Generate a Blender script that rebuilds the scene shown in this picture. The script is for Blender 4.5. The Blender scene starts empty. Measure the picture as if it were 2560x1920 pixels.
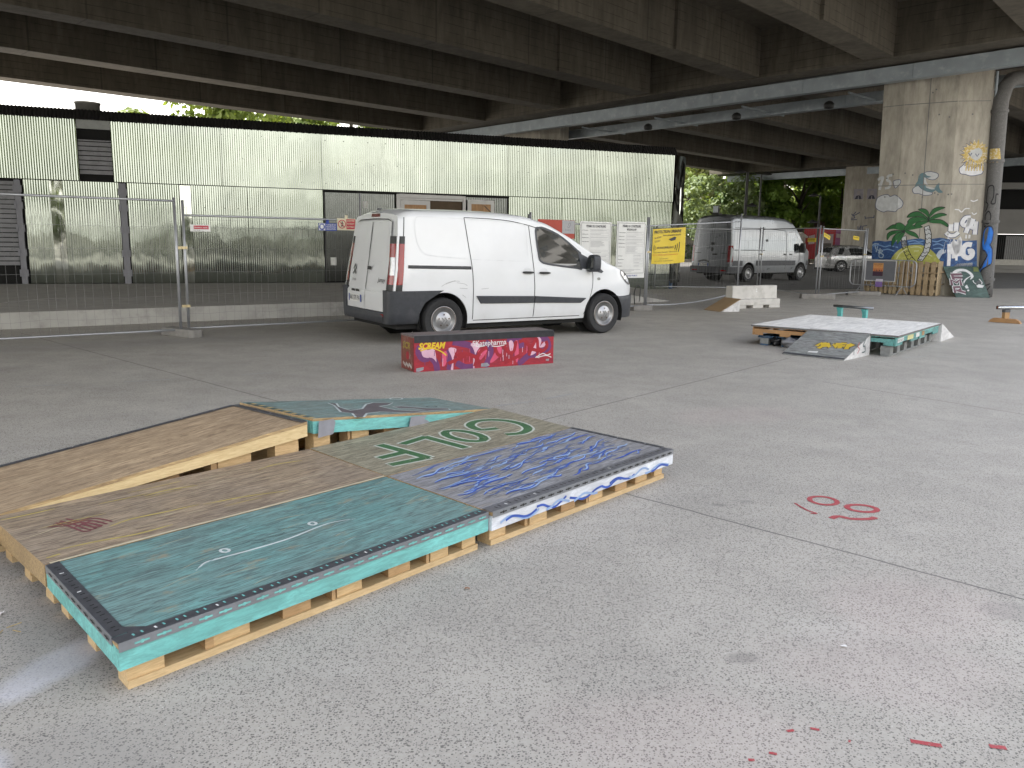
import bpy, bmesh, math, random
from mathutils import Vector, Matrix
R=math.radians; PI=math.pi
C=bpy.context.scene
random.seed(7)
# ------------------------------------------------------------------ camera
cam_d=bpy.data.cameras.new('camera'); cam=bpy.data.objects.new('camera',cam_d); C.collection.objects.link(cam); C.camera=cam
cam_d.sensor_width=36; cam_d.sensor_fit='HORIZONTAL'; cam_d.lens=2045.3/2560*36; cam_d.clip_end=1500; cam_d.clip_start=.05
CP,CR=.17234,.01481
_f=Vector((0,math.cos(CP),-math.sin(CP))); _u=Vector((0,math.sin(CP),math.cos(CP))); _r=Vector((1,0,0))
_r2=_r*math.cos(CR)+_u*math.sin(CR); _u2=-_r*math.sin(CR)+_u*math.cos(CR)
cam.matrix_world=Matrix(((_r2.x,_u2.x,-_f.x,0),(_r2.y,_u2.y,-_f.y,0),(_r2.z,_u2.z,-_f.z,1.4836),(0,0,0,1)))
# ------------------------------------------------------------------ sky, sun, exposure
SUN_EL,SUN_AZ=R(54),R(160)       # direction to the sun, azimuth counted from +x towards +y
W=bpy.data.worlds.new('World'); C.world=W; W.use_nodes=True
nt=W.node_tree; nt.nodes.clear()
def wn(t,**k):
    n=nt.nodes.new(t)
    for a,b in k.items(): setattr(n,a,b)
    return n
wo=wn('ShaderNodeOutputWorld'); bg=wn('ShaderNodeBackground'); bg.inputs[1].default_value=.13
sk=wn('ShaderNodeTexSky',sky_type='NISHITA',sun_disc=False,sun_elevation=SUN_EL,sun_rotation=PI/2-SUN_AZ,air_density=1.0,dust_density=1.2,ozone_density=1.0)
tc=wn('ShaderNodeTexCoord'); mp=wn('ShaderNodeMapping'); mp.inputs['Scale'].default_value=(1.5,1.5,4.0); mp.inputs['Location'].default_value=(.3,1.4,.2)
no=wn('ShaderNodeTexNoise'); no.inputs['Scale'].default_value=1.6; no.inputs['Detail'].default_value=7; no.inputs['Roughness'].default_value=.58
cr=wn('ShaderNodeValToRGB'); cr.color_ramp.elements[0].position=.40; cr.color_ramp.elements[1].position=.60
mx=wn('ShaderNodeMix',data_type='RGBA'); mx.inputs['B'].default_value=(8.4,8.1,7.6,1)
L=nt.links.new
L(tc.outputs['Generated'],mp.inputs[0]); L(mp.outputs[0],no.inputs['Vector']); 
sx=wn('ShaderNodeSeparateXYZ'); L(tc.outputs['Generated'],sx.inputs[0]); mr=wn('ShaderNodeMapRange'); mr.inputs[1].default_value=.05; mr.inputs[2].default_value=.75; mr.inputs[3].default_value=.16; mr.inputs[4].default_value=-.055; L(sx.outputs[2],mr.inputs[0])
ad=wn('ShaderNodeMath',operation='ADD'); L(no.outputs[0],ad.inputs[0]); L(mr.outputs[0],ad.inputs[1]); L(ad.outputs[0],cr.inputs[0]); L(cr.outputs[0],mx.inputs['Factor'])
L(sk.outputs[0],mx.inputs['A']); L(mx.outputs['Result'],bg.inputs[0]); L(bg.outputs[0],wo.inputs[0])
sd=bpy.data.lights.new('sun','SUN'); sd.energy=3.2; sd.angle=R(.5); sd.color=(1,.95,.87)
so=bpy.data.objects.new('sun',sd); C.collection.objects.link(so)
so.rotation_euler=Vector((-math.cos(SUN_EL)*math.cos(SUN_AZ),-math.cos(SUN_EL)*math.sin(SUN_AZ),-math.sin(SUN_EL))).to_track_quat('-Z','Y').to_euler()
C.view_settings.view_transform='Standard'; C.view_settings.look='None'; C.view_settings.gamma=1; C.view_settings.exposure=1.88
C.render.engine='CYCLES'; C.cycles.use_denoising=True; C.cycles.max_bounces=9; C.cycles.diffuse_bounces=5; C.cycles.glossy_bounces=4; C.cycles.transparent_max_bounces=8
C.cycles.sample_clamp_indirect=6
# ------------------------------------------------------------------ materials
MATS={}
def srgb(h):
    h=h.lstrip('#'); c=[int(h[i:i+2],16)/255 for i in (0,2,4)]
    return tuple(x/12.92 if x<=.04045 else ((x+.055)/1.055)**2.4 for x in c)
class NT:
    def __init__(s,name):
        s.m=bpy.data.materials.new(name); s.m.use_nodes=True; s.t=s.m.node_tree; s.b=s.t.nodes['Principled BSDF']; s.tc=None
    def n(s,t,**k):
        x=s.t.nodes.new(t)
        for a,b in k.items(): setattr(x,a,b)
        return x
    def l(s,a,b): s.t.links.new(a,b)
    def co(s,scale=(1,1,1),rot=(0,0,0),loc=(0,0,0)):
        if s.tc is None: s.tc=s.n('ShaderNodeTexCoord')
        m=s.n('ShaderNodeMapping'); m.inputs['Scale'].default_value=scale; m.inputs['Rotation'].default_value=rot; m.inputs['Location'].default_value=loc
        s.l(s.tc.outputs['Object'],m.inputs[0]); return m.outputs[0]
    def noise(s,scale,co=None,detail=4,rough=.55,dist=0):
        x=s.n('ShaderNodeTexNoise'); x.inputs['Scale'].default_value=scale; x.inputs['Detail'].default_value=detail; x.inputs['Roughness'].default_value=rough; x.inputs['Distortion'].default_value=dist
        s.l(co if co is not None else s.co(),x.inputs['Vector']); return x.outputs[0]
    def ramp(s,v,lo,hi,a=0.,b=1.):
        x=s.n('ShaderNodeMapRange'); x.inputs[1].default_value=lo; x.inputs[2].default_value=hi; x.inputs[3].default_value=a; x.inputs[4].default_value=b; s.l(v,x.inputs[0]); return x.outputs[0]
    def mix(s,f,a,b,bt='MIX'):
        x=s.n('ShaderNodeMix',data_type='RGBA',blend_type=bt)
        for k,v in (('Factor',f),('A',a),('B',b)):
            i=x.inputs[k] if k!='Factor' else x.inputs[0]
            if hasattr(v,'is_output') or hasattr(v,'links'): s.l(v,i)
            else: i.default_value=v if not isinstance(v,tuple) else (*v[:3],1)
        return x.outputs['Result']
    def math(s,op,a,b=None,c=None):
        x=s.n('ShaderNodeMath',operation=op)
        for i,v in enumerate((a,b,c)):
            if v is None: continue
            if isinstance(v,(int,float)): x.inputs[i].default_value=v
            else: s.l(v,x.inputs[i])
        return x.outputs[0]
    def set(s,col=None,rough=.6,metal=0,bump=None,bs=.3,bd=.01,**k):
        if col is not None:
            if isinstance(col,tuple): s.b.inputs['Base Color'].default_value=(*col[:3],1)
            else: s.l(col,s.b.inputs['Base Color'])
        if isinstance(rough,(int,float)): s.b.inputs['Roughness'].default_value=rough
        else: s.l(rough,s.b.inputs['Roughness'])
        s.b.inputs['Metallic'].default_value=metal
        if bump is not None:
            x=s.n('ShaderNodeBump'); x.inputs['Strength'].default_value=bs; x.inputs['Distance'].default_value=bd; s.l(bump,x.inputs['Height']); s.l(x.outputs[0],s.b.inputs['Normal'])
        for a,b in k.items(): s.b.inputs[a.replace('_',' ')].default_value=b
        return s.m
def mul(c,k): return tuple(x*k for x in c[:3])
def M(name,col,rough=.6,metal=0,var=.12,scale=6.,bump=0.,stretch=(1,1,1),col2=None,wear=(.55,.7),wscale=None,**k):
    """plain surface with gentle colour variation, optional second colour in worn patches"""
    if name in MATS: return MATS[name]
    if isinstance(col,str): col=srgb(col)
    s=NT(name); co=s.co(stretch)
    n=s.noise(scale,co)
    c=s.mix(s.ramp(n,.3,.7),mul(col,1-var),mul(col,1+var))
    if col2 is not None:
        if isinstance(col2,str): col2=srgb(col2)
        n2=s.noise(wscale or scale*2.3,co,6,.65)
        c=s.mix(s.ramp(n2,wear[0],wear[1]),c,col2)
    MATS[name]=s.set(c,rough,metal,bump=n if bump else None,bs=bump,**k); return MATS[name]
def G(name,g,**k): return M(name,(g,g,g*.98),**k)
# ------------------------------------------------------------------ mesh builder
def frame(o,u,v,n=None):
    o,u,v=Vector(o),Vector(u).normalized(),Vector(v).normalized(); n=u.cross(v).normalized() if n is None else Vector(n)
    return lambda a,b,c=0.: o+u*a+v*b+n*c
XY=lambda a,b,c=0.: Vector((a,b,c))
_tx={}
def text_mesh(s,bold=0.):
    k=(s,bold)
    if k not in _tx:
        cu=bpy.data.curves.new('t','FONT'); cu.body=s; cu.size=1; cu.resolution_u=2; cu.offset=bold
        ob=bpy.data.objects.new('t',cu); me=ob.to_mesh()
        _tx[k]=([tuple(v.co) for v in me.vertices],[tuple(p.vertices) for p in me.polygons]); ob.to_mesh_clear(); bpy.data.objects.remove(ob); bpy.data.curves.remove(cu)
    return _tx[k]
def spline(p,n=5,closed=False):
    if len(p)<3 and not closed: return [Vector(q) for q in p]
    p=[Vector(q) for q in p]; N=len(p); o=[]
    for i in range(N if closed else N-1):
        g=(lambda j:p[j%N]) if closed else (lambda j:p[max(0,min(N-1,j))])
        a,b,c,d=g(i-1),g(i),g(i+1),g(i+2)
        for k in range(n):
            t=k/n; o.append(.5*((2*b)+(c-a)*t+(2*a-5*b+4*c-d)*t*t+(3*b-3*c+d-a)*t**3))
    if not closed: o.append(p[-1])
    return o
class MB:
    def __init__(s,inc=.00003): s.v=[];s.f=[];s.m=[];s.lift=0.;s.inc=inc
    def face(s,pts,mi=0):
        i=len(s.v); s.v+= [tuple(p) for p in pts]; s.f.append(tuple(range(i,i+len(pts)))); s.m.append(mi)
    def hexa(s,b,t,mi=0):
        """b,t: 4 bottom and 4 top corners, counter-clockwise from above"""
        i=len(s.v); s.v+=[tuple(p) for p in b]+[tuple(p) for p in t]
        for f in ((3,2,1,0),(4,5,6,7),(0,1,5,4),(1,2,6,5),(2,3,7,6),(3,0,4,7)): s.f.append(tuple(i+k for k in f)); s.m.append(mi)
        return s
    def box(s,x0,x1,y0,y1,z0,z1,mi=0,T=XY):
        q=[(x0,y0),(x1,y0),(x1,y1),(x0,y1)]
        return s.hexa([T(a,b,z0) for a,b in q],[T(a,b,z1) for a,b in q],mi)
    def prism(s,poly,z0,z1,T=XY,mi=0):
        n=len(poly); i=len(s.v); s.v+=[tuple(T(a,b,z0)) for a,b in poly]+[tuple(T(a,b,z1)) for a,b in poly]
        s.f.append(tuple(range(i+n-1,i-1,-1))); s.m.append(mi); s.f.append(tuple(range(i+n,i+2*n))); s.m.append(mi)
        for k in range(n):
            s.f.append((i+k,i+(k+1)%n,i+n+(k+1)%n,i+n+k)); s.m.append(mi)
        return s
    def tube(s,pts,r,n=8,mi=0,cap=True,closed=False):
        pts=[Vector(p) for p in pts]; N=len(pts); rs=r if isinstance(r,(list,tuple)) else [r]*N
        i0=len(s.v); up=None
        for k,p in enumerate(pts):
            d=(pts[(k+1)%N]-pts[k-1]) if closed else (pts[min(k+1,N-1)]-pts[max(k-1,0)])
            d.normalize()
            if up is None: up=Vector((0,0,1)) if abs(d.z)<.9 else Vector((1,0,0))
            a=d.cross(up).normalized(); b=a.cross(d).normalized(); up=b
            for j in range(n):
                t=2*PI*(j+.5)/n; s.v.append(tuple(p+a*math.cos(t)*rs[k]+b*math.sin(t)*rs[k]))
        for k in range(N if closed else N-1):
            for j in range(n):
                q=i0+k*n; w=i0+((k+1)%N)*n; s.f.append((q+j,w+j,w+(j+1)%n,q+(j+1)%n)); s.m.append(mi)
        if cap and not closed:
            s.f.append(tuple(i0+j for j in range(n))); s.m.append(mi); s.f.append(tuple(i0+(N-1)*n+j for j in range(n-1,-1,-1))); s.m.append(mi)
        return s
    def lathe(s,prof,T,n=24,mi=0):
        """prof: (radius, height) pairs, spun round the frame's third axis"""
        i0=len(s.v)
        for r,h in prof:
            for j in range(n): s.v.append(tuple(T(r*math.cos(2*PI*j/n),r*math.sin(2*PI*j/n),h)))
        for k in range(len(prof)-1):
            for j in range(n):
                q=i0+k*n; w=q+n; s.f.append((q+j,q+(j+1)%n,w+(j+1)%n,w+j)); s.m.append(mi)
        for k in (0,len(prof)-1):
            if prof[k][0]>1e-4: s.f.append(tuple(i0+k*n+j for j in (range(n-1,-1,-1) if k==0 else range(n)))); s.m.append(mi)
        return s
    def poly(s,pts,T=XY,mi=0,off=.003):
        s.lift+=s.inc; s.face([T(p[0],p[1],off+s.lift) for p in pts],mi); return s
    def rib(s,pts,w,T=XY,mi=0,off=.003,sm=True,n=5,taper=False,closed=False):
        """a painted stroke: flat strip of width w along pts"""
        q=spline(pts,n,closed) if sm else [Vector(p) for p in pts]
        q=[Vector((a[0],a[1])) for a in q]
        N=len(q)
        if N<2: return s
        s.lift+=s.inc; i0=len(s.v); h=off+s.lift
        for k in range(N):
            d=(q[(k+1)%N]-q[k-1]) if closed else q[min(k+1,N-1)]-q[max(k-1,0)]
            if d.length<1e-9: d=Vector((1,0))
            d.normalize(); nn=Vector((-d.y,d.x)); ww=w/2
            if taper: ww*=max(.12,math.sin(PI*min(max((k+.4)/N,.02),.98))**.6)
            a=q[k]+nn*ww; b=q[k]-nn*ww; s.v+=[tuple(T(a.x,a.y,h)),tuple(T(b.x,b.y,h))]
        for k in range(N if closed else N-1):
            a=i0+2*k; b=i0+2*((k+1)%N); s.f.append((a+1,b+1,b,a)); s.m.append(mi)
        return s
    def disc(s,x,y,r,T=XY,mi=0,n=14,ry=None,off=.003):
        return s.poly([(x+r*math.cos(2*PI*j/n),y+(ry or r)*math.sin(2*PI*j/n)) for j in range(n)],T,mi,off)
    def text(s,st,x,y,h,T=XY,mi=0,w=None,off=.003,bold=0.,rot=0.,align='l',slant=0.):
        """lettering of cap height h at x,y; w squeezes it to that width"""
        V,F=text_mesh(st,bold); s.lift+=s.inc
        if not V: return s
        x0=min(v[0] for v in V); x1=max(v[0] for v in V); k=h/.70; kx=w/(x1-x0) if w else k
        dx={'l':0,'c':-(x1-x0)*kx/2,'r':-(x1-x0)*kx}[align]; c,sn=math.cos(rot),math.sin(rot); i=len(s.v)
        for a,b,_ in V:
            b*=k; a=(a-x0)*kx+dx+slant*b; s.v.append(tuple(T(x+a*c-b*sn,y+a*sn+b*c,off+s.lift)))
        for f in F: s.f.append(tuple(i+j for j in f)); s.m.append(mi)
        return s
    def build(s,name,mats,parent=None,smooth=False,bevel=0.,label=None,seg=2,weld=False):
        me=bpy.data.meshes.new(name); me.from_pydata(s.v,[],s.f); me.polygons.foreach_set('material_index',s.m)
        for m in (mats if isinstance(mats,(list,tuple)) else [mats]): me.materials.append(m)
        if weld or bevel:
            b=bmesh.new(); b.from_mesh(me); bmesh.ops.remove_doubles(b,verts=b.verts,dist=1e-5); b.to_mesh(me); b.free()
        if smooth: me.polygons.foreach_set('use_smooth',[True]*len(me.polygons))
        me.update(); o=bpy.data.objects.new(name,me); C.collection.objects.link(o)
        if bevel:
            md=o.modifiers.new('bevel','BEVEL'); md.width=bevel; md.segments=seg; md.limit_method='ANGLE'; md.angle_limit=R(40)
        if parent is not None: o.parent=parent
        if label: o['label']=label
        return o
def thing(name,label,cat,loc=(0,0,0),rz=0.,group=None):
    o=bpy.data.objects.new(name,None); o.empty_display_size=.2; C.collection.objects.link(o); o.location=loc; o.rotation_euler=(0,0,rz)
    return tag(o,label,cat,group)
def tag(o,label,cat,group=None,kind=None):
    o['label']=label; o['category']=cat
    if group: o['group']=group
    if kind: o['kind']=kind
    return o
def struct(o): o['kind']='structure'; return o
def dup(root,loc,rz,label):
    def cp(o,par):
        c=o.copy(); C.collection.objects.link(c)
        if par is not None: c.parent=par
        for ch in [x for x in KIDS.get(o.name,[])]: cp(ch,c)
        return c
    global KIDS
    KIDS={}
    for o in C.objects:
        if o.parent: KIDS.setdefault(o.parent.name,[]).append(o)
    r=cp(root,None); r.location=loc; r.rotation_euler=(0,0,rz); r['label']=label; return r
def az(d): return math.atan2(d[1],d[0])

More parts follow.
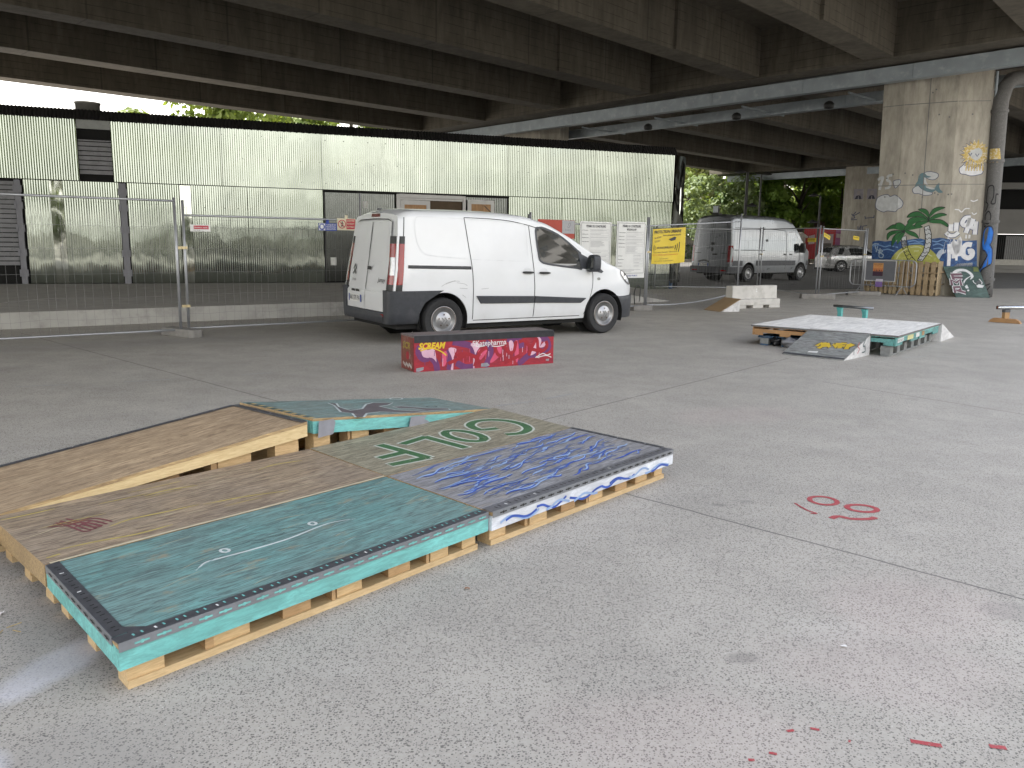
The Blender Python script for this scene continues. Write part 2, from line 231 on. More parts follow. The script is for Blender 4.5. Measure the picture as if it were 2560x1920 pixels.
# outlines of the paintings, in metres on their own surfaces
DATA={'mp_cloudL':[[(-0.047,2.857),(0.0,3.039),(0.146,3.126),(0.33,3.143),(0.414,3.084),(0.559,3.125),(0.71,3.02),(0.813,2.884),(0.779,2.75),(0.677,2.683),(0.592,2.605),(0.362,2.632),(0.225,2.6),(0.07,2.659),(-0.029,2.742)]],'mp_heart':[[(0.586,3.595),(0.675,3.596),(0.707,3.524),(0.653,3.425),(0.557,3.339),(0.498,3.453),(0.476,3.544),(0.526,3.58)]],'mp_dolphin':[[(1.567,3.666),(1.443,3.702),(1.377,3.781),(1.276,3.773),(1.21,3.676),(1.198,3.544),(1.141,3.457),(1.137,3.358),(1.238,3.4),(1.326,3.298),(1.475,3.218),(1.639,3.193),(1.716,3.246),(1.802,3.168),(1.931,3.181),(1.846,3.265),(1.81,3.354),(1.812,3.463),(1.735,3.421),(1.691,3.323),(1.589,3.337),(1.443,3.384),(1.36,3.474),(1.353,3.584),(1.406,3.644),(1.488,3.633)]],'mp_belly':[[(1.37,3.645),(1.354,3.573),(1.387,3.473),(1.461,3.423),(1.481,3.438),(1.434,3.527),(1.422,3.615)]],'mp_belly2':[[(1.424,3.367),(1.527,3.356),(1.703,3.295),(1.613,3.275),(1.489,3.317)]],'mp_cloudH':[[(1.366,3.792),(1.497,3.821),(1.66,3.787),(1.758,3.736),(1.751,3.639),(1.654,3.569),(1.512,3.586),(1.405,3.66)]],'mp_cloudS':[[(1.126,3.369),(1.059,3.282),(1.108,3.17),(1.253,3.152),(1.421,3.098),(1.603,3.117),(1.623,3.182),(1.475,3.218),(1.326,3.298),(1.217,3.4)]],'mp_cloudR':[[(2.335,3.907),(2.432,3.993),(2.506,4.1),(2.647,4.126),(2.777,4.035),(2.903,3.982),(2.996,3.971),(2.998,3.757),(2.844,3.692),(2.661,3.671),(2.514,3.714),(2.389,3.735),(2.333,3.821)]],'mp_sea':[[(-0.074,1.653),(0.118,1.69),(0.353,1.662),(0.536,1.693),(0.76,1.661),(1.01,1.721),(1.217,1.758),(1.382,1.771),(1.53,1.727),(1.732,1.763),(1.933,1.798),(2.137,1.767),(2.451,1.738),(2.662,1.708),(2.992,1.735),(3.054,0.916),(2.094,0.896),(-0.069,0.855)]],'mp_island':[[(0.552,1.083),(0.675,1.294),(0.857,1.457),(1.104,1.552),(1.395,1.568),(1.606,1.492),(1.779,1.36),(1.891,1.205),(1.929,0.937),(0.563,0.898)]],'mp_trunk1':[[(0.824,1.822),(0.85,1.571),(0.916,1.367),(1.071,1.073),(1.292,1.067),(1.145,1.235),(1.036,1.46),(0.994,1.642),(0.966,1.846)]],'mp_trunk2':[[(1.467,2.119),(1.52,1.873),(1.535,1.649),(1.49,1.377),(1.333,1.079),(1.479,1.06),(1.656,1.358),(1.702,1.606),(1.685,1.919),(1.603,2.175)]],'mp_splash':[[(2.374,0.92),(2.505,1.006),(2.919,1.047),(2.928,0.936)]],'ms_seven':[[(-0.024,3.622),(0.139,3.689),(0.089,3.492),(0.054,3.3)]],'ms_sevenb':[[(-0.009,3.462),(0.141,3.508)]],'ms_five':[[(0.434,3.743),(0.305,3.72),(0.283,3.593),(0.354,3.567),(0.396,3.48),(0.35,3.369),(0.221,3.346)]],'ms_bird1':[[(2.291,2.66),(2.406,2.65),(2.49,2.585),(2.59,2.684),(2.713,2.69)]],'ms_bird2':[[(2.726,2.942),(2.81,2.91),(2.93,2.959)]],'ms_bird3':[[(2.784,2.573),(2.851,2.512),(2.925,2.561)]],'ms_nine':[[(2.764,2.424),(2.611,2.4),(2.538,2.257),(2.606,2.181),(2.705,2.248),(2.751,2.402),(2.704,2.127),(2.659,1.951)]],'ms_four':[[(2.85,2.381),(2.796,2.139),(2.947,2.112)]],'ms_fourb':[[(2.928,2.305),(2.917,1.906)]],'ms_eye1':[[(2.219,2.21),(2.218,2.0)]],'ms_eye2':[[(2.372,2.266),(2.37,2.002)]],'ms_mouth':[[(2.088,1.955),(2.191,1.874),(2.337,1.876),(2.451,1.97)]],'ms_e1':[[(2.649,1.88),(2.701,1.881)]],'ms_e2':[[(2.648,1.845),(2.704,1.845)]],'ms_e3':[[(2.647,1.803),(2.707,1.804)]],'ms_e4':[[(2.743,1.881),(2.799,1.882)]],'ms_e5':[[(2.741,1.846),(2.801,1.847)]],'ms_e6':[[(2.738,1.804),(2.8,1.805)]],'ms_A1':[[(2.098,1.288),(2.164,1.756),(2.311,1.303)]],'ms_A2':[[(2.113,1.378),(2.291,1.41)]],'ms_drip':[[(2.202,1.568),(2.229,1.28),(2.233,0.933)]],'ms_M1':[[(2.377,1.171),(2.329,1.703),(2.439,1.328),(2.494,1.783),(2.525,1.24)]],'ms_drip2':[[(2.449,1.483),(2.445,1.105)]],'ms_G1':[[(2.858,1.589),(2.712,1.598),(2.622,1.464),(2.643,1.264),(2.784,1.189),(2.882,1.268),(2.872,1.401),(2.759,1.382)]],'ms_haze':[[(1.894,1.161),(1.984,1.342),(2.085,1.393)]],'ms_T1':[[(-0.074,1.531),(0.006,1.588),(0.139,1.581)]],'ms_T2':[[(0.011,1.579),(0.045,1.409)]],'ms_H1':[[(0.105,1.515),(0.065,1.316)]],'ms_H2':[[(0.192,1.447),(0.143,1.278)]],'ms_H3':[[(0.089,1.398),(0.166,1.372)]],'ms_B1':[[(0.211,1.401),(0.165,1.19),(0.269,1.141),(0.305,1.235),(0.208,1.296),(0.275,1.351),(0.211,1.401)]],'ms_w1':[[(-0.037,1.513),(0.126,1.55),(0.34,1.495),(0.5,1.532),(0.75,1.478)]],'ms_w2':[[(0.254,1.378),(0.438,1.416),(0.649,1.362)]],'ms_w3':[[(1.034,1.665),(1.221,1.701),(1.348,1.657),(1.48,1.693)]],'ms_w4':[[(1.716,1.696),(1.86,1.675),(2.018,1.733),(2.163,1.679)]],'ms_w5':[[(1.745,1.562),(1.905,1.609),(2.051,1.544)]],'ms_w6':[[(1.06,1.586),(1.267,1.618),(1.476,1.591)]],'ms_w7':[[(1.773,1.45),(1.934,1.475),(2.058,1.444)]],'ms_i1':[[(0.729,1.111),(0.824,1.297),(1.026,1.46)]],'ms_i2':[[(1.109,1.484),(1.316,1.51),(1.443,1.467)]],'ms_i3':[[(1.22,1.373),(1.365,1.386)]],'ms_i4':[[(1.577,1.311),(1.747,1.225)]],'m_z1':[[(0.837,1.719),(0.886,1.674),(0.926,1.72),(0.971,1.675),(0.985,1.71)],[(0.849,1.594),(0.905,1.545),(0.933,1.595),(0.989,1.551)],[(0.877,1.48),(0.933,1.431),(0.972,1.487),(1.027,1.449)],[(0.922,1.367),(0.982,1.318),(1.02,1.38),(1.074,1.358)],[(0.975,1.254),(1.041,1.209),(1.079,1.279),(1.134,1.246)],[(1.035,1.141),(1.111,1.108),(1.149,1.178),(1.213,1.149)]],'m_z2':[[(1.484,2.052),(1.536,2.019),(1.569,2.075),(1.637,2.03)],[(1.509,1.918),(1.561,1.873),(1.608,1.941),(1.683,1.885)],[(1.526,1.783),(1.581,1.734),(1.628,1.795),(1.696,1.751)],[(1.531,1.648),(1.59,1.593),(1.637,1.65),(1.702,1.606)],[(1.508,1.491),(1.572,1.447),(1.626,1.504),(1.687,1.46)],[(1.475,1.355),(1.546,1.306),(1.591,1.357),(1.654,1.335)],[(1.42,1.24),(1.491,1.197),(1.54,1.243),(1.599,1.222)],[(1.371,1.13),(1.435,1.1),(1.474,1.14)]],'m_f1':[[(0.353,2.03),(0.551,2.185),(0.752,2.151),(0.908,2.015),(0.737,2.037),(0.558,2.067)],[(0.414,1.722),(0.407,1.911),(0.608,2.003),(0.899,1.981),(0.68,1.923),(0.504,1.842)],[(0.565,1.533),(0.567,1.751),(0.702,1.912),(0.911,1.959),(0.773,1.799),(0.653,1.66)],[(0.725,1.597),(0.732,1.775),(0.829,1.913),(0.923,1.936),(0.839,1.754)],[(1.324,1.781),(1.249,1.916),(1.077,1.994),(0.909,1.993),(1.085,1.869),(1.213,1.825)],[(1.412,2.114),(1.273,2.181),(1.068,2.14),(0.887,2.004),(1.095,2.039),(1.239,2.069)],[(0.641,2.208),(0.788,2.242),(0.933,2.117),(0.898,1.993),(0.818,2.094)],[(1.368,2.32),(1.181,2.332),(0.999,2.242),(0.896,2.027),(1.069,2.118),(1.187,2.242)]],'m_f2':[[(0.977,2.42),(1.064,2.545),(1.289,2.588),(1.571,2.364),(1.339,2.454),(1.174,2.444)],[(0.997,2.264),(1.073,2.388),(1.299,2.432),(1.583,2.331),(1.347,2.32),(1.142,2.293)],[(1.21,2.136),(1.228,2.242),(1.39,2.298),(1.576,2.286),(1.397,2.186),(1.295,2.163)],[(1.275,2.644),(1.428,2.676),(1.556,2.587),(1.601,2.364),(1.479,2.52)],[(2.009,2.704),(1.851,2.728),(1.674,2.652),(1.578,2.409),(1.741,2.563),(1.897,2.65)],[(2.068,2.484),(1.944,2.54),(1.745,2.497),(1.583,2.331),(1.792,2.397),(1.95,2.452)],[(2.117,2.209),(2.101,2.138),(1.924,2.231),(1.721,2.242),(1.575,2.298),(1.755,2.353),(1.958,2.33)]],'m_sun':[[(2.857,4.3)]],'m_seams':[[(-0.02,5.815),(0.685,5.841),(1.414,5.874),(2.212,5.898),(2.983,5.91)],[(-0.03,3.443),(0.643,3.417),(1.482,3.422),(2.161,3.405),(2.993,3.422)],[(1.373,6.507),(1.338,2.802)]],'red':[[(1.923,4.623),(1.903,4.594),(1.872,4.576),(1.837,4.573),(1.805,4.585),(1.782,4.611),(1.772,4.645),(1.778,4.681),(1.798,4.712),(1.83,4.73),(1.865,4.734),(1.898,4.72),(1.921,4.694),(1.93,4.659),(1.923,4.623)],[(2.101,4.494),(2.081,4.47),(2.05,4.456),(2.014,4.454),(1.979,4.464),(1.953,4.485),(1.941,4.513),(1.944,4.542),(1.964,4.567),(1.995,4.582),(2.032,4.584),(2.068,4.573),(2.094,4.551),(2.105,4.523),(2.101,4.494)],[(1.776,4.333),(1.829,4.372),(1.89,4.332),(1.991,4.336),(2.033,4.365)],[(1.663,4.599),(1.689,4.475),(1.725,4.418),(1.691,4.416)],[(1.231,2.274),(1.315,2.251)],[(1.46,2.254),(1.506,2.245)],[(0.867,2.315),(0.891,2.321)],[(0.947,2.333),(0.972,2.325)],[(0.778,2.204),(0.8,2.199)],[(0.707,2.169),(0.725,2.168)],[(1.039,2.269),(1.045,2.266)]],'joint':[[(-7.485,12.389),(2.216,3.315)],[(0.258,6.761),(3.687,10.836)],[(3.459,8.951),(4.67,7.311)]],'dash':[[(-4.895,7.939),(-4.475,8.09)],[(-3.998,8.298),(-3.6,8.482)],[(-2.965,8.856),(-2.683,9.021)],[(-0.143,7.337),(0.229,7.594)],[(0.329,7.722),(0.598,7.995)],[(5.351,11.089),(5.73,11.248)],[(5.855,11.222),(6.178,11.256)]],'stain':[[(-1.525,2.452)],[(-1.566,2.684)],[(-1.427,2.12)],[(1.214,4.549)],[(0.861,2.77)],[(2.105,3.188)],[(1.67,3.288)],[(1.357,2.77)],[(0.802,2.376)],[(2.012,7.054)],[(2.454,6.612)],[(1.242,6.681)],[(-1.366,2.237)]],'skate':[[(0.47,0.371),(0.533,0.418),(0.585,0.42),(0.736,0.406),(0.923,0.403),(1.154,0.435),(1.283,0.393)],[(0.672,0.466),(0.663,0.459),(0.653,0.459),(0.645,0.468),(0.643,0.481),(0.646,0.494),(0.655,0.502),(0.665,0.501),(0.673,0.493),(0.676,0.479),(0.672,0.466)],[(1.118,0.474),(1.108,0.466),(1.098,0.466),(1.091,0.474),(1.089,0.487),(1.094,0.499),(1.104,0.507),(1.115,0.507),(1.122,0.499),(1.123,0.486),(1.118,0.474)],[(0.702,0.499),(0.753,0.493),(0.811,0.497),(0.836,0.453),(0.777,0.473)],[(0.871,0.485),(0.918,0.468),(0.954,0.484)],[(0.955,0.537),(1.028,0.495),(1.041,0.462)],[(0.748,0.654),(0.79,0.662),(0.89,0.683)]],'wood':[[(0.022,0.371),(0.121,0.392),(0.251,0.436),(0.375,0.444)],[(0.096,0.136),(0.244,0.119),(0.404,0.084),(0.57,0.09)],[(0.363,0.267),(0.475,0.297),(0.625,0.283),(0.793,0.272)],[(0.668,0.591),(0.782,0.606),(0.946,0.576)],[(1.323,0.605),(1.451,0.639),(1.613,0.603)],[(0.056,0.707),(0.156,0.699),(0.289,0.704)],[(0.807,0.258),(1.025,0.222),(1.221,0.153)],[(0.032,0.073),(0.086,0.08)]],'woodred':[[(0.196,0.468),(0.26,0.427),(0.329,0.422),(0.37,0.312)],[(0.24,0.502),(0.265,0.409),(0.281,0.301),(0.31,0.283)],[(0.262,0.372),(0.314,0.384),(0.338,0.293)]],'golf':[[(0.424,0.562),(0.423,0.128)],[(0.417,0.126),(0.169,0.157)],[(0.425,0.319),(0.223,0.32)],[(0.755,0.133),(0.772,0.522)],[(0.772,0.522),(0.547,0.484)],[(1.009,0.203),(0.965,0.182),(0.924,0.195),(0.893,0.24),(0.879,0.307),(0.883,0.386),(0.906,0.46),(0.944,0.515),(0.989,0.54),(1.032,0.527),(1.065,0.48),(1.079,0.408),(1.073,0.327),(1.048,0.254),(1.009,0.203)]],'golfG':[[(1.206,0.188),(1.314,0.141),(1.445,0.192),(1.524,0.32),(1.532,0.469),(1.468,0.576),(1.351,0.614),(1.23,0.548),(1.186,0.411),(1.302,0.352)]],'sil':[[(0.58,0.591),(0.62,0.569),(0.514,0.407),(0.478,0.227),(0.636,0.28),(0.829,0.465),(0.941,0.524),(1.1,0.488),(0.968,0.398),(0.846,0.359),(0.83,0.164),(0.924,0.094),(1.071,0.087),(1.04,0.189),(0.933,0.236),(0.943,0.301),(1.03,0.314),(1.161,0.178),(1.332,0.12),(1.287,0.063),(1.117,0.068),(0.969,0.049),(0.813,0.041),(0.655,0.129),(0.503,0.097),(0.361,-0.038),(0.315,-0.035),(0.414,0.122),(0.375,0.193),(0.539,0.467)],[(1.38,0.676),(1.348,0.651),(1.31,0.636),(1.275,0.635),(1.253,0.648),(1.249,0.671),(1.265,0.699),(1.296,0.723),(1.335,0.739),(1.371,0.74),(1.394,0.727),(1.397,0.704),(1.38,0.676)],[(1.314,0.223),(1.282,0.202),(1.246,0.193),(1.219,0.2),(1.212,0.22),(1.226,0.245),(1.258,0.266),(1.294,0.275),(1.321,0.269),(1.329,0.249),(1.314,0.223)]],'rb_white':[[(0.096,0.273),(0.162,0.249),(0.252,0.245),(0.274,0.055),(0.229,0.141),(0.118,0.168),(0.09,0.222)],[(0.428,0.257),(0.526,0.242),(0.491,0.148),(0.486,-0.001),(0.457,0.001),(0.451,0.15)],[(0.712,0.297),(0.842,0.28),(0.772,0.165),(0.761,0.004),(0.744,0.005),(0.742,0.167)],[(1.497,0.138),(1.596,0.311),(1.647,0.331),(1.674,0.274),(1.612,0.154),(1.523,0.114)],[(1.649,0.208),(1.713,0.273),(1.739,0.271),(1.72,0.216)],[(1.219,0.295),(1.268,0.304),(1.294,0.215),(1.245,0.173)]],'rb_pink':[[(0.965,0.068),(1.036,0.184),(1.072,0.247),(1.121,0.234),(1.11,0.147),(1.013,0.065)],[(1.293,0.281),(1.343,0.3),(1.358,0.134),(1.335,0.035),(1.302,0.126)],[(0.807,0.206),(0.867,0.225),(0.927,0.211),(0.892,0.148),(0.832,0.097)],[(0.342,0.198),(0.411,0.216),(0.399,0.089),(0.354,0.05)]],'rb_purple':[[(0.062,0.192),(0.118,0.147),(0.207,0.153),(0.263,0.097),(0.286,0.001)],[(0.074,0.295),(0.052,0.224),(0.106,0.148)],[(0.411,0.237),(0.457,0.129),(0.434,0.002)],[(0.479,0.328),(0.595,0.302),(0.712,0.265),(0.76,0.155)],[(0.902,0.309),(0.975,0.23),(0.952,0.101),(0.905,0.017)],[(1.6,0.121),(1.498,0.115),(1.41,0.053),(1.348,0.024)],[(1.621,0.31),(1.738,0.305),(1.779,0.202),(1.689,0.161)],[(0.365,0.186),(0.411,0.131),(0.457,0.15)],[(1.193,0.329),(1.368,0.31),(1.395,0.21)],[(0.526,0.082),(0.643,0.022),(0.761,0.025)]],'rb_dark':[[(0.526,0.167),(0.642,0.183),(0.772,0.133),(0.833,0.043)],[(0.761,0.025),(0.831,0.183),(0.927,0.243)],[(1.023,0.25),(1.073,0.149),(1.135,0.135)],[(1.132,0.332),(1.195,0.187),(1.283,0.171),(1.318,0.301)],[(1.355,0.289),(1.443,0.296),(1.521,0.203)],[(1.498,0.115),(1.546,0.224),(1.609,0.311),(1.625,0.154)],[(1.496,0.205),(1.676,0.162),(1.753,0.215),(1.738,0.283)],[(1.161,0.046),(1.272,0.083),(1.371,0.122)],[(0.422,0.078),(0.642,0.161)]],'rb_wl':[[(1.594,0.082),(1.69,0.128),(1.756,0.107),(1.808,0.122)],[(1.627,0.086),(1.743,0.102),(1.822,0.076)],[(1.627,0.081),(1.601,0.099)],[(0.771,0.267),(0.831,0.257),(0.896,0.264)],[(0.987,0.257),(1.06,0.248),(1.157,0.26)]],'rb_grey':[[(0.85,0.053),(0.929,0.059),(0.965,0.024),(0.917,0.011),(0.845,0.015)],[(0.023,0.044),(0.117,0.056),(0.111,0.022),(0.056,0.003),(0.023,0.007)],[(1.744,0.057),(1.79,0.06),(1.784,0.032),(1.742,0.037)]],'rb_text':[[(0.742,0.287),(1.175,0.286)],[(0.041,0.281),(0.365,0.29)],[(0.074,0.243),(0.207,0.268),(0.32,0.231),(0.399,0.174)]],'bd':[[(0.215,0.769),(0.381,0.862),(0.6,0.852),(0.718,0.687),(0.508,0.548),(0.43,0.452),(0.434,0.28)],[(0.122,0.721),(0.445,0.732)],[(0.148,0.715),(0.133,0.555)],[(0.162,0.629),(0.405,0.625)],[(0.024,0.373),(0.053,0.543),(0.181,0.46),(0.323,0.557),(0.292,0.37)],[(0.021,0.13),(0.056,0.31),(0.231,0.319),(0.228,0.239),(0.083,0.211),(0.331,0.136)],[(0.467,0.212),(0.449,0.191),(0.421,0.182),(0.4,0.19),(0.398,0.211),(0.416,0.232),(0.444,0.241),(0.465,0.233),(0.467,0.212)],[(0.692,0.539),(0.688,0.476),(0.741,0.414)],[(0.877,0.583),(0.924,0.479),(0.892,0.416)],[(0.725,0.372),(0.816,0.415),(0.953,0.376),(0.888,0.302),(0.74,0.31)],[(0.798,0.52),(0.896,0.531),(0.884,0.448),(0.782,0.425),(0.746,0.456)]],'kick':[[(0.395,0.372),(0.423,0.491),(0.488,0.392),(0.46,0.293)],[(0.455,0.518),(0.547,0.368)],[(0.508,0.51),(0.615,0.365),(0.614,0.496),(0.697,0.365),(0.67,0.546)],[(0.708,0.555),(0.771,0.363)],[(0.714,0.537),(0.802,0.546)],[(0.739,0.449),(0.815,0.466)],[(0.842,0.547),(0.881,0.351)],[(0.842,0.547),(0.917,0.519),(0.865,0.44)],[(0.496,0.08),(0.572,0.116)]]}
# ------------------------------------------------------------------ setting: ground, platform, street
def ground_mat():
    s=NT('concrete_ground'); co=s.co()
    big=s.noise(.35,co,3); mid=s.noise(2.2,co,5,.6); fine=s.noise(60,co,3,.7)
    c=s.mix(s.ramp(big,.3,.72),(.335,.312,.274),(.435,.408,.362))
    c=s.mix(s.ramp(mid,.36,.66,0,.7),c,(.285,.265,.235)); md2=s.noise(.9,s.co((1,1,1),(0,0,.4),(7,3,0)),6,.68); c=s.mix(s.ramp(md2,.50,.68,0,.55),c,(.255,.238,.212)); c=s.mix(s.ramp(md2,.30,.42,.35,0),c,(.47,.45,.41))
    c=s.mix(s.ramp(fine,.35,.75,0,.6),c,(.47,.44,.395))
    # dark aggregate grains and a few pale ones
    for sc,lo,col,thr in ((95,.40,(.09,.084,.075),.60),(150,.42,(.12,.113,.103),.5),(62,.28,(.10,.094,.085),.78),(80,.20,(.60,.58,.54),.92)):
        v=s.n('ShaderNodeTexVoronoi'); v.inputs['Scale'].default_value=sc; v.inputs['Randomness'].default_value=1; s.l(s.co((1,1,1),(0,0,.6+sc*.01)),v.inputs['Vector'])
        sep=s.n('ShaderNodeSeparateColor'); s.l(v.outputs['Color'],sep.inputs[0])
        a=s.ramp(v.outputs['Distance'],lo*.75,lo,1,0); b=s.ramp(sep.outputs[0],thr,thr+.02)
        c=s.mix(s.math('MULTIPLY',s.math('MULTIPLY',a,b),.85),c,col)
    # saw-cut joints
    for P in DATA['joint']:
        (x0,y0),(x1,y1)=P; d=math.hypot(x1-x0,y1-y0); nx,ny=-(y1-y0)/d,(x1-x0)/d; tx,ty=(x1-x0)/d,(y1-y0)/d
        dp=s.n('ShaderNodeVectorMath',operation='DOT_PRODUCT'); dp.inputs[1].default_value=(nx,ny,0); s.l(co,dp.inputs[0])
        dt=s.n('ShaderNodeVectorMath',operation='DOT_PRODUCT'); dt.inputs[1].default_value=(tx,ty,0); s.l(co,dt.inputs[0])
        wob=s.math('MULTIPLY',s.math('SUBTRACT',s.noise(3,co,3),.5),.02)
        dist=s.math('ABSOLUTE',s.math('ADD',s.math('SUBTRACT',dp.outputs['Value'],x0*nx+y0*ny),wob))
        m=s.ramp(dist,.004,.010,1,0); t0=x0*tx+y0*ty
        m=s.math('MULTIPLY',m,s.math('MULTIPLY',s.ramp(dt.outputs['Value'],t0-.01,t0,0,1),s.ramp(dt.outputs['Value'],t0+d+(9 if P is DATA['joint'][0] else 0),t0+d+.02+(9 if P is DATA['joint'][0] else 0),1,0)))
        c=s.mix(s.math('MULTIPLY',m,.8),c,(.07,.068,.065))
    # stains with a shape of their own: (x,y,rx,ry,angle,colour,strength)
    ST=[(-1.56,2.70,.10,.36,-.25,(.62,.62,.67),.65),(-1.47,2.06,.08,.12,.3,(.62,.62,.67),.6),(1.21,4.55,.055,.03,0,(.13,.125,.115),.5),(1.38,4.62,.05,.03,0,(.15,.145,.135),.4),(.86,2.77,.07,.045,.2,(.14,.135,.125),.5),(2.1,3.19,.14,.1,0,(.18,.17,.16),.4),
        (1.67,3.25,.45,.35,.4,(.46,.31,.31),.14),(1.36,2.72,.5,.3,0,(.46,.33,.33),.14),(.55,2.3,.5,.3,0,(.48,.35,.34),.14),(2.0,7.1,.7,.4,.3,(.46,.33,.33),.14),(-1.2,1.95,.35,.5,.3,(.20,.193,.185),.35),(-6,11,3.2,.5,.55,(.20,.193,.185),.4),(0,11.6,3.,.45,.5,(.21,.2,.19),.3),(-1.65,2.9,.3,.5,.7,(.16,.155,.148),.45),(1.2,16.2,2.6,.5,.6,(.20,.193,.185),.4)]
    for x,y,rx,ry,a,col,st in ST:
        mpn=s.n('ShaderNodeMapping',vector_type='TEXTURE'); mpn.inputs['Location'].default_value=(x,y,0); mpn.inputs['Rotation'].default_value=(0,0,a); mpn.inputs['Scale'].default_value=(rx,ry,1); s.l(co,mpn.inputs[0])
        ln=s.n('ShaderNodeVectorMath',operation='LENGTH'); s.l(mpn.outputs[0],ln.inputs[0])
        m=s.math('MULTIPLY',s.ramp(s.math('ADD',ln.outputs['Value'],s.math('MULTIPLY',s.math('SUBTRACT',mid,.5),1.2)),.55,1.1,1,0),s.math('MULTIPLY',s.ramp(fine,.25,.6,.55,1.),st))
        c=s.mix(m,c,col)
    return s.set(c,s.ramp(mid,.3,.7,.62,.8),bump=fine,bs=.35,bd=.004)
def concrete_mat(name,a,b,lines=True,beam=None):
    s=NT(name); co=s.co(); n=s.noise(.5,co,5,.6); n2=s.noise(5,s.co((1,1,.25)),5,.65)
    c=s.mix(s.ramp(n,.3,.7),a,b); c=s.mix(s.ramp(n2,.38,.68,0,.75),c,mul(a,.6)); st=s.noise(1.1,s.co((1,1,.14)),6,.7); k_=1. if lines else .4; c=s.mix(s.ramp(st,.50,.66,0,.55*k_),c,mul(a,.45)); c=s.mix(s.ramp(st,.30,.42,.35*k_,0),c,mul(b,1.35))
    h=n2
    if lines:
        sp=s.n('ShaderNodeSeparateXYZ'); s.l(co,sp.inputs[0])
        zz=s.math('ADD',s.math('MULTIPLY',sp.outputs[2],4.2),s.math('MULTIPLY',n,.25)); fr=s.math('FRACT',zz)
        bd=s.n('ShaderNodeTexWhiteNoise',noise_dimensions='1D'); s.l(s.math('FLOOR',zz),bd.inputs['W'])
        c=s.mix(s.math('MULTIPLY',bd.outputs['Value'],.30),c,mul(b,.7))
        ln=s.math('MULTIPLY',s.ramp(s.math('ABSOLUTE',s.math('SUBTRACT',fr,.5)),.455,.485,0,1),s.ramp(s.noise(1.7,co,3),.42,.55,.15,1))
        side=s.n('ShaderNodeNewGeometry'); sz=s.n('ShaderNodeSeparateXYZ'); s.l(side.outputs['Normal'],sz.inputs[0])
        ln=s.math('MULTIPLY',ln,s.ramp(s.math('ABSOLUTE',sz.outputs[2]),.4,.6,1,0))
        c=s.mix(s.math('MULTIPLY',ln,.75),c,(.02,.017,.013))
        # pour joints across the beam
        if beam:
            dp=s.n('ShaderNodeVectorMath',operation='DOT_PRODUCT'); dp.inputs[1].default_value=(beam[0],beam[1],0); s.l(co,dp.inputs[0])
            q=s.math('FRACT',s.math('MULTIPLY',dp.outputs['Value'],.26)); c=s.mix(s.math('MULTIPLY',s.ramp(s.math('ABSOLUTE',s.math('SUBTRACT',q,.5)),.490,.496,0,1),.5),c,(.025,.02,.016))
    return s.set(c,.85,bump=h,bs=.25,bd=.01)
m_ground=ground_mat()
m_asph=M('asphalt',(.11,.107,.102),.85,var=.2,scale=9,bump=.2,col2=(.16,.155,.15),wear=(.5,.75),wscale=1.3)
m_plat=M('platform_top',(.30,.285,.26),.8,var=.15,scale=3,col2=(.36,.345,.315),wscale=11)
m_platf=M('platform_face',(.37,.36,.335),.85,var=.12,scale=2,col2=(.26,.25,.235),wear=(.5,.7),wscale=3)
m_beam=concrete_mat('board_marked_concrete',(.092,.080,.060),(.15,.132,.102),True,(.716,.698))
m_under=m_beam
m_pil=concrete_mat('pillar_concrete',(.37,.34,.285),(.46,.43,.365),False)
m_pilseam=G('seam_dark',.16,rough=.9)
m_galv=M('galvanised_steel',(.30,.34,.365),.5,.25,var=.12,scale=2,col2=(.40,.43,.45),wear=(.55,.7),wscale=4)
m_dark=G('dark_steel',.02,rough=.5)
m_iron=M('cast_iron_pipe',(.115,.112,.108),.75,var=.15,scale=14,bump=.2,col2=(.2,.195,.19),wear=(.55,.75),wscale=30)
b=MB(); b.face([(-400,-400,0),(400,-400,0),(400,400,0),(-400,400,0)]); struct(b.build('ground',m_ground))
fa=R(35.5); fd=Vector((math.cos(fa),math.sin(fa)))
FA=Vector((5.18,27.39)); fca=R(21.45); FD=Vector((math.cos(fca),math.sin(fca))); FN=Vector((FD.y,-FD.x))      # facade corner, direction, outward normal
def fac(s,z,o=0.): q=FA+FD*s+FN*o; return Vector((q.x,q.y,z))
p0=Vector((-8.08,12.82)); pl=p0-fd*9; pr=p0+fd*13.1; fl_=FA+FD*-26; fr_=FA+FD*-3.0
b=MB(); b.hexa([(*pl,-.1),(*pr,-.1),(*fr_,-.1),(*fl_,-.1)],[(*pl,.262),(*pr,.262),(*fr_,.262),(*fl_,.262)],1)
b.m[1]=0
rf=pr+fd*1.9; ff=FA+FD*-.9
b.face([(*pr,.262),(*rf,.006),(*ff,.006),(*fr_,.262)],0); b.face([(*pr,.262),(*pr,-.05),(*rf,.006)],1)
struct(b.build('platform',[m_plat,m_platf]))
b=MB(); b.face([(-10,29.2,.004),(5.2,29.2,.004),(9.2,27.6,.004),(11.2,28.9,.004),(60,44,.004),(75,56,.004),(60,66,.004),(20,70,.004),(-30,66,.004)]); struct(b.build('road',m_asph))
b=MB(); b.face([(-60,-62,.004),(90,-30,.004),(100,30,.004),(78,26,.004),(58,-6,.004),(20,-20,.004),(-60,-24,.004)]); struct(b.build('road',m_asph))  # unseen, behind the viewer: dark road added to dim what the cladding mirrors
b=MB(); k0=Vector((-30,70.4)); k1=Vector((30,74)); b.hexa([(-30,66.6,-.1),(20,70.6,-.1),(19.5,78,-.1),(-30,74,-.1)],[(-30,66.6,.14),(20,70.6,.14),(19.5,78,.14),(-30,74,.14)]); struct(b.build('pavement',M('pavement_stone',(.34,.33,.31),.85,scale=2)))
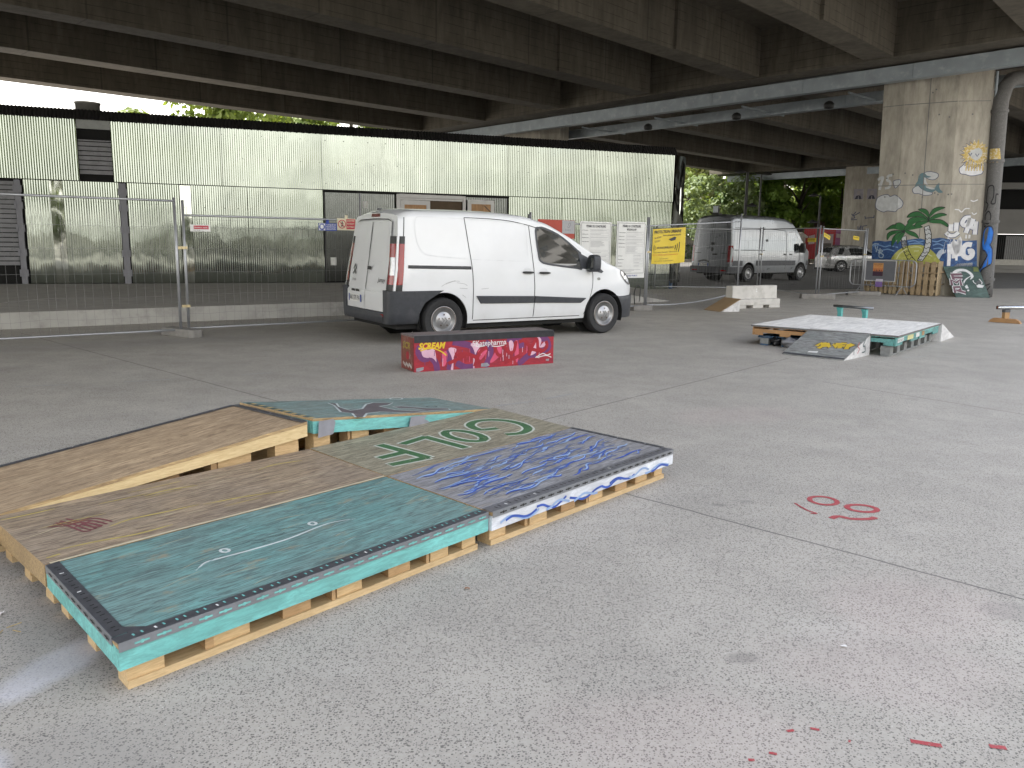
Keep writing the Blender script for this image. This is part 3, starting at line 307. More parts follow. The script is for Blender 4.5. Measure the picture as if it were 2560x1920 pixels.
# ------------------------------------------------------------------ the viaduct
via=thing('viaduct','concrete road viaduct with deep board-marked beams spanning overhead','bridge')
H,HT=7.0,8.5
E1=[(-4.776,43.448),(-1.357,39.712),(1.825,35.487),(4.894,31.966),(8.007,28.708),(10.975,25.387),(13.9,22.15)]
AZ0=[43.6,44.8,45.2,46.6,47.6,47.8,48.6]
V2=lambda a:Vector((math.cos(R(a)),math.sin(R(a))))
gd=V2(-48.9); gb=Vector((-gd.y,gd.x))                     # girder line and its crossing direction
def on_line(P,d,Q,e):
    P,Q=Vector(P),Vector(Q); den=d.x*e.y-d.y*e.x; w=Q-P; return P+d*((w.x*e.y-w.y*e.x)/den)
Q2=Vector((21.2,60.8)); g2=V2(-52); gb2=Vector((-g2.y,g2.x))
def beam(Pa,Pb,w0,w1,z0=H,z1=HT,flare=None):
    """near bottom edge from Pa to Pb, width w0 at Pa, w1 at Pb (away from the camera side)"""
    Pa,Pb=Vector(Pa),Vector(Pb); d=(Pb-Pa).normalized(); n=Vector((-d.y,d.x)); b=MB()
    def seg(A,B,o):
        b.hexa([(*(A-n*o),z0),(*(B-n*o),z0),(*(B+n*w1),z0),(*(A+n*w0),z0)],[(*(A-n*o),z1),(*(B-n*o),z1),(*(B+n*w1),z1),(*(A+n*w0),z1)])
    if flare:
        m_=Pb-d*flare; seg(Pa,m_,0.); seg(m_,Pb,.10)
    else: seg(Pa,Pb,0.)
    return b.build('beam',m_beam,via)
BW=[.88,.90,.84,.8,.78,.76,.76,.76]
for P,a,w in zip(E1,AZ0,BW):
    d=V2(a); A=Vector(P); beam(A-d*31,A,w,w,flare=5.2 if P[0]>4 else None)
    d1=V2(44.4); B0=on_line(A+gb*4.2,d1,Vector(E1[0])+gb*4.2,gd); B1=on_line(A,d1,Q2,g2); beam(B0,B1,.8,.8)
def girder(P,Q,wid,n):
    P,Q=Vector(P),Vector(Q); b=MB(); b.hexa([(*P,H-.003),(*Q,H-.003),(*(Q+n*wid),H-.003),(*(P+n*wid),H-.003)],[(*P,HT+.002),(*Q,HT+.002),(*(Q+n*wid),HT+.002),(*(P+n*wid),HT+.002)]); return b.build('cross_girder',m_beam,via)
gA=Vector(E1[0])-gd*2.5; gB=Vector(E1[-1])+gd*1.1
girder(gA,gB,4.2,gb)
girder(gA-V2(45)*35.2,gB-V2(48.2)*35.2,4.2,gb)
hA=Q2-g2*9; hB=Q2+g2*30
girder(hA,hB,4.0,gb2)
# deck slab over everything
sA,sB=gA-V2(45)*40,gB+gd*.2-V2(47)*40; sC,sD=gB+gd*6+V2(44.4)*70,gA+V2(44.4)*70
b=MB(); q=[sA,sB,gB+gd*.2,sC,sD,gA]
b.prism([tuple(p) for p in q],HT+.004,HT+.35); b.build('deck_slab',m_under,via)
b=MB()
for A,B in ((sA,gA),(gA,sD)):
    d=(B-A).normalized(); n=Vector((-d.y,d.x)); b.hexa([(*A,HT+.35),(*B,HT+.35),(*(B+n*.25),HT-.2),(*(A+n*.25),HT-.2)],[(*A,HT+1.3),(*B,HT+1.3),(*(B+n*.25),HT+1.3),(*(A+n*.25),HT+1.3)])
b.build('parapet',m_pil,via)
# steel service channels hung beside the pillars
def channel(P,Q,z0,z1,n,lab,dark=False,gaps=True):
    P,Q=Vector(P),Vector(Q); d=(Q-P).normalized(); Ln=(Q-P).length; T=frame((*P,0),(*d,0),(0,0,1),(*n,0)); b=MB(); x=0; k=0
    while x<Ln:
        x1=min(Ln,x+3.6); b.box(x,x1-.012,z0,z1,0,.05,0,T); b.box(x,x1-.012,z0,z0+.03,.05,.32,0,T); b.box(x,x1-.012,z1-.03,z1,.05,.32,0,T)
        x=x1; k+=1
    o=b.build('steel_channel',m_galv,via,label=lab); return o
c1A=Vector(E1[0])+gb*1.0-gd*1; c1B=Vector(E1[-1])+gb*1.0+gd*1
channel(c1A,c1B,6.50,6.94,gb,'grey steel channel in front of the painted pillar')
channel(c1A+gb*2.9,c1B+gb*2.9,6.42,6.80,gb,'steel channel behind the painted pillar')
channel(Q2-g2*8+gb2*1.0,Q2+g2*26+gb2*1.0,6.45,6.9,gb2,'far steel channel over the street')
b=MB()
for k in range(6):
    q=c1A+gb*1.05+gd*(2.2+k*4.1); b.tube([(*q,6.52),(*(q+gb*2.85),6.50)],.035,6)
b.build('cross_bracket',m_galv,via)
for k,t in enumerate((13.2,17.6,21.4)):
    q=c1A+gb*2.2+gd*t; b=MB(); b.lathe([(.0,.0),(.15,.02),(.18,.08),(.18,.17),(.12,.24),(.03,.28)],frame((*q,6.26),(1,0,0),(0,1,0)),16); b.build('spotlight',m_dark,via,smooth=True)
for t,l in ((9.3,1.6),(13.4,1.5),(16.4,1.5),(20.3,3.2)):
    b=MB(); q=c1A+gd*t; T=frame((*q,0),(*gd,0),(0,0,1),(*gb,0)); b.box(0,l,6.945,6.985,-.03,.02,0,T); b.build('cable_tray',m_dark,via)
# pillars: a six-sided shaft, the near one painted
PILL=[Vector(q) for q in ((11.847,27.195),(12.298,26.711),(13.547,25.9),(14.485,25.735))]
WC=[0.]
for i in range(3): WC.append(WC[-1]+(PILL[i+1]-PILL[i]).length)
LEAN=-.030
def wrap(w,z,c=0.):
    i=0 if w<WC[1] else 1 if w<WC[2] else 2
    d=(PILL[i+1]-PILL[i]).normalized(); q=PILL[i]+d*(w-WC[i]); n=Vector((d.y,-d.x)); return Vector((q.x+LEAN*z+n.x*c,q.y+n.y*c,z))
foot=PILL+[Vector((14.95,26.5)),Vector((14.55,27.15)),Vector((13.35,27.95)),Vector((12.4,28.05))]
def pillar(off,lean,lab,k=1.,zt=H-.005):
    b=MB(); n=len(foot); c=sum(foot,Vector((0,0)))/n; f=[c+(q-c)*k for q in foot]
    for i in range(n):
        a,e=f[i]+off,f[(i+1)%n]+off; b.face([(*a,0),(*e,0),(e.x+lean*zt,e.y,zt),(a.x+lean*zt,a.y,zt)])
    b.face([(q.x+off.x,q.y+off.y,0) for q in reversed(f)]); b.face([(q.x+off.x+lean*zt,q.y+off.y,zt) for q in f])
    return b.build('pillar',m_pil,via,label=lab)
pil=pillar(Vector((0,0)),LEAN,'grey concrete pillar painted with two palm trees, clouds and a dolphin')
o2=Vector((0.95,41.0))-Vector((13.35,26.8)); pillar(o2,0,'unpainted pillar showing above the metal roof')
o3=Vector((24.75,58.9))-Vector((13.35,26.8)); pil3=pillar(o3,0,'far pillar with two torn portrait posters')
def clip(poly,axis,val,keep_less):
    o=[]
    for i in range(len(poly)):
        a,b_=poly[i],poly[(i+1)%len(poly)]; ia=(a[axis]<=val)==keep_less; ib=(b_[axis]<=val)==keep_less
        if ia: o.append(a)
        if ia!=ib: t=(val-a[axis])/(b_[axis]-a[axis]); o.append((a[0]+(b_[0]-a[0])*t,a[1]+(b_[1]-a[1])*t))
    return o
def wpoly(b,poly,mi,sm=0):
    if sm: poly=[(q.x,q.y) for q in spline([(x,y) for x,y in poly],sm,True)]
    b.lift+=.0003; e=1e-4
    for i in range(3):
        p=poly
        if i>0: p=clip(p,0,WC[i]+e,False)
        if i<2 and p: p=clip(p,0,WC[i+1]-e,True)
        elif p: p=clip(p,0,WC[3]-.02,True)
        if len(p)>2: b.face([wrap(x,y,.004+b.lift) for x,y in p],mi)
def wrib(b,pts,w,mi,sm=True,taper=False):
    q=spline(pts,6) if sm else [Vector(p) for p in pts]; o=[q[0]]
    for p in q[1:]:
        n=max(1,int((p-o[-1]).length/.05)); a=o[-1]
        for k in range(1,n+1): o.append(a+(p-a)*k/n)
    b.lift+=.0003; b.rib([(p.x,p.y) for p in o],w,wrap,mi,.004,False,taper=taper)
def P_(name,col,rough=.65,var=.12,scale=9,**k): return M(name,col,rough,var=var,scale=scale,**k)
pw=P_('paint_white',(.62,.62,.63)); pgrey=P_('paint_grey_white',(.47,.48,.48)); pline=P_('paint_outline',(.09,.10,.16)); psea=P_('paint_sea_blue',(.02,.055,.16),col2=(.04,.11,.26),wear=(.45,.6),scale=4); psea2=P_('paint_light_blue',(.16,.27,.46))
pyel=P_('paint_sand_yellow',(.36,.36,.075),col2=(.42,.42,.13),wear=(.5,.6),scale=5); pgreen=P_('paint_palm_green',(.02,.115,.03)); pblack=P_('paint_black',(.015,.015,.016)); pteal=P_('paint_dolphin_grey',(.115,.19,.21)); psun=P_('paint_sun_yellow',(.50,.36,.10),col2=(.6,.55,.45),wear=(.5,.6),scale=8); pblue=P_('paint_bright_blue',(.02,.17,.62)); psplash=P_('paint_faded_white',(.48,.54,.62),scale=15,col2=(.25,.33,.45),wear=(.5,.65))
def dp(k): return DATA['mp_'+k][0]
def ds(k): return DATA['ms_'+k][0]
def mural(name,fn,mats): b=MB(); fn(b); return b.build(name,mats,pil)
def f_sea(b):
    wpoly(b,dp('sea'),0); wpoly(b,dp('island'),2,2)
    for k in 'w1 w2 w3 w4 w5 w6 w7'.split(): wrib(b,ds(k),.035,1)
    for k in 'i1 i2 i3 i4'.split(): wrib(b,ds(k),.03,3)
mural('mural_sea',f_sea,[psea,psea2,pyel,P_('paint_pale_sand',(.52,.52,.30))])
def f_palm(b):
    for tr,zz,ff in (('trunk1','m_z1','m_f1'),('trunk2','m_z2','m_f2')):
        t=dp(tr); wpoly(b,t,0); wrib(b,t+[t[0]],.022,1,False)
        for z in DATA[zz]: wrib(b,z,.02,1,False)
        for fpl in DATA[ff]:
            cx=sum(p[0] for p in fpl)/len(fpl); cy=sum(p[1] for p in fpl)/len(fpl)
            wpoly(b,[(cx+(x-cx)*1.1,cy+(y-cy)*1.16+.004) for x,y in fpl],1,3)
            wpoly(b,fpl,2,3)
mural('mural_palm_trees',f_palm,[pgrey,pblack,pgreen])
def f_cloud(k):
    def fn(b): wpoly(b,dp(k),0,3); wrib(b,dp(k)+[dp(k)[0]],.022,1)
    return fn
for k in ('cloudL','cloudR'): mural('mural_cloud',f_cloud(k),[pgrey if k=='cloudL' else pw,pline])
def f_sun(b):
    sx,sy=DATA['m_sun'][0][0]; star=[]; rs=random.Random(3)
    for i in range(44):
        a=2*PI*i/44; r=(.33 if i%2 else .44)+rs.uniform(-.03,.03); star.append((sx-.10+r*math.cos(a),sy+r*math.sin(a)))
    wpoly(b,star,2); wrib(b,[p for p in star if p[0]<3.06][8:36],.016,1,False)
    for i in range(7): wrib(b,[(sx-.3+.07*i,sy-.1),(sx-.34+.08*i,sy-.48)],.04,2)
    wpoly(b,[(sx-.28,sy+.05),(sx-.02,sy+.2),(sx+.10,sy+.02),(sx-.08,sy-.18)],0,3)
    for x,y in ((-.25,.0),(-.05,-.02)): wrib(b,[(sx+x-.05,sy+y+.05),(sx+x,sy+y-.04),(sx+x+.05,sy+y+.05)],.022,1,False)
mural('mural_sun',f_sun,[pgrey,pline,psun])
def f_dol(b):
    for k in ('cloudH','cloudS'): wpoly(b,dp(k),0,3); wrib(b,dp(k)+[dp(k)[0]],.02,2)
    wpoly(b,dp('dolphin'),1,2); wpoly(b,dp('belly'),0,2); wpoly(b,dp('belly2'),0,2)
mural('mural_dolphin',f_dol,[pgrey,pteal,pline])
LM=[pw,pline,P_('paint_pale_blue',(.28,.35,.42)),pgrey,psplash]
def strokes(lst,mi,out=None,sm=True):
    def fn(b):
        if out is not None:
            for k,w in lst: wrib(b,ds(k),w+.045,out,sm)
        for k,w in lst: wrib(b,ds(k),w,mi,sm)
    return fn
mural('mural_number',strokes((('seven',.085),('sevenb',.05),('five',.075)),3),LM)
def f_heart(b): wpoly(b,dp('heart'),3,3); wrib(b,dp('heart')+[dp('heart')[0]],.02,1)
mural('mural_heart',f_heart,LM)
for k in ('bird1','bird2','bird3'): mural('mural_bird',strokes(((k,.03),),0),LM)
mural('mural_number',strokes((('nine',.125),('four',.11),('fourb',.12)),0,1),LM)
for k,w in (('eye1',.13),('eye2',.13),('mouth',.11)): mural('mural_smiley',strokes(((k,w),),0,1),LM)
mural('mural_dashes',strokes([(k,.03) for k in ('e1','e2','e3','e4','e5','e6')],0),LM)
mural('mural_tag',strokes([(k,.03) for k in ('T1','T2','H1','H2','H3','B1')],2),LM)
def f_amg(b):
    wrib(b,ds('haze'),.14,4)
    for k,w in (('drip',.10),('drip2',.07)): wrib(b,ds(k),w,0)
    for k,w,sm in (('A1',.13,False),('A2',.10,True),('M1',.14,False),('G1',.15,True)): wrib(b,ds(k),w,0,sm)
mural('mural_tag',f_amg,LM)
mural('mural_splash',lambda b:wpoly(b,dp('splash'),0),LM)
b=MB()
for st in DATA['m_seams'][:2]:
    y=sum(p[1] for p in st)/len(st); wrib(b,[(0.01,y),(WC[1]-.01,y)],.02,0,False); wrib(b,[(WC[1]+.01,y),(WC[2]-.01,y)],.022,0,False); wrib(b,[(WC[2]+.01,y),(WC[3]-.03,y)],.016,0,False)
wrib(b,[(1.38,6.9),(1.35,1.8)],.022,0,False)
for i in range(16): b.disc(random.uniform(.1,3.),random.choice((3.1,3.75,5.5,6.2))+random.uniform(-.1,.1),.025,wrap,0,8,off=.004)
b.build('formwork_seam',m_pilseam,pil)
# far pillar posters (plain portraits) and writing
f3=[q+o3 for q in PILL]; d3=(f3[2]-f3[1]).normalized(); T3=frame((*f3[1],0),(*d3,0),(0,0,1),(d3.y,-d3.x,0))
m_pp=P_('paper_grey',(.30,.28,.31),scale=3); m_pd=P_('print_dark',(.05,.05,.075)); m_pk=P_('print_skin_grey',(.33,.30,.30))
for x in (.05,.92):
    b=MB(); b.box(x,x+.62,4.75,5.45,.004,.014,0,T3); b.disc(x+.31,5.18,.12,T3,2,12,.16,.016); b.poly([(x+.08,4.76),(x+.54,4.76),(x+.45,4.98),(x+.31,5.02),(x+.17,4.98)],T3,1,.016); b.poly([(x+.28,4.76),(x+.35,4.76),(x+.33,4.98),(x+.30,4.98)],T3,0,.017); b.build('portrait_poster',[m_pp,m_pd,m_pk],pil3)
b=MB()
for st in ([(.0,3.75),(.25,3.5),(.0,3.45)],[(.3,3.9),(.1,3.6),(.55,3.85)],[(-.0,3.35),(.4,3.35)],[(.9,3.45),(1.5,3.5)],[(.9,3.6),(.95,3.4)],[(1.5,3.65),(1.48,3.45)],[(.5,2.9),(.55,2.6),(.7,2.95),(.7,2.6)],[(.8,2.9),(.85,2.6)],[(.8,2.9),(1.1,2.95)]): b.rib(st,.06,T3,0,.005)
b.build('graffiti',[pline],pil3)
# drain pipe beside the painted pillar
pd_=thing('drain_pipe','thick grey downpipe with blue and black graffiti beside the painted pillar','pipe',(14.70,25.66,0))
lx=LEAN
b=MB(); pts=[(lx*z,0,z) for z in (0,.5,2,4,5.6)]+[(lx*5.6+.02,.02,5.9),(lx*5.6+.12,.06,6.25),(lx*5.6+.34,.16,6.5),(lx*5.6+.7,.3,6.58),(lx*5.6+1.6,.7,6.6)]; b.tube(pts,.215,20); b.build('pipe',m_iron,pd_,smooth=True)
for z in (2.3,4.1,5.55,.55):
    b=MB(); b.tube([(lx*z,0,z-.04),(lx*z,0,z+.04)],.245,20); b.build('pipe_collar',m_iron,pd_)
def cyl(a,z,c=0.): return Vector((lx*z+(.218+c)*math.cos(a),(.218+c)*math.sin(a),z))
def crib(b,pts,w,mi):
    b.rib([(p.x,p.y) for p in spline(pts,8)],w,lambda a,z,c=0.:cyl(a/.3,z,c),mi,.003,False)
def px(u,v): return (u*.3*1.0,v)      # u: angle round the pipe in radians
A0=-PI*.72
def ag(t): return (A0-.9+1.9*t)*.3
b=MB(); blob=[(.10,1.62),(.12,1.95),(.30,2.12),(.62,2.15),(.78,2.0),(.76,1.75),(.66,1.6),(.82,1.45),(.85,1.1),(.70,.98),(.30,.86),(.06,.72),(.03,.82),(.35,1.1),(.52,1.28),(.38,1.4),(.2,1.45)]
q=[(ag(x),y) for x,y in blob]; b.inc=.0004; b.lift+=.001
bb=[(p.x,p.y) for p in spline(q,4,True)]
b.poly(bb,lambda a,z,c=0.:cyl(a/.3,z,c),0,.004); crib(b,q+[q[0]],.045,1)
for st in ([(.15,2.9),(.2,3.3),(.55,3.35),(.62,3.05),(.5,2.85),(.75,2.85),(.78,3.1),(.95,3.1)],[(.1,2.9),(.3,2.8),(.15,2.6)],[(.2,2.25),(.18,2.5),(.4,2.6),(.55,2.45),(.45,2.25),(.2,2.25)],[(.1,2.3),(.15,2.15),(.3,2.18)],[(.1,.6),(.5,.52),(.9,.6)],[(.1,.38),(.5,.36),(.9,.42)],[(.9,.35),(.6,.15),(.7,0.06),(.95,.1)]): crib(b,[(ag(x),y) for x,y in st],.04,1)
for i in range(9): crib(b,[(ag(.15+.07*i),4.45),(ag(.2+.08*i),4.05+.04*(i%3))],.06,2)
b.build('graffiti',[pblue,pblack,psun],pd_)
b=MB(); T=frame((15.02,25.6,0),(1,0,0),(0,0,1)); b.tube([(14.56,25.70,.3),(14.56+LEAN*6.6,25.70,6.7)],.035,8); tag(b.build('conduit',m_galv),'thin grey conduit running up the corner of the painted pillar','conduit')

# ------------------------------------------------------------------ metal-clad pavilion
def metal_mat(name,base,rough,wave=.42):
    s=NT(name); co=s.co(); n=s.noise(.9,s.co((1,1,.5)),3,.5); n2=s.noise(14,co,3)
    c=s.mix(s.ramp(s.noise(1.6,s.co((1,1,.22)),4),.35,.7),mul(base,.80),base)
    return s.set(c,s.ramp(n2,.3,.7,rough*.8,rough*1.3),1.,bump=n,bs=wave,bd=.03)
m_corr=metal_mat('corrugated_metal',(.29,.315,.275),.05)
m_mirror=metal_mat('polished_metal',(.45,.47,.42),.05,.55)
m_blackcorr=M('black_corrugated_glazing',(.10,.105,.10),.12,1.,var=.1)
m_roofblk=M('black_roof_sheet',(.016,.015,.015),.55,var=.2,scale=3)
m_wfr=M('white_door_frame',(.62,.61,.60),.5,var=.05)
m_osb=M('door_plywood',(.42,.24,.11),.6,var=.2,scale=3,stretch=(6,6,.6),col2=(.33,.18,.08),wscale=8)
m_shut=M('grey_shutter',(.20,.20,.21),.5,.3,var=.12,scale=4,col2=(.13,.13,.135),wear=(.55,.7))
m_post=M('grey_door_post',(.20,.20,.22),.5,.4,var=.08)
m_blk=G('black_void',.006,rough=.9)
pav=thing('pavilion','long low pavilion clad in shiny corrugated metal with black roof edge','building')
rnd=random.Random(5)
def corr(name,s0,s1,z0,z1,mat_,o=0.,amp=.0024,pitch=.056,tilt=0.,label=None,bow=.0035):
    n=int((s1-s0)/pitch*6); b=MB(); rows=[z0,z0+(z1-z0)*.33,z0+(z1-z0)*.66,z1]; ph=rnd.uniform(0,9)
    for j,z in enumerate(rows):
        for i in range(n+1):
            s=s0+(s1-s0)*i/n; f=(s-s0)/(s1-s0)
            w=amp*math.sin(2*PI*(s-s0)/pitch)+tilt*(f-.5)+bow*math.sin(s*1.7+ph)*(1 if 0<j<3 else .3)
            b.v.append(tuple(fac(s,z,o+w)))
    for j in range(3):
        for i in range(n):
            q=j*(n+1)+i; b.f.append((q,q+1,q+n+2,q+n+1)); b.m.append(0)
    return b.build(name,mat_,pav,True,label=label)
# solid core behind the cladding
bk=lambda s,d: FA+FD*s-FN*d
b=MB(); e=Vector((math.cos(R(60)),math.sin(R(60))))
b.prism([tuple(bk(-27,.10)),tuple(bk(-.05,.10)),tuple(FA+e*1.0-FN*.12),tuple(bk(.2,7.5)),tuple(bk(-27,7.5))],-.05,4.36); b.build('core_wall',m_blk,pav)
Z1,Z2=2.835,4.33
for s0,s1,t in ((-26.5,-17.29,.03),(-16.52,-13.9,.012),(-13.9,-11.3,-.02),(-11.3,-8.7,.01),(-8.7,-5.8,-.01),(-5.8,-2.9,.02),(-2.9,-.02,-.008)):
    corr('upper_panel',s0+.004,s1-.004,Z1,Z2,m_corr,.012,tilt=t)
corr('door_panel',-18.55,-17.985,.275,Z1-.02,m_corr,tilt=.02); corr('door_panel',-17.69,-16.43,.275,Z1-.02,m_corr,tilt=-.01)
b=MB(); T=frame(fac(-17.98,.275),(*FD,0),(0,0,1),(*FN,0)); b.box(0,.14,0,2.53,-.01,.006,0,T); b.box(.146,.285,0,2.53,-.01,.010,0,T); b.build('mirror_strip',m_mirror,pav)
corr('door_panel',-16.23,-15.0,.275,Z1-.02,m_corr,tilt=.015); corr('door_panel',-14.70,-13.3,.275,Z1-.02,m_corr,tilt=-.012)
b=MB(); b.box(3.0,3.14,0,2.53,-.01,.006,0,T); b.box(3.146,3.27,0,2.53,-.01,.010,0,T); b.build('mirror_strip',m_mirror,pav)
corr('door_panel',-13.29,-11.29,.275,Z1-.02,m_corr,tilt=.01)
corr('lower_panel',-5.78,-4.0,.50,Z1-.02,m_corr); corr('lower_panel',-3.995,-2.2,.50,Z1-.02,m_corr,tilt=.012); corr('lower_panel',-2.195,-.02,.50,Z1-.02,m_corr,tilt=-.01)
corr('base_panel',-5.0,-.02,.0,.485,m_corr,-.006)
corr('glazing_panel',-11.25,-9.25,.30,2.76,m_blackcorr,-.03); corr('glazing_panel',-7.12,-5.80,.30,2.76,m_blackcorr,-.03)
for s0 in (-10.28,-11.27,-5.80): 
    b=MB(); b.box(0,.035,.28,2.8,-.03,.012,0,frame(fac(s0,0),(*FD,0),(0,0,1),(*FN,0))); b.build('mullion',m_dark if s0>-6 or s0<-11 else m_post,pav)
b=MB(); T0=frame(fac(0,0),(*FD,0),(0,0,1),(*FN,0)); b.box(-11.27,-5.76,2.77,2.83,-.05,.03,0,T0); b.build('lintel',m_blk,pav)
# screws along the panel rows
b=MB()
for z in (3.0,3.55,4.15,2.25,1.2):
    s=-16.4
    while s<-.1:
        if not (z<2.8 and -11.3<s<-5.7):
            b.box(s-.008,s+.008,z-.008,z+.008,.016,.027,0,T0)
        s+=.056*rnd.choice((6,9,12))
b.kind=1; o=b.build('screw_row',m_dark,pav); o['kind']='stuff'
# polished end panel turned away at the corner
b=MB(); Te=frame((FA.x+.01,FA.y+.005,0),(*e,0),(0,0,1)); n=10
for j in range(13):
    for i in range(n+1):
        x=1.02*i/n; z=.2+4.13*j/12; b.v.append(tuple(Te(x,z,.008+.018*math.sin(j*.9+i*.35)+.010*math.sin(i*1.1-j*.5))))
for j in range(12):
    for i in range(n): q=j*(n+1)+i; b.f.append((q,q+1,q+n+2,q+n+1)); b.m.append(0)
b.build('polished_end_panel',m_mirror,pav,True)
b=MB(); b.box(.25,.36,0,.25,-.12,-.03,0,Te); b.build('support_post',M('blue_steel',(.06,.10,.17),.5),pav)
# doors: posts with hinges, white frame, plywood-filled leaves
for s0,w in ((-18.74,.13),(-16.41,.15)):
    b=MB(); b.box(0,w,.24,2.80,-.02,.035,0,frame(fac(s0,0),(*FD,0),(0,0,1),(*FN,0)))
    for z in (.45,.95,1.55,2.1,2.5): b.box(-.03,.02,z,z+.17,.02,.055,0,frame(fac(s0,0),(*FD,0),(0,0,1),(*FN,0))); b.box(w-.02,w+.03,z,z+.17,.02,.055,0,frame(fac(s0,0),(*FD,0),(0,0,1),(*FN,0)))
    b.build('door_post',m_post,pav)
Td=frame(fac(-9.22,.26),(*FD,0),(0,0,1),(*FN,0))
b=MB(); b.box(0,.10,0,2.52,-.02,.06,0,Td); b.box(2.0,2.08,0,2.52,-.02,.06,0,Td); b.box(.10,2.0,2.42,2.52,-.02,.06,0,Td); b.box(.10,2.0,2.36,2.415,-.02,.03,0,Td); b.build('door_frame',m_wfr,pav,bevel=.008)
def leaf(x0,x1,z1,c0,boards,op=0.):
    b=MB(); d=.11; b.box(x0,x0+d,.02,z1,c0,c0+.05,0,Td); b.box(x1-d,x1,.02,z1,c0,c0+.05,0,Td); b.box(x0+d,x1-d,z1-.12,z1,c0,c0+.05,0,Td); b.box(x0+d,x1-d,.02,.2,c0,c0+.05,0,Td); o=b.build('door_leaf',m_wfr,pav,bevel=.006)
    b=MB(); n=boards; w=(x1-x0-2*d)/n
    for i in range(n): b.box(x0+d+w*i+.004,x0+d+w*(i+1)-.004,.2,z1-.12,c0+.01+.006*(i%2),c0+.03+.006*(i%2),0,Td)
    b.build('plywood_fill',m_osb,o)
leaf(.12,1.0,2.35,-.01,1); leaf(2.12,2.96,2.42,.07,5)
b=MB(); b.box(1.02,1.98,.02,2.36,-.035,-.03,0,Td); b.box(1.02,1.34,.02,2.1,-.028,-.024,1,Td); b.build('doorway',[M('dim_interior',(.10,.07,.045),.9),m_blk],pav)
for (x,z,w,h) in ((-.95,2.35,.14,.2),(-1.9,.75,.16,.22)):
    b=MB(); b.box(x,x+w,z-.26,z+h-.26,.0,.006,0,Td); b.build('paper_notice',M('white_paper',(.6,.6,.58),.8),pav)
# open shutter bays
def shutter(s0,s1,z0,z1,torn=False,frm=(4.08,4.32)):
    Ts=frame(fac(s0,0),(*FD,0),(0,0,1),(*FN,0)); w=s1-s0; b=MB(); z=z0; k=0
    while z<z1-.02:
        h=min(.115,z1-z); d=.07; x0=0 if not (torn and z<1.3) else w-.95-.4*rnd.random()*(z<1.0)
        b.box(x0,w,z+.004,z+h-.018,-d,-d+.03,0,Ts); b.box(x0,w,z+h-.018,z+h-.004,-d,-d+.012,1,Ts); z+=h; k+=1
    b.build('shutter',[m_shut,m_blk],pav)
sh=[(-17.29,-16.52)]
b=MB(); Tq=frame(fac(-17.29,0),(*FD,0),(0,0,1),(*FN,0)); b.box(0,.77,4.10,4.32,-.06,.0,0,Tq); b.build('lintel',M('lintel_grey',(.30,.31,.30),.7),pav)
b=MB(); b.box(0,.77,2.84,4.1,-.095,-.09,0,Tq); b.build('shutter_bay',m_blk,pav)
shutter(-17.28,-16.53,3.0,3.86)
shutter(-26,-18.76,.72,2.78,True)
# roof with ribbed black edge, vent
b=MB(); n=640; 
for j,(z,o_) in enumerate(((4.315,.07),(4.57,-.12),(4.60,-2.5),(4.62,-7.6))):
    for i in range(n+1):
        s=-27+27.08*i/n; a=.018*(1 if i%2 else -1)*(1. if j<3 else .2); q=fac(s,z+a*.6,o_+a*.5); b.v.append(tuple(q))
for j in range(3):
    for i in range(n): q=j*(n+1)+i; b.f.append((q,q+1,q+n+2,q+n+1)); b.m.append(0)
b.build('roof',m_roofblk,pav)
b=MB(); q=fac(-17.05,4.45,-.55); b.lathe([(.29,0),(.29,.30),(.31,.31),(.31,.35),(.0,.36)],frame(q,(1,0,0),(0,1,0)),20); b.build('roof_vent',M('vent_metal',(.25,.24,.22),.5,.5),pav,True)
# ------------------------------------------------------------------ mesh fence panels on concrete feet
m_fence=M('fence_steel',(.38,.39,.41),.42,.6,var=.08)
m_wire=M('fence_wire',(.16,.16,.16),.5,.5,var=.05)
m_brass=M('clamp_steel',(.48,.40,.24),.4,.7)
m_foot=M('foot_concrete',(.22,.21,.195),.9,var=.15,scale=12,bump=.2)
def panel(P,Q,label,z0=.11,z1=1.93,zr=None,top=2.06,post=(1,1),lift=(0,0),sag=0.,wires=True):
    P,Q=Vector(P),Vector(Q); d=(Q-P); Ln=d.length; d.normalize(); t=thing('fence_panel',label,'fence panel',(*P,0),az(d),'mesh site fence panels')
    zz=lambda x,z: z+lift[0]+(lift[1]-lift[0])*x/Ln
    for x,k in ((0,0),(Ln,1)):
        if post[k]:
            b=MB(); b.tube([(x,0,zz(x,.04)),(x,0,zz(x,top))],.021,8); b.build('post',m_fence,t,True)
    for z in (z1,z0):
        b=MB(); n=8; b.tube([(Ln*i/n,0,zz(Ln*i/n,z)-(sag*4*(i/n)*(1-i/n) if z==z0 else 0)) for i in range(n+1)],.0165,8); b.build('rail',m_fence,t,True)
    if wires:
        b=MB(); n=int(Ln/.115); rr=random.Random(int(P.x*100))
        for i in range(1,n):
            x=Ln*i/n; k=rr.uniform(-.02,.02); b.tube([(x,.0,zz(x,z1)),(x+.3*k,.01,zz(x,(z0+z1)*.6)),(x+k,.015+rr.uniform(-.02,.03),zz(x,z0+.28)),(x,.0,zz(x,z0))],.0017,4,cap=False)
        for z in (z0+.22,z0+.5,z0+.85,z0+1.2,z0+1.52,z1-.06):
            wob=.02 if z<.7 else .004
            b.tube([(Ln*i/10,.006,zz(Ln*i/10,z)+rr.uniform(-wob,wob)) for i in range(11)],.0018,4,cap=False)
        b.build('wire_mesh',m_wire,t)
    return t
def clamp(par,x,z,w=.10):
    b=MB(); b.box(x-w/2-.03,x+w/2+.03,-.035,-.015,z-.02,z+.02); b.tube([(x,-.05,z),(x,.03,z)],.01,6); b.build('clamp',m_brass,par)
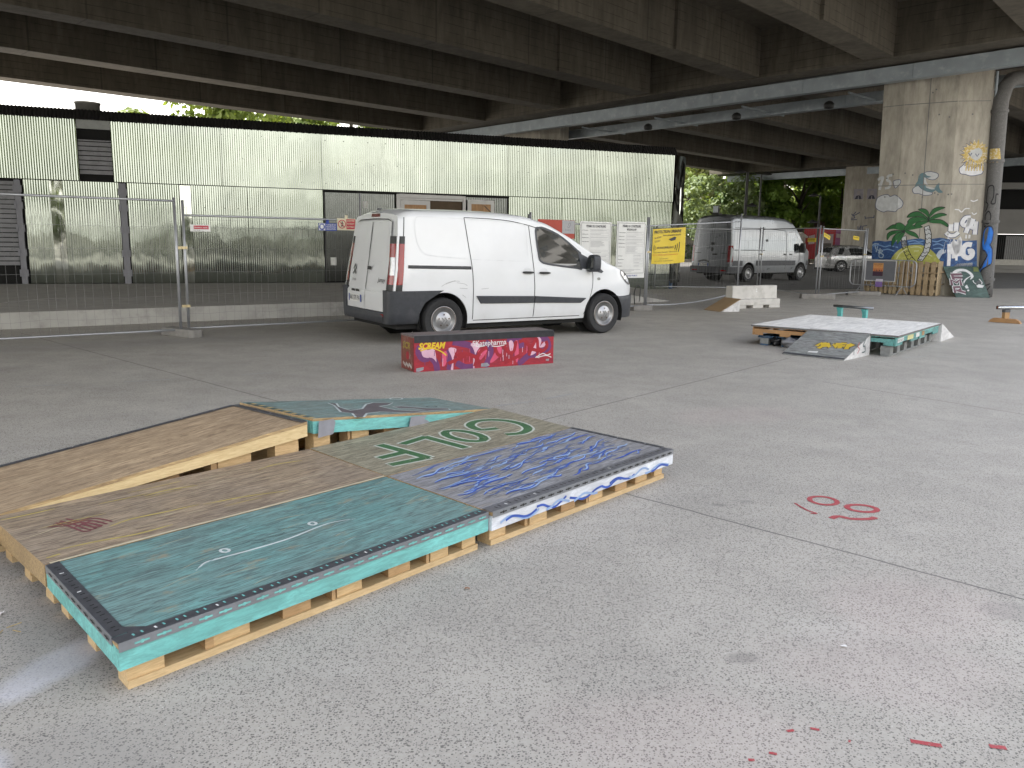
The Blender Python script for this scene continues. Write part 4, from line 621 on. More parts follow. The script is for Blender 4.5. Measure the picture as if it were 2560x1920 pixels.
def foot(x,y,a,label,l=.72,w=.24,h=.12):
    t=thing('concrete_block',label,'fence foot',(x,y,0),a,'concrete feet under the site fence')
    b=MB(); b.prism([(-l/2,-w/2),(l/2-.05,-w/2),(l/2,-w/2+.05),(l/2,w/2-.05),(l/2-.05,w/2),(-l/2,w/2)],0,h); b.build('block',m_foot,t,bevel=.012)
    return t
u37=V2(37.4)
t=panel((-8.5,9.63),(-5.01,12.30),'mesh fence panel at the left edge of the photo with a high top rail',z0=.10,z1=2.0,top=2.05,wires=True); 
q0=Vector((-4.94,12.43)); q3=Vector((2.95,18.46)); st=(q3-q0)/3
f1=panel(q0,q0+st*.985,'mesh fence panel carrying the small red and white sign left of the van',z1=1.80,top=2.02); clamp(f1,-.05,1.32); clamp(f1,-.03,.45,.06)
panel(q0+st*1.0,q0+st*1.985,'mesh fence panel hidden behind the white van',z1=1.84,top=2.02)
f3_=panel(q0+st*2.0,q3,'mesh fence panel carrying the two white permit boards',z1=1.86,top=2.06)
f4=panel((3.0,18.54),(5.66,20.82),'slanting mesh fence panel with the yellow banner at its post',z0=.12,z1=1.87,top=2.06,lift=(0,.19),sag=.10); clamp(f4,-.02,1.3)
f5=panel((4.62,26.98),(7.93,26.82),'mesh fence panel between the polished corner and the silver van',z1=1.98,top=2.05)
f6=panel((8.0,26.75),(8.68,23.62),'mesh fence panel running past the front wheel of the silver van',z1=1.99,top=2.06); clamp(f6,.0,1.2)
f7=panel((8.74,23.56),(10.82,25.62),'mesh fence panel in front of the silver estate car',z1=1.97,top=2.04); clamp(f7,0,1.2); clamp(f7,2.93,1.25)
f8=panel((10.93,25.75),(12.15,28.9),'mesh fence panel seen edge on beside the painted pillar',z1=1.97,top=2.04,post=(1,0))
foot(-5.0,12.33,R(-32),'concrete foot under the two posts left of the van')
foot(2.88,18.42,R(20),'dark concrete foot under the post with the cable loop',.5); foot(8.7,23.5,R(-3),'long concrete foot in front of the silver estate car',.95,.26,.14); foot(10.9,25.6,R(-5),'concrete foot beside the pallet fence',1.0,.26,.12)
b=MB(); b.tube(spline([(2.72,18.36,.14),(2.70,18.35,.40),(2.76,18.36,.56),(2.83,18.37,.50),(2.82,18.37,.2)],6),.012,6); tag(b.build('cable_loop',m_dark),'black cable loop standing on the fence foot by the white van','cable')
# ------------------------------------------------------------------ signs hung on the fence
m_sw=M('sign_white',(.66,.66,.64),.45,var=.05); m_scream=M('sign_cream',(.62,.56,.40),.5,var=.05); m_sred=M('sign_red',(.40,.02,.04),.45,var=.05); m_sblue=M('sign_blue',(.015,.045,.28),.45,var=.05); m_sblk=M('sign_black',(.02,.02,.025),.5,var=.05)
m_syel=M('banner_yellow',(.60,.44,.02),.55,var=.1,scale=2); m_sor=M('banner_orange_print',(.55,.13,.02),.5); m_bred=M('banner_red',(.36,.05,.03),.6,var=.1); m_bgr=M('banner_grey',(.33,.33,.34),.6,var=.08)
def on_fence(s,z,o=-.03): q=q0+u37*s; return frame((q.x+u37.y*-o*-1*-1,q.y,z),(*u37,0),(0,0,1)) 
def fence_T(P,Q,s,z,o=.03):
    P,Q=Vector(P),Vector(Q); d=(Q-P).normalized(); n=Vector((d.y,-d.x)); q=P+d*s+n*o; return frame((q.x,q.y,z),(*d,0),(0,0,1),(*n,0))
def sign(name,label,cat,T,w,h,mats,fn,hook=False):
    """flat board with its face towards the camera; drawn in metres from its lower left corner"""
    o=T(0,0,0); x=(T(1,0,0)-o).normalized(); t=thing(name,label,cat,tuple(o),az(x)); Tl=frame((0,0,0),(1,0,0),(0,0,1),(0,-1,0))
    b=MB(); b.box(0,w,0,h,0,.006,0,Tl)
    if hook: b.box(w*.42,w*.58,h,h+.05,0,.004,0,Tl); b.tube([(w*.44,-.01,h+.05),(w*.56,-.01,h+.05)],.006,5)
    b.build('board',mats[0],t); b=MB(); b.lift=.006; fn(b,Tl); b.build('print',mats,t); return t
Tf=lambda s,z:fence_T(q0,q3,s,z)

def rect(b,T,x0,x1,y0,y1,mi): b.poly([(x0,y0),(x1,y0),(x1,y1),(x0,y1)],T,mi)
def ring(b,T,x,y,r,w,mi): b.rib([(x+r*math.cos(2*PI*k/24),y+r*math.sin(2*PI*k/24)) for k in range(24)],w,T,mi,sm=False,closed=True)
def f_red(b,T): rect(b,T,.05,.27,.035,.088,1); b.text('blondeau metal',.06,.05,.022,T,0,.19,bold=.01); b.text('SITE',.045,.010,.012,T,2,.10)
sign('company_sign','small white sign with a red band on the fence left of the van','sign',Tf(.085,1.565),.295,.10,[m_sw,m_sred,m_sblk],f_red)
def f_blue(b,T):
    rect(b,T,.005,.115,.005,.115,0); b.disc(.06,.06,.052,T,1,20); b.disc(.06,.055,.03,T,0,14); rect(b,T,.035,.085,.062,.068,1); b.poly([(.03,.066),(.09,.066),(.085,.088),(.06,.1),(.035,.088)],T,0)
    for i,l in enumerate(('CASQUE DE','PROTECTION','OBLIGATOIRE')): b.text(l,.222,.085-.034*i,.022,T,0,.17,align='c',bold=.02)
tb=sign('helmet_sign','blue and white hard hat sign left of the no entry sign','sign',Tf(2.135,1.617),.325,.12,[m_sblue,m_sblue,m_sw],lambda b,T:None,True)
b=MB(); b.lift=.006
Tl=frame((0,0,0),(1,0,0),(0,0,1),(0,-1,0))
rect(b,Tl,.005,.118,.006,.114,0); b.disc(.061,.06,.052,Tl,1,20); b.disc(.061,.052,.028,Tl,0,14); b.poly([(.03,.064),(.092,.064),(.085,.088),(.061,.1),(.037,.088)],Tl,0); b.rib([(.045,.04),(.061,.03),(.077,.04)],.006,Tl,1)
for i,l in enumerate(('CASQUE DE','PROTECTION','OBLIGATOIRE')): b.text(l,.222,.085-.034*i,.022,Tl,0,.17,align='c',bold=.02)
b.build('pictogram',[m_sw,m_sblue],tb)
def f_no(b,T):
    rect(b,T,.165,.325,.02,.185,1); ring(b,T,.085,.10,.066,.014,1); b.disc(.09,.135,.012,T,2,10)
    b.rib([(.09,.12),(.085,.09),(.105,.06)],.016,T,2); b.rib([(.085,.09),(.065,.055)],.014,T,2); b.rib([(.06,.1),(.088,.118),(.115,.098)],.010,T,2); b.rib([(.04,.148),(.13,.052)],.012,T,1,sm=False)
    for i,l in enumerate(('CHANTIER','INTERDIT','AU PUBLIC')): b.text(l,.245,.145-.05*i,.026,T,0,.14,align='c',bold=.02)
sign('no_entry_sign','cream and red no entry sign with a walking figure beside the van','sign',Tf(2.47,1.63),.335,.195,[m_scream,m_sred,m_sblk],f_no,True)
def permit(title,title2,name,lab,s,z,w,h,rows):
    def fn(b,T):
        for x0,x1,y0,y1 in ((.03,w-.03,h-.037,h-.03),(.03,w-.03,.10,.107),(.03,.037,.10,h-.03),(w-.037,w-.03,.10,h-.03)): rect(b,T,x0,x1,y0,y1,1)
        y=h-.12; b.text(title,w/2,y,.050,T,1,w*.62,align='c',bold=.02); y-=.07
        if title2: b.text(title2,w/2,y,.045,T,1,w*.32,align='c',bold=.02); y-=.055
        for i,(l,bw,bh) in enumerate(rows):
            b.text(l,.06,y,.018,T,1,min(.2,.015*len(l)),bold=.02)
            x0=.28 if bw else .28+.22; x1=w-.07
            if i<5: x0=.28
            else: x0=w-.36
            for a in ((x0,x1,y+.028,y+.031),(x0,x1,y+.028-bh,y+.031-bh),(x0,x0+.003,y+.028-bh,y+.031),(x1-.003,x1,y+.028-bh,y+.031)): rect(b,T,*a,2)
            n=max(1,int((bh-.01)/.022)); rr=random.Random(i)
            for k in range(n):
                if k<6: rect(b,T,x0+.02,x0+.02+(x1-x0-.04)*rr.uniform(.5,.98),y+.008-.022*k,y+.014-.022*k,2)
            y-=bh+.03
        yy=y
        for k in range(16):
            if yy<.13: break
            rect(b,T,.06,.06+(w-.13)*random.Random(k*7).uniform(.5,1.),yy,yy+.005,2); yy-=.021
        b.text('DROIT DE RECOURS AU PUBLIC' if not title2 else 'VISIBLE DU PUBLIC',w/2,.035,.03,T,3,w*.5,align='c',bold=.02)
    return sign(name,lab,'notice board',Tf(s,z),w,h,[m_sw,m_sblk,M('sign_print_grey',(.25,.25,.27),.6),m_sblue],fn)
permit('PERMIS DE CONSTRUIRE',None,'permit_board','white building permit board partly hidden by the bonnet of the van',7.905,.745,.89,1.175,[('N° Permis :',1,.05),('Délivré le :',1,.04),('Bénéficiaire :',1,.05),('Nature des travaux :',1,.20),('Surface autorisée :',1,.05),('Superficie :',0,.05),('Hauteur :',0,.045),('Surface :',0,.045)])
permit('PERMIS DE CONSTRUIRE','MODIFICATIF','permit_board','white modified building permit board hung nearest the yellow banner',8.96,.735,.89,1.21,[('N° Permis modificatif',1,.05),('Délivré le :',1,.04),('Délivré par :',1,.045),('Bénéficiaire :',1,.05),('Nature des travaux :',1,.16),('Surface :',0,.045),('Superficie :',0,.045),('Hauteur :',0,.04),('Surface :',0,.04)])
# cloth banner of the city behind the van's bonnet
def f_par(b,T):
    rect(b,T,.63,.965,.10,.365,1); b.rib([(.76,.25),(.79,.22),(.83,.235),(.85,.28),(.84,.32),(.80,.29),(.81,.25)],.012,T,2); b.text('PARIS',.79,.15,.04,T,2,.15,align='c')
sign('city_banner','red and grey cloth banner between the van and the permit boards','banner',Tf(6.78,1.56),.97,.37,[m_bred,m_bgr,M('banner_print',(.20,.20,.21),.6)],f_par)
# yellow security banner on the slanting panel
T4=fence_T((3.0,18.54),(5.66,20.82),.085,1.035,.035)
t=thing('security_banner','large yellow surveillance banner laced to the slanting fence panel','banner',tuple(T4(0,0,0)),az(T4(1,0,0)-T4(0,0,0)))
def TB(a,b_,c=0.): return Vector((a,-c-.012*math.sin(a*6+b_*3),b_+.045*a+ (b_-.4)*.04*a))
b=MB(); nx,ny=16,10; w,h=1.17,.765
for k,c in ((0,0.),(1,-.004)):
    for j in range(ny+1):
        for i in range(nx+1): b.v.append(tuple(TB(w*i/nx,h*j/ny-.02*math.sin(PI*i/nx)*(1-j/ny),c)))
    o_=k*(nx+1)*(ny+1)
    for j in range(ny):
        for i in range(nx): q=o_+j*(nx+1)+i; b.f.append((q,q+1,q+nx+2,q+nx+1) if not k else (q+nx+1,q+nx+2,q+1,q)); b.m.append(0)
b.build('cloth',m_syel,t,True)
b=MB(); b.lift=.004
b.text('PROTECTION URBAINE',.05,.665,.065,TB,0,.94,bold=.02,slant=.12); b.text('Votre partenaire sécurité',.36,.60,.036,TB,0,.62,bold=.01,slant=.2)
b.text('ISO_ACTION',.06,.545,.032,TB,0,.24,bold=.02,slant=.2,rot=.1)
for k,wd in ((0,.22),(1,.18)): b.rib([(.06,.50-.025*k),(.06+wd,.515-.025*k)],.008,TB,0)
b.poly([(.58,.525),(.66,.485),(.80,.50),(.83,.56),(.78,.575)],TB,0)
b.text('SITE SOUS SURVEILLANCE',.14,.325,.042,TB,0,.62,bold=.02,slant=.1)
for x,r in ((.80,.05),(.86,.075),(.93,.11)): b.rib([(x,.345-r),(x+.025,.345),(x+.02,.345+r)],.022,TB,0)
for x,r in ((.10,.04),(.06,.07)): b.rib([(x,.345-r),(x-.02,.345),(x,.345+r)],.014,TB,0)
b.text('Télésurveillance - Intervention - Vidéosurveillance',.04,.235,.026,TB,0,.86); b.text('7J/7 et 24H/24 (urgences interventions)',.03,.175,.032,TB,1,.9)
b.text('www.protectionurbaine.fr',.25,.095,.022,TB,0,.34); b.text('Tél. 01 40 00 00 00 - contact@protectionurbaine.fr',.08,.045,.022,TB,0,.7)
b.build('print',[m_sblk,m_sor],t)
# three small yellow tags on the far fence panels
T7=lambda s,z:fence_T((8.74,23.56),(10.82,25.62),s,z,.03)
def ytag(T,lab,ro):
    def fn(b,T_): b.text('ISO_ACTION',.03,.05,.035,T_,1,.34,bold=.02)
    t=sign('yellow_tag',lab,'sign',T,.42,.11,[m_syel,m_sblk],fn); t.rotation_euler.y=ro
ytag(fence_T((8.0,26.75),(8.68,23.62),2.7,1.60,.06),'small yellow tag on the fence left of the clamped posts',0); t_=C.objects[-1]
ytag(T7(-.03,1.76),'small tilted yellow tag just right of the clamped posts',R(14)); ytag(T7(1.95,1.70),'small yellow tag in front of the far pillar',R(4))

# ------------------------------------------------------------------ home-made skate modules on pallets
def ply_mat(name,col,worn,dirt,amt=.5,sc=1.,wood=None):
    """painted or bare plywood with grain, scuffs and dirt running along x"""
    s=NT(name); g=s.noise(4.5*sc,s.co((.9,9,6)),8,.72,2.2); g2=s.noise(3*sc,s.co((.8,4,3)),6,.7,1.); sp=s.noise(26,s.co((.22,1.5,1)),5,.75,.5); big=s.noise(2.0,s.co((1,1.7,1)),4,.6); sm=s.noise(5.5,s.co((.7,1.5,1)),5,.7)
    c=s.mix(s.ramp(g2,.32,.66),mul(col,.70),mul(col,1.2))
    c=s.mix(s.ramp(big,.38,.64,0,.6*amt+.1),c,worn)
    c=s.mix(s.math('MULTIPLY',s.ramp(g,.46,.57),.95*amt+.1),c,dirt)
    c=s.mix(s.math('MULTIPLY',s.ramp(sm,.52,.72),.65*amt),c,mul(dirt,.75))
    c=s.mix(s.ramp(sp,.58,.70,0,.8*amt),c,mul(dirt,.6))
    lt=s.noise(60,s.co((.10,1.3,1),(0,0,.12)),3,.7); c=s.mix(s.ramp(lt,.66,.76,0,.55*amt),c,mul(worn,1.7))
    if wood: c=s.mix(s.math('MULTIPLY',s.ramp(s.noise(4.5,s.co((.8,2.6,1)),7,.8),.57,.66),.85),c,wood)
    MATS[name]=s.set(c,s.ramp(g,.3,.7,.5,.75),bump=g,bs=.3,bd=.003); return s.m
def pine_mat(name,a,b):
    s=NT(name); g=s.noise(12,s.co((1,9,9)),5,.65,.8); g2=s.noise(2.5,s.co(),3)
    c=s.mix(s.ramp(g,.35,.68),a,b); c=s.mix(s.ramp(g2,.4,.7,0,.4),c,mul(b,.75)); return s.set(c,.65,bump=g,bs=.2,bd=.003)
m_pine=pine_mat('pine_block',(.70,.50,.27),(.50,.33,.16)); m_pine2=pine_mat('pine_block_dark',(.55,.36,.18),(.38,.23,.11)); m_base=pine_mat('plywood_edge',(.68,.50,.28),(.48,.33,.17))
m_edgew=pine_mat('pale_edge_board',(.66,.52,.29),(.50,.36,.18)); m_layer=pine_mat('splintered_ply_edge',(.52,.37,.18),(.20,.13,.07))
m_turq=ply_mat('turquoise_deck',(.145,.30,.285),(.19,.27,.255),(.075,.10,.098),.70,wood=(.26,.23,.16)); m_turqe=ply_mat('turquoise_edge',(.17,.50,.47),(.18,.42,.40),(.10,.20,.19),.28)
m_turqw=ply_mat('faded_turquoise_deck',(.18,.29,.275),(.26,.27,.24),(.09,.09,.085),.6,wood=(.24,.20,.15))
m_blued=ply_mat('grey_blue_deck',(.28,.28,.295),(.26,.25,.24),(.11,.107,.11),.65,wood=(.26,.22,.18)); m_bluee=ply_mat('white_edge',(.68,.70,.74),(.45,.47,.52),(.35,.35,.38),.25)
m_woodd=ply_mat('bare_worn_plywood',(.37,.285,.195),(.28,.235,.19),(.13,.095,.068),.75); m_woodr=ply_mat('bare_ramp_plywood',(.43,.32,.205),(.35,.265,.18),(.165,.11,.068),.65)
m_golf=ply_mat('golf_deck',(.33,.30,.215),(.28,.26,.195),(.13,.11,.075),.75)
m_angle=M('slotted_steel_angle',(.27,.28,.30),.42,.6,var=.1,scale=20); m_angled=M('worn_steel_flange',(.12,.123,.135),.45,.6,var=.2,scale=30); m_slot=G('slot_shadow',.03,rough=.8)
m_tape=M('grey_duct_tape',(.26,.26,.29),.45,.2,var=.15,scale=12)
pk=lambda n,c:P_(n,c)
GRP='home made skate modules in the foreground'
def module(label,loc,a,quad,hz,top,board,fr=('edge',),T=None,grp=GRP,base_in=(.035,.04),blocks='front',zb=.085,btop=.028,bh=.094):
    """quad: four plan corners (front left, front right, back right, back left), hz: deck height at each"""
    t=thing('skate_platform',label,'skate platform',(*loc,0),a,grp)
    q=[Vector(p) for p in quad]; dk=.018
    b=MB(); b.hexa([(p.x,p.y,h-dk) for p,h in zip(q,hz)],[(p.x,p.y,h) for p,h in zip(q,hz)],1); b.m[1]=0; b.build('deck',[top,m_layer],t)
    cx=sum(p.x for p in q)/4; cy=sum(p.y for p in q)/4
    for k in range(4):
        i,j=k,(k+1)%4; A,B=q[i],q[j]; d=(B-A).normalized(); n=Vector((-d.y,d.x)); w=.022; sh=.024 if k%2 else .0
        A2,B2=A+d*sh,B-d*sh; ha,hb=hz[i],hz[j]
        b=MB(); lo=lambda h:max(h-bh,.034)
        b.hexa([(*A2,lo(ha)),(*B2,lo(hb)),(*(B2+n*w),lo(hb)),(*(A2+n*w),lo(ha))],[(*A2,ha-dk-.001),(*B2,hb-dk-.001),(*(B2+n*w),hb-dk-.001),(*(A2+n*w),ha-dk-.001)])
        b.build('edge_board',board,t)
    ix,iy=base_in; lx=(q[1]-q[0]).length; u=(q[1]-q[0]).normalized(); v=(q[3]-q[0]).normalized(); ly=(q[3]-q[0]).length
    o=q[0]+u*ix+v*iy; Tb=lambda x,y,z:Vector((*(o+u*x+v*y),z)); wx,wy=lx-2*ix,ly-2*iy
    rr=random.Random(int(loc[0]*100+5))
    for y in (0,wy/2-.05,wy-.1):
        b=MB(); b.hexa([Tb(0,y,0),Tb(wx,y,0),Tb(wx,y+.1,0),Tb(0,y+.1,0)],[Tb(0,y,btop),Tb(wx,y,btop),Tb(wx,y+.1,btop),Tb(0,y+.1,btop)],0); b.build('base_board',m_base,t)
    for y in (.004,wy/2-.045,wy-.095):
        for f0,f1,d in ((.0,.075,0),(.165,.18,1),(.185,.27,0),(.355,.435,1),(.49,.503,1),(.507,.585,0),(.67,.74,1),(.80,.812,1),(.816,.885,0),(.94,.995,0)):
            x0,x1=f0*wx,f1*wx+rr.uniform(-.008,.008); z1=[0,0]
            fx=lambda x:(hz[0]+(hz[1]-hz[0])*(x+ix)/lx); za,zb_=max(fx(x0)-bh,.045),max(fx(x1)-bh,.045); dy=rr.uniform(0,.012)
            b=MB(); b.hexa([Tb(x0,y+dy,btop),Tb(x1,y+dy,btop),Tb(x1,y+.09,btop),Tb(x0,y+.09,btop)],[Tb(x0,y+dy,za),Tb(x1,y+dy,zb_),Tb(x1,y+.09,zb_),Tb(x0,y+.09,za)]); b.build('block',m_pine2 if d else m_pine,t)
    return t
m_angleg=M('dull_grey_flange',(.20,.20,.215),.45,.5,var=.2,scale=30)
def angle_iron(t,P,Q,z0,z1,inn,lab=None,slot=m_slot,hh=.028,fl=.05,flm=None):
    """slotted steel angle along the deck edge from P to Q, its flange lying on the deck towards inn"""
    P,Q=Vector(P),Vector(Q); d=(Q-P).normalized(); L_=(Q-P).length; n=Vector(inn).normalized()
    def T(x,y,z): q=P+d*x+n*y; return Vector((q.x,q.y,z+z0+(z1-z0)*x/L_))
    b=MB(); b.box(0,L_,-.004,-.001,-hh,.004,0,T); b.box(0,L_,-.001,fl,.0012,.0040,1,T)
    rr=random.Random(4); x=.05
    while x<L_-.05:
        b.rib([(x,-.013),(x+.05,-.013)],.007,lambda a,c,o=0.:T(a,-.0045-o,c),2,0.0005,False); b.rib([(x+.02,-.013),(x+.03,-.013)],.013,lambda a,c,o=0.:T(a,-.005-o,c),2,0.0005,False)
        b.rib([(x+.01,fl*.3),(x+.01,fl*.62)],.007,lambda a,c,o=0.:T(a,c,.0042+o),2 if rr.random()>.15 else 3,.0003,False)
        b.rib([(x+.04,fl*.35),(x+.04,fl*.7)],.007,lambda a,c,o=0.:T(a,c,.0042+o),2,.0003,False)
        x+=.075
    return b.build('steel_angle',[m_angle,flm or m_angled,slot,m_sw],t)
# front, turquoise
TZ=.19
qt=[(0,0),(1.775,0),(1.84,.822),(.101,.855)]; at_=R(49.78)
t=module('turquoise skate platform nearest the viewer with a chalk skateboard on its deck',(-1.252,2.441),at_,qt,[TZ]*4,m_turq,m_turqe)
angle_iron(t,(0,0),(1.775,0),TZ,TZ,(0,1),slot=m_turqe); angle_iron(t,(.101,.85),(.008,.058),TZ,TZ,(1,.1),slot=m_slot)
Tt=lambda a,b_,c=0.:Vector((a,b_,TZ+c))
b=MB(); b.prism([(.056,.051),(.12,.051),(.060,.11)],.0005,.0036,Tt); b.build('corner_plate',m_angled,t)
m_chalk=P_('chalk_white',(.52,.56,.55)); m_chalk2=P_('chalk_faint',(.24,.36,.36)); m_pencil=P_('pencil_grey',(.06,.10,.10))
b=MB(); S_=DATA['skate']; b.rib(S_[0],.012,Tt,0,.0012,taper=True); b.rib(S_[1],.013,Tt,0,.0012,closed=True,sm=False); b.rib(S_[2],.013,Tt,0,.0012,closed=True,sm=False)
for st in S_[3:6]: b.rib(st,.005,Tt,1,.0012)
for st in S_[6:]: b.rib(st,.009,Tt,2,.0012,taper=True)
b.build('chalk_drawing',[m_chalk,m_pencil,m_chalk2],t); b=MB(.00001); rr=random.Random(11)
for k in range(46):
    x,y,l,a=rr.uniform(.15,1.7),rr.uniform(.08,.75),rr.uniform(.04,.22),rr.uniform(-.5,.5); b.rib([(x,y),(x+l*math.cos(a)*.5,y+l*math.sin(a)*.5+.006),(x+l*math.cos(a),y+l*math.sin(a))],rr.uniform(.0025,.005),Tt,2 if rr.random()>.35 else 3,.0012,taper=True)
o=b.build('scratch',[m_chalk,m_pencil,m_chalk2,P_('scratch_wood',(.40,.36,.26))],t); o['kind']='stuff'
# blue waves
qb=[(0,0),(1.709,0),(1.75,.843),(.058,.838)]; ab=R(48.87)
t=module('grey skate platform painted with blue waves, white front edge',(-.088,3.794),ab,qb,[TZ]*4,m_blued,m_bluee)
angle_iron(t,(.004,0),(1.705,0),TZ,TZ,(0,1),slot=m_slot,fl=.07,flm=m_angleg); angle_iron(t,(1.715,.075),(1.752,.84),TZ,TZ,(-1,0),fl=.028)
m_wb=P_('wave_blue',(.035,.085,.36),var=.25); m_wl=P_('wave_pale_blue',(.26,.36,.55)); m_wd=P_('wave_faded',(.10,.135,.26))
b=MB(.00001); rr=random.Random(21)
for k in range(190):
    x,y=rr.uniform(.02,1.6),rr.uniform(.06,.82); l=rr.uniform(.12,.36); a=rr.uniform(-.1,.34); h=rr.uniform(.005,.018)*(1 if rr.random()>.5 else -1)
    p=[(x+l*t_*math.cos(a)-h*math.sin(2*PI*t_)*math.sin(a),y+l*t_*math.sin(a)+h*math.sin(2*PI*t_)) for t_ in (0,.2,.4,.6,.8,1)]
    if any(not(.03+.068*q[1]<q[0]<1.69 and .02<q[1]<.82) for q in p): continue
    if any(q[1]<.10 for q in p): continue
    m_=rr.random(); w=rr.uniform(.007,.019); b.rib(p,w,Tt,0 if m_<.45 else 2 if m_<.85 else 1,.0012,taper=True)
    if m_<.3: b.rib([(q[0]+.01,q[1]+.011) for q in p],w*.7,Tt,1,.0012,taper=True)
for k in range(30):
    x,y,l,a=rr.uniform(.1,1.6),rr.uniform(.12,.75),rr.uniform(.03,.2),rr.uniform(-1.6,1.6); b.rib([(x,y),(x+l*math.cos(a)*.3,y+l*math.sin(a)*.3)],.004,Tt,3,.0012,False)
b.build('painted_waves',[m_wb,m_wl,m_wd,P_('scuff_white',(.42,.40,.38))],t)
Te_=frame((0,-.0005,0),(1,0,0),(0,0,1)); b=MB()
for x,l,h in ((.06,.30,.03),(.10,.24,.02),(.34,.25,.028),(.42,.2,-.02),(.62,.3,.025),(.66,.22,-.018),(.92,.2,.02),(1.0,.26,-.02),(1.2,.22,.022),(1.38,.28,.02),(1.45,.2,.015)):
    p=[(x+l*t_,.118+h*math.sin(2*PI*t_+x*3)+.015*math.sin(x*7)) for t_ in (0,.2,.4,.6,.8,1)]; b.rib([(a,.115+(c_-.118)*.7) for a,c_ in p],.013,Te_,0 if int(x*100)%3 else 1,.002)
b.build('painted_waves',[m_wb,m_wl],t)
# golf
qg=[(0,.003),(1.692,.003),(1.82,.86),(.062,.811)]
t=module('worn olive skate platform lettered GOLF in green and white',(-.688,4.392),R(48.86),qg,[TZ]*4,m_golf,m_layer)
b=MB(); m_gr=P_('golf_green',(.045,.125,.05),col2=(.09,.15,.07),wear=(.55,.65),scale=12); m_gw=P_('golf_white',(.50,.52,.46))
GM=[m_gw,m_gr,P_('fleck_pale',(.38,.35,.25))]
for idx in ((0,1,2),(3,4),(5,),(6,)):
    b=MB()
    for w,m_ in ((.094,0),(.064,1)):
        for i in idx:
            if i==6: b.rib(DATA['golfG'][0],w,Tt,m_,.0012)
            elif i==5: b.rib(DATA['golf'][5],w*.95,Tt,m_,.0012,closed=True,sm=False)
            else:
                (x0,y0),(x1,y1)=DATA['golf'][i]; d=math.hypot(x1-x0,y1-y0); e=.032 if m_ else .048; ux,uy=(x1-x0)/d*e,(y1-y0)/d*e
                b.rib([(x0-ux*.4,y0-uy*.4),(x1+ux*.4,y1+uy*.4)],w,Tt,m_,.0012,False)
    b.build('painted_letter',GM,t)
b=MB(.00001); rr=random.Random(31)
for k in range(260):
    x,y=rr.uniform(.05,1.68),rr.uniform(.03,.78)
    if x<.062*y/.8+.01: continue
    b.rib([(x,y),(x+rr.uniform(.004,.018),y+rr.uniform(-.004,.004))],rr.uniform(.003,.006),Tt,2,.0006,False)
o=b.build('paint_fleck',GM,t); o['kind']='stuff'
# flat bare plywood
qw=[(0,.006),(1.748,.003),(1.80,.805),(.043,.775)]
t=module('bare brown skate platform with yellow streaks beside the turquoise one',(-1.845,3.073),R(48.7),qw,[TZ]*4,m_woodd,m_layer)
b=MB(); m_ys=P_('yellow_streak',(.46,.37,.10),var=.3); m_rs=P_('dark_red_scribble',(.17,.055,.06)); m_ps=P_('pale_streak',(.50,.43,.30))
for i,st in enumerate(DATA['wood']): b.rib(st,.012 if i else .007,Tt,0 if i else 2,.0012,taper=True)
for st in DATA['woodred']:
    for dx,dy in ((0,0),(.03,.012),(-.025,-.012)): b.rib([(x+dx,y+dy) for x,y in st],.012,Tt,1,.0012)
rr=random.Random(41)
for k in range(24):
    x,y,l=rr.uniform(.1,1.4),rr.uniform(.08,.72),rr.uniform(.08,.3); b.rib([(x,y),(x+l*.5,y+rr.uniform(-.006,.01)),(x+l,y+rr.uniform(-.01,.012))],rr.uniform(.003,.007),Tt,rr.choice((0,2,2)),.0012,taper=True)
b.rib([(.02,.004),(.5,.008),(1.0,.004),(1.74,.006)],.018,Tt,2,.0011); b.build('paint_streaks',[m_ys,m_rs,m_ps],t)
# bare ramp rising to the right, behind the flat one
K=Vector((-1.256,4.972)); ur=Vector((-2.40,3.62))-K; ur.normalize(); LR=3.1
A0_=K+ur*LR; ar=az(-ur)
hr=lambda x:.36-.0955*(LR-x)
qr=[(0,.012),(LR-.01,.012),(LR-.02,.80),(0,.80)]
t=module('bare plywood ramp rising towards the turquoise wedge behind the flat modules',(A0_.x,A0_.y),ar,qr,[hr(0),.36,.36,hr(0)],m_woodr,m_edgew,base_in=(.03,.03),bh=.092)
angle_iron(t,(LR-.06,.80),(.0,.80),.36,hr(0),(0,-1),fl=.03); angle_iron(t,(LR-.004,.02),(LR-.016,.79),.36,.36,(-1,0),slot=m_angled,fl=.045)
# turquoise wedge falling to the right
dw=V2(50.68); qk=[(.0,.01),(1.73,.01),(1.72,.70),(-.02,.79)]
t=module('faded turquoise wedge ramp with a dark painted silhouette',(-1.235,4.995),R(50.68),qk,[.375,.18,.18,.375],m_turqw,m_turqe,base_in=(.03,.03),bh=.098)
Tw=lambda a,b_,c=0.:Vector((a,b_,.375-.195*a/1.73+c))
b=MB(); sil=DATA['sil']; b.rib(sil[0],.03,Tw,1,.0012,False,closed=True); b.poly(sil[0],Tw,0,.0014); b.rib(sil[1],.016,Tw,1,.0012,closed=True,sm=False); b.rib(sil[2],.012,Tw,2,.0012,closed=True,sm=False)
b.build('painted_silhouette',[P_('silhouette_grey',(.115,.10,.105)),P_('outline_white',(.45,.50,.49)),m_pencil],t)
Tfz=frame((0,-.0005,0),(1,0,0),(0,0,1)); b=MB()
b.poly([(.02,.25),(.14,.255),(.16,.33),(.145,.352),(.03,.356)],Tfz,0,.0105); b.poly([(.80,.185),(.98,.165),(1.0,.20),(.95,.225),(.98,.247),(.82,.262)],Tfz,0,.0105); b.lift=0
b.poly([(.82,.015),(.96,.015),(.94,.07),(.86,.06)],Tw,0,.0012); b.build('duct_tape',m_tape,t)
b=MB(); rr=random.Random(8)
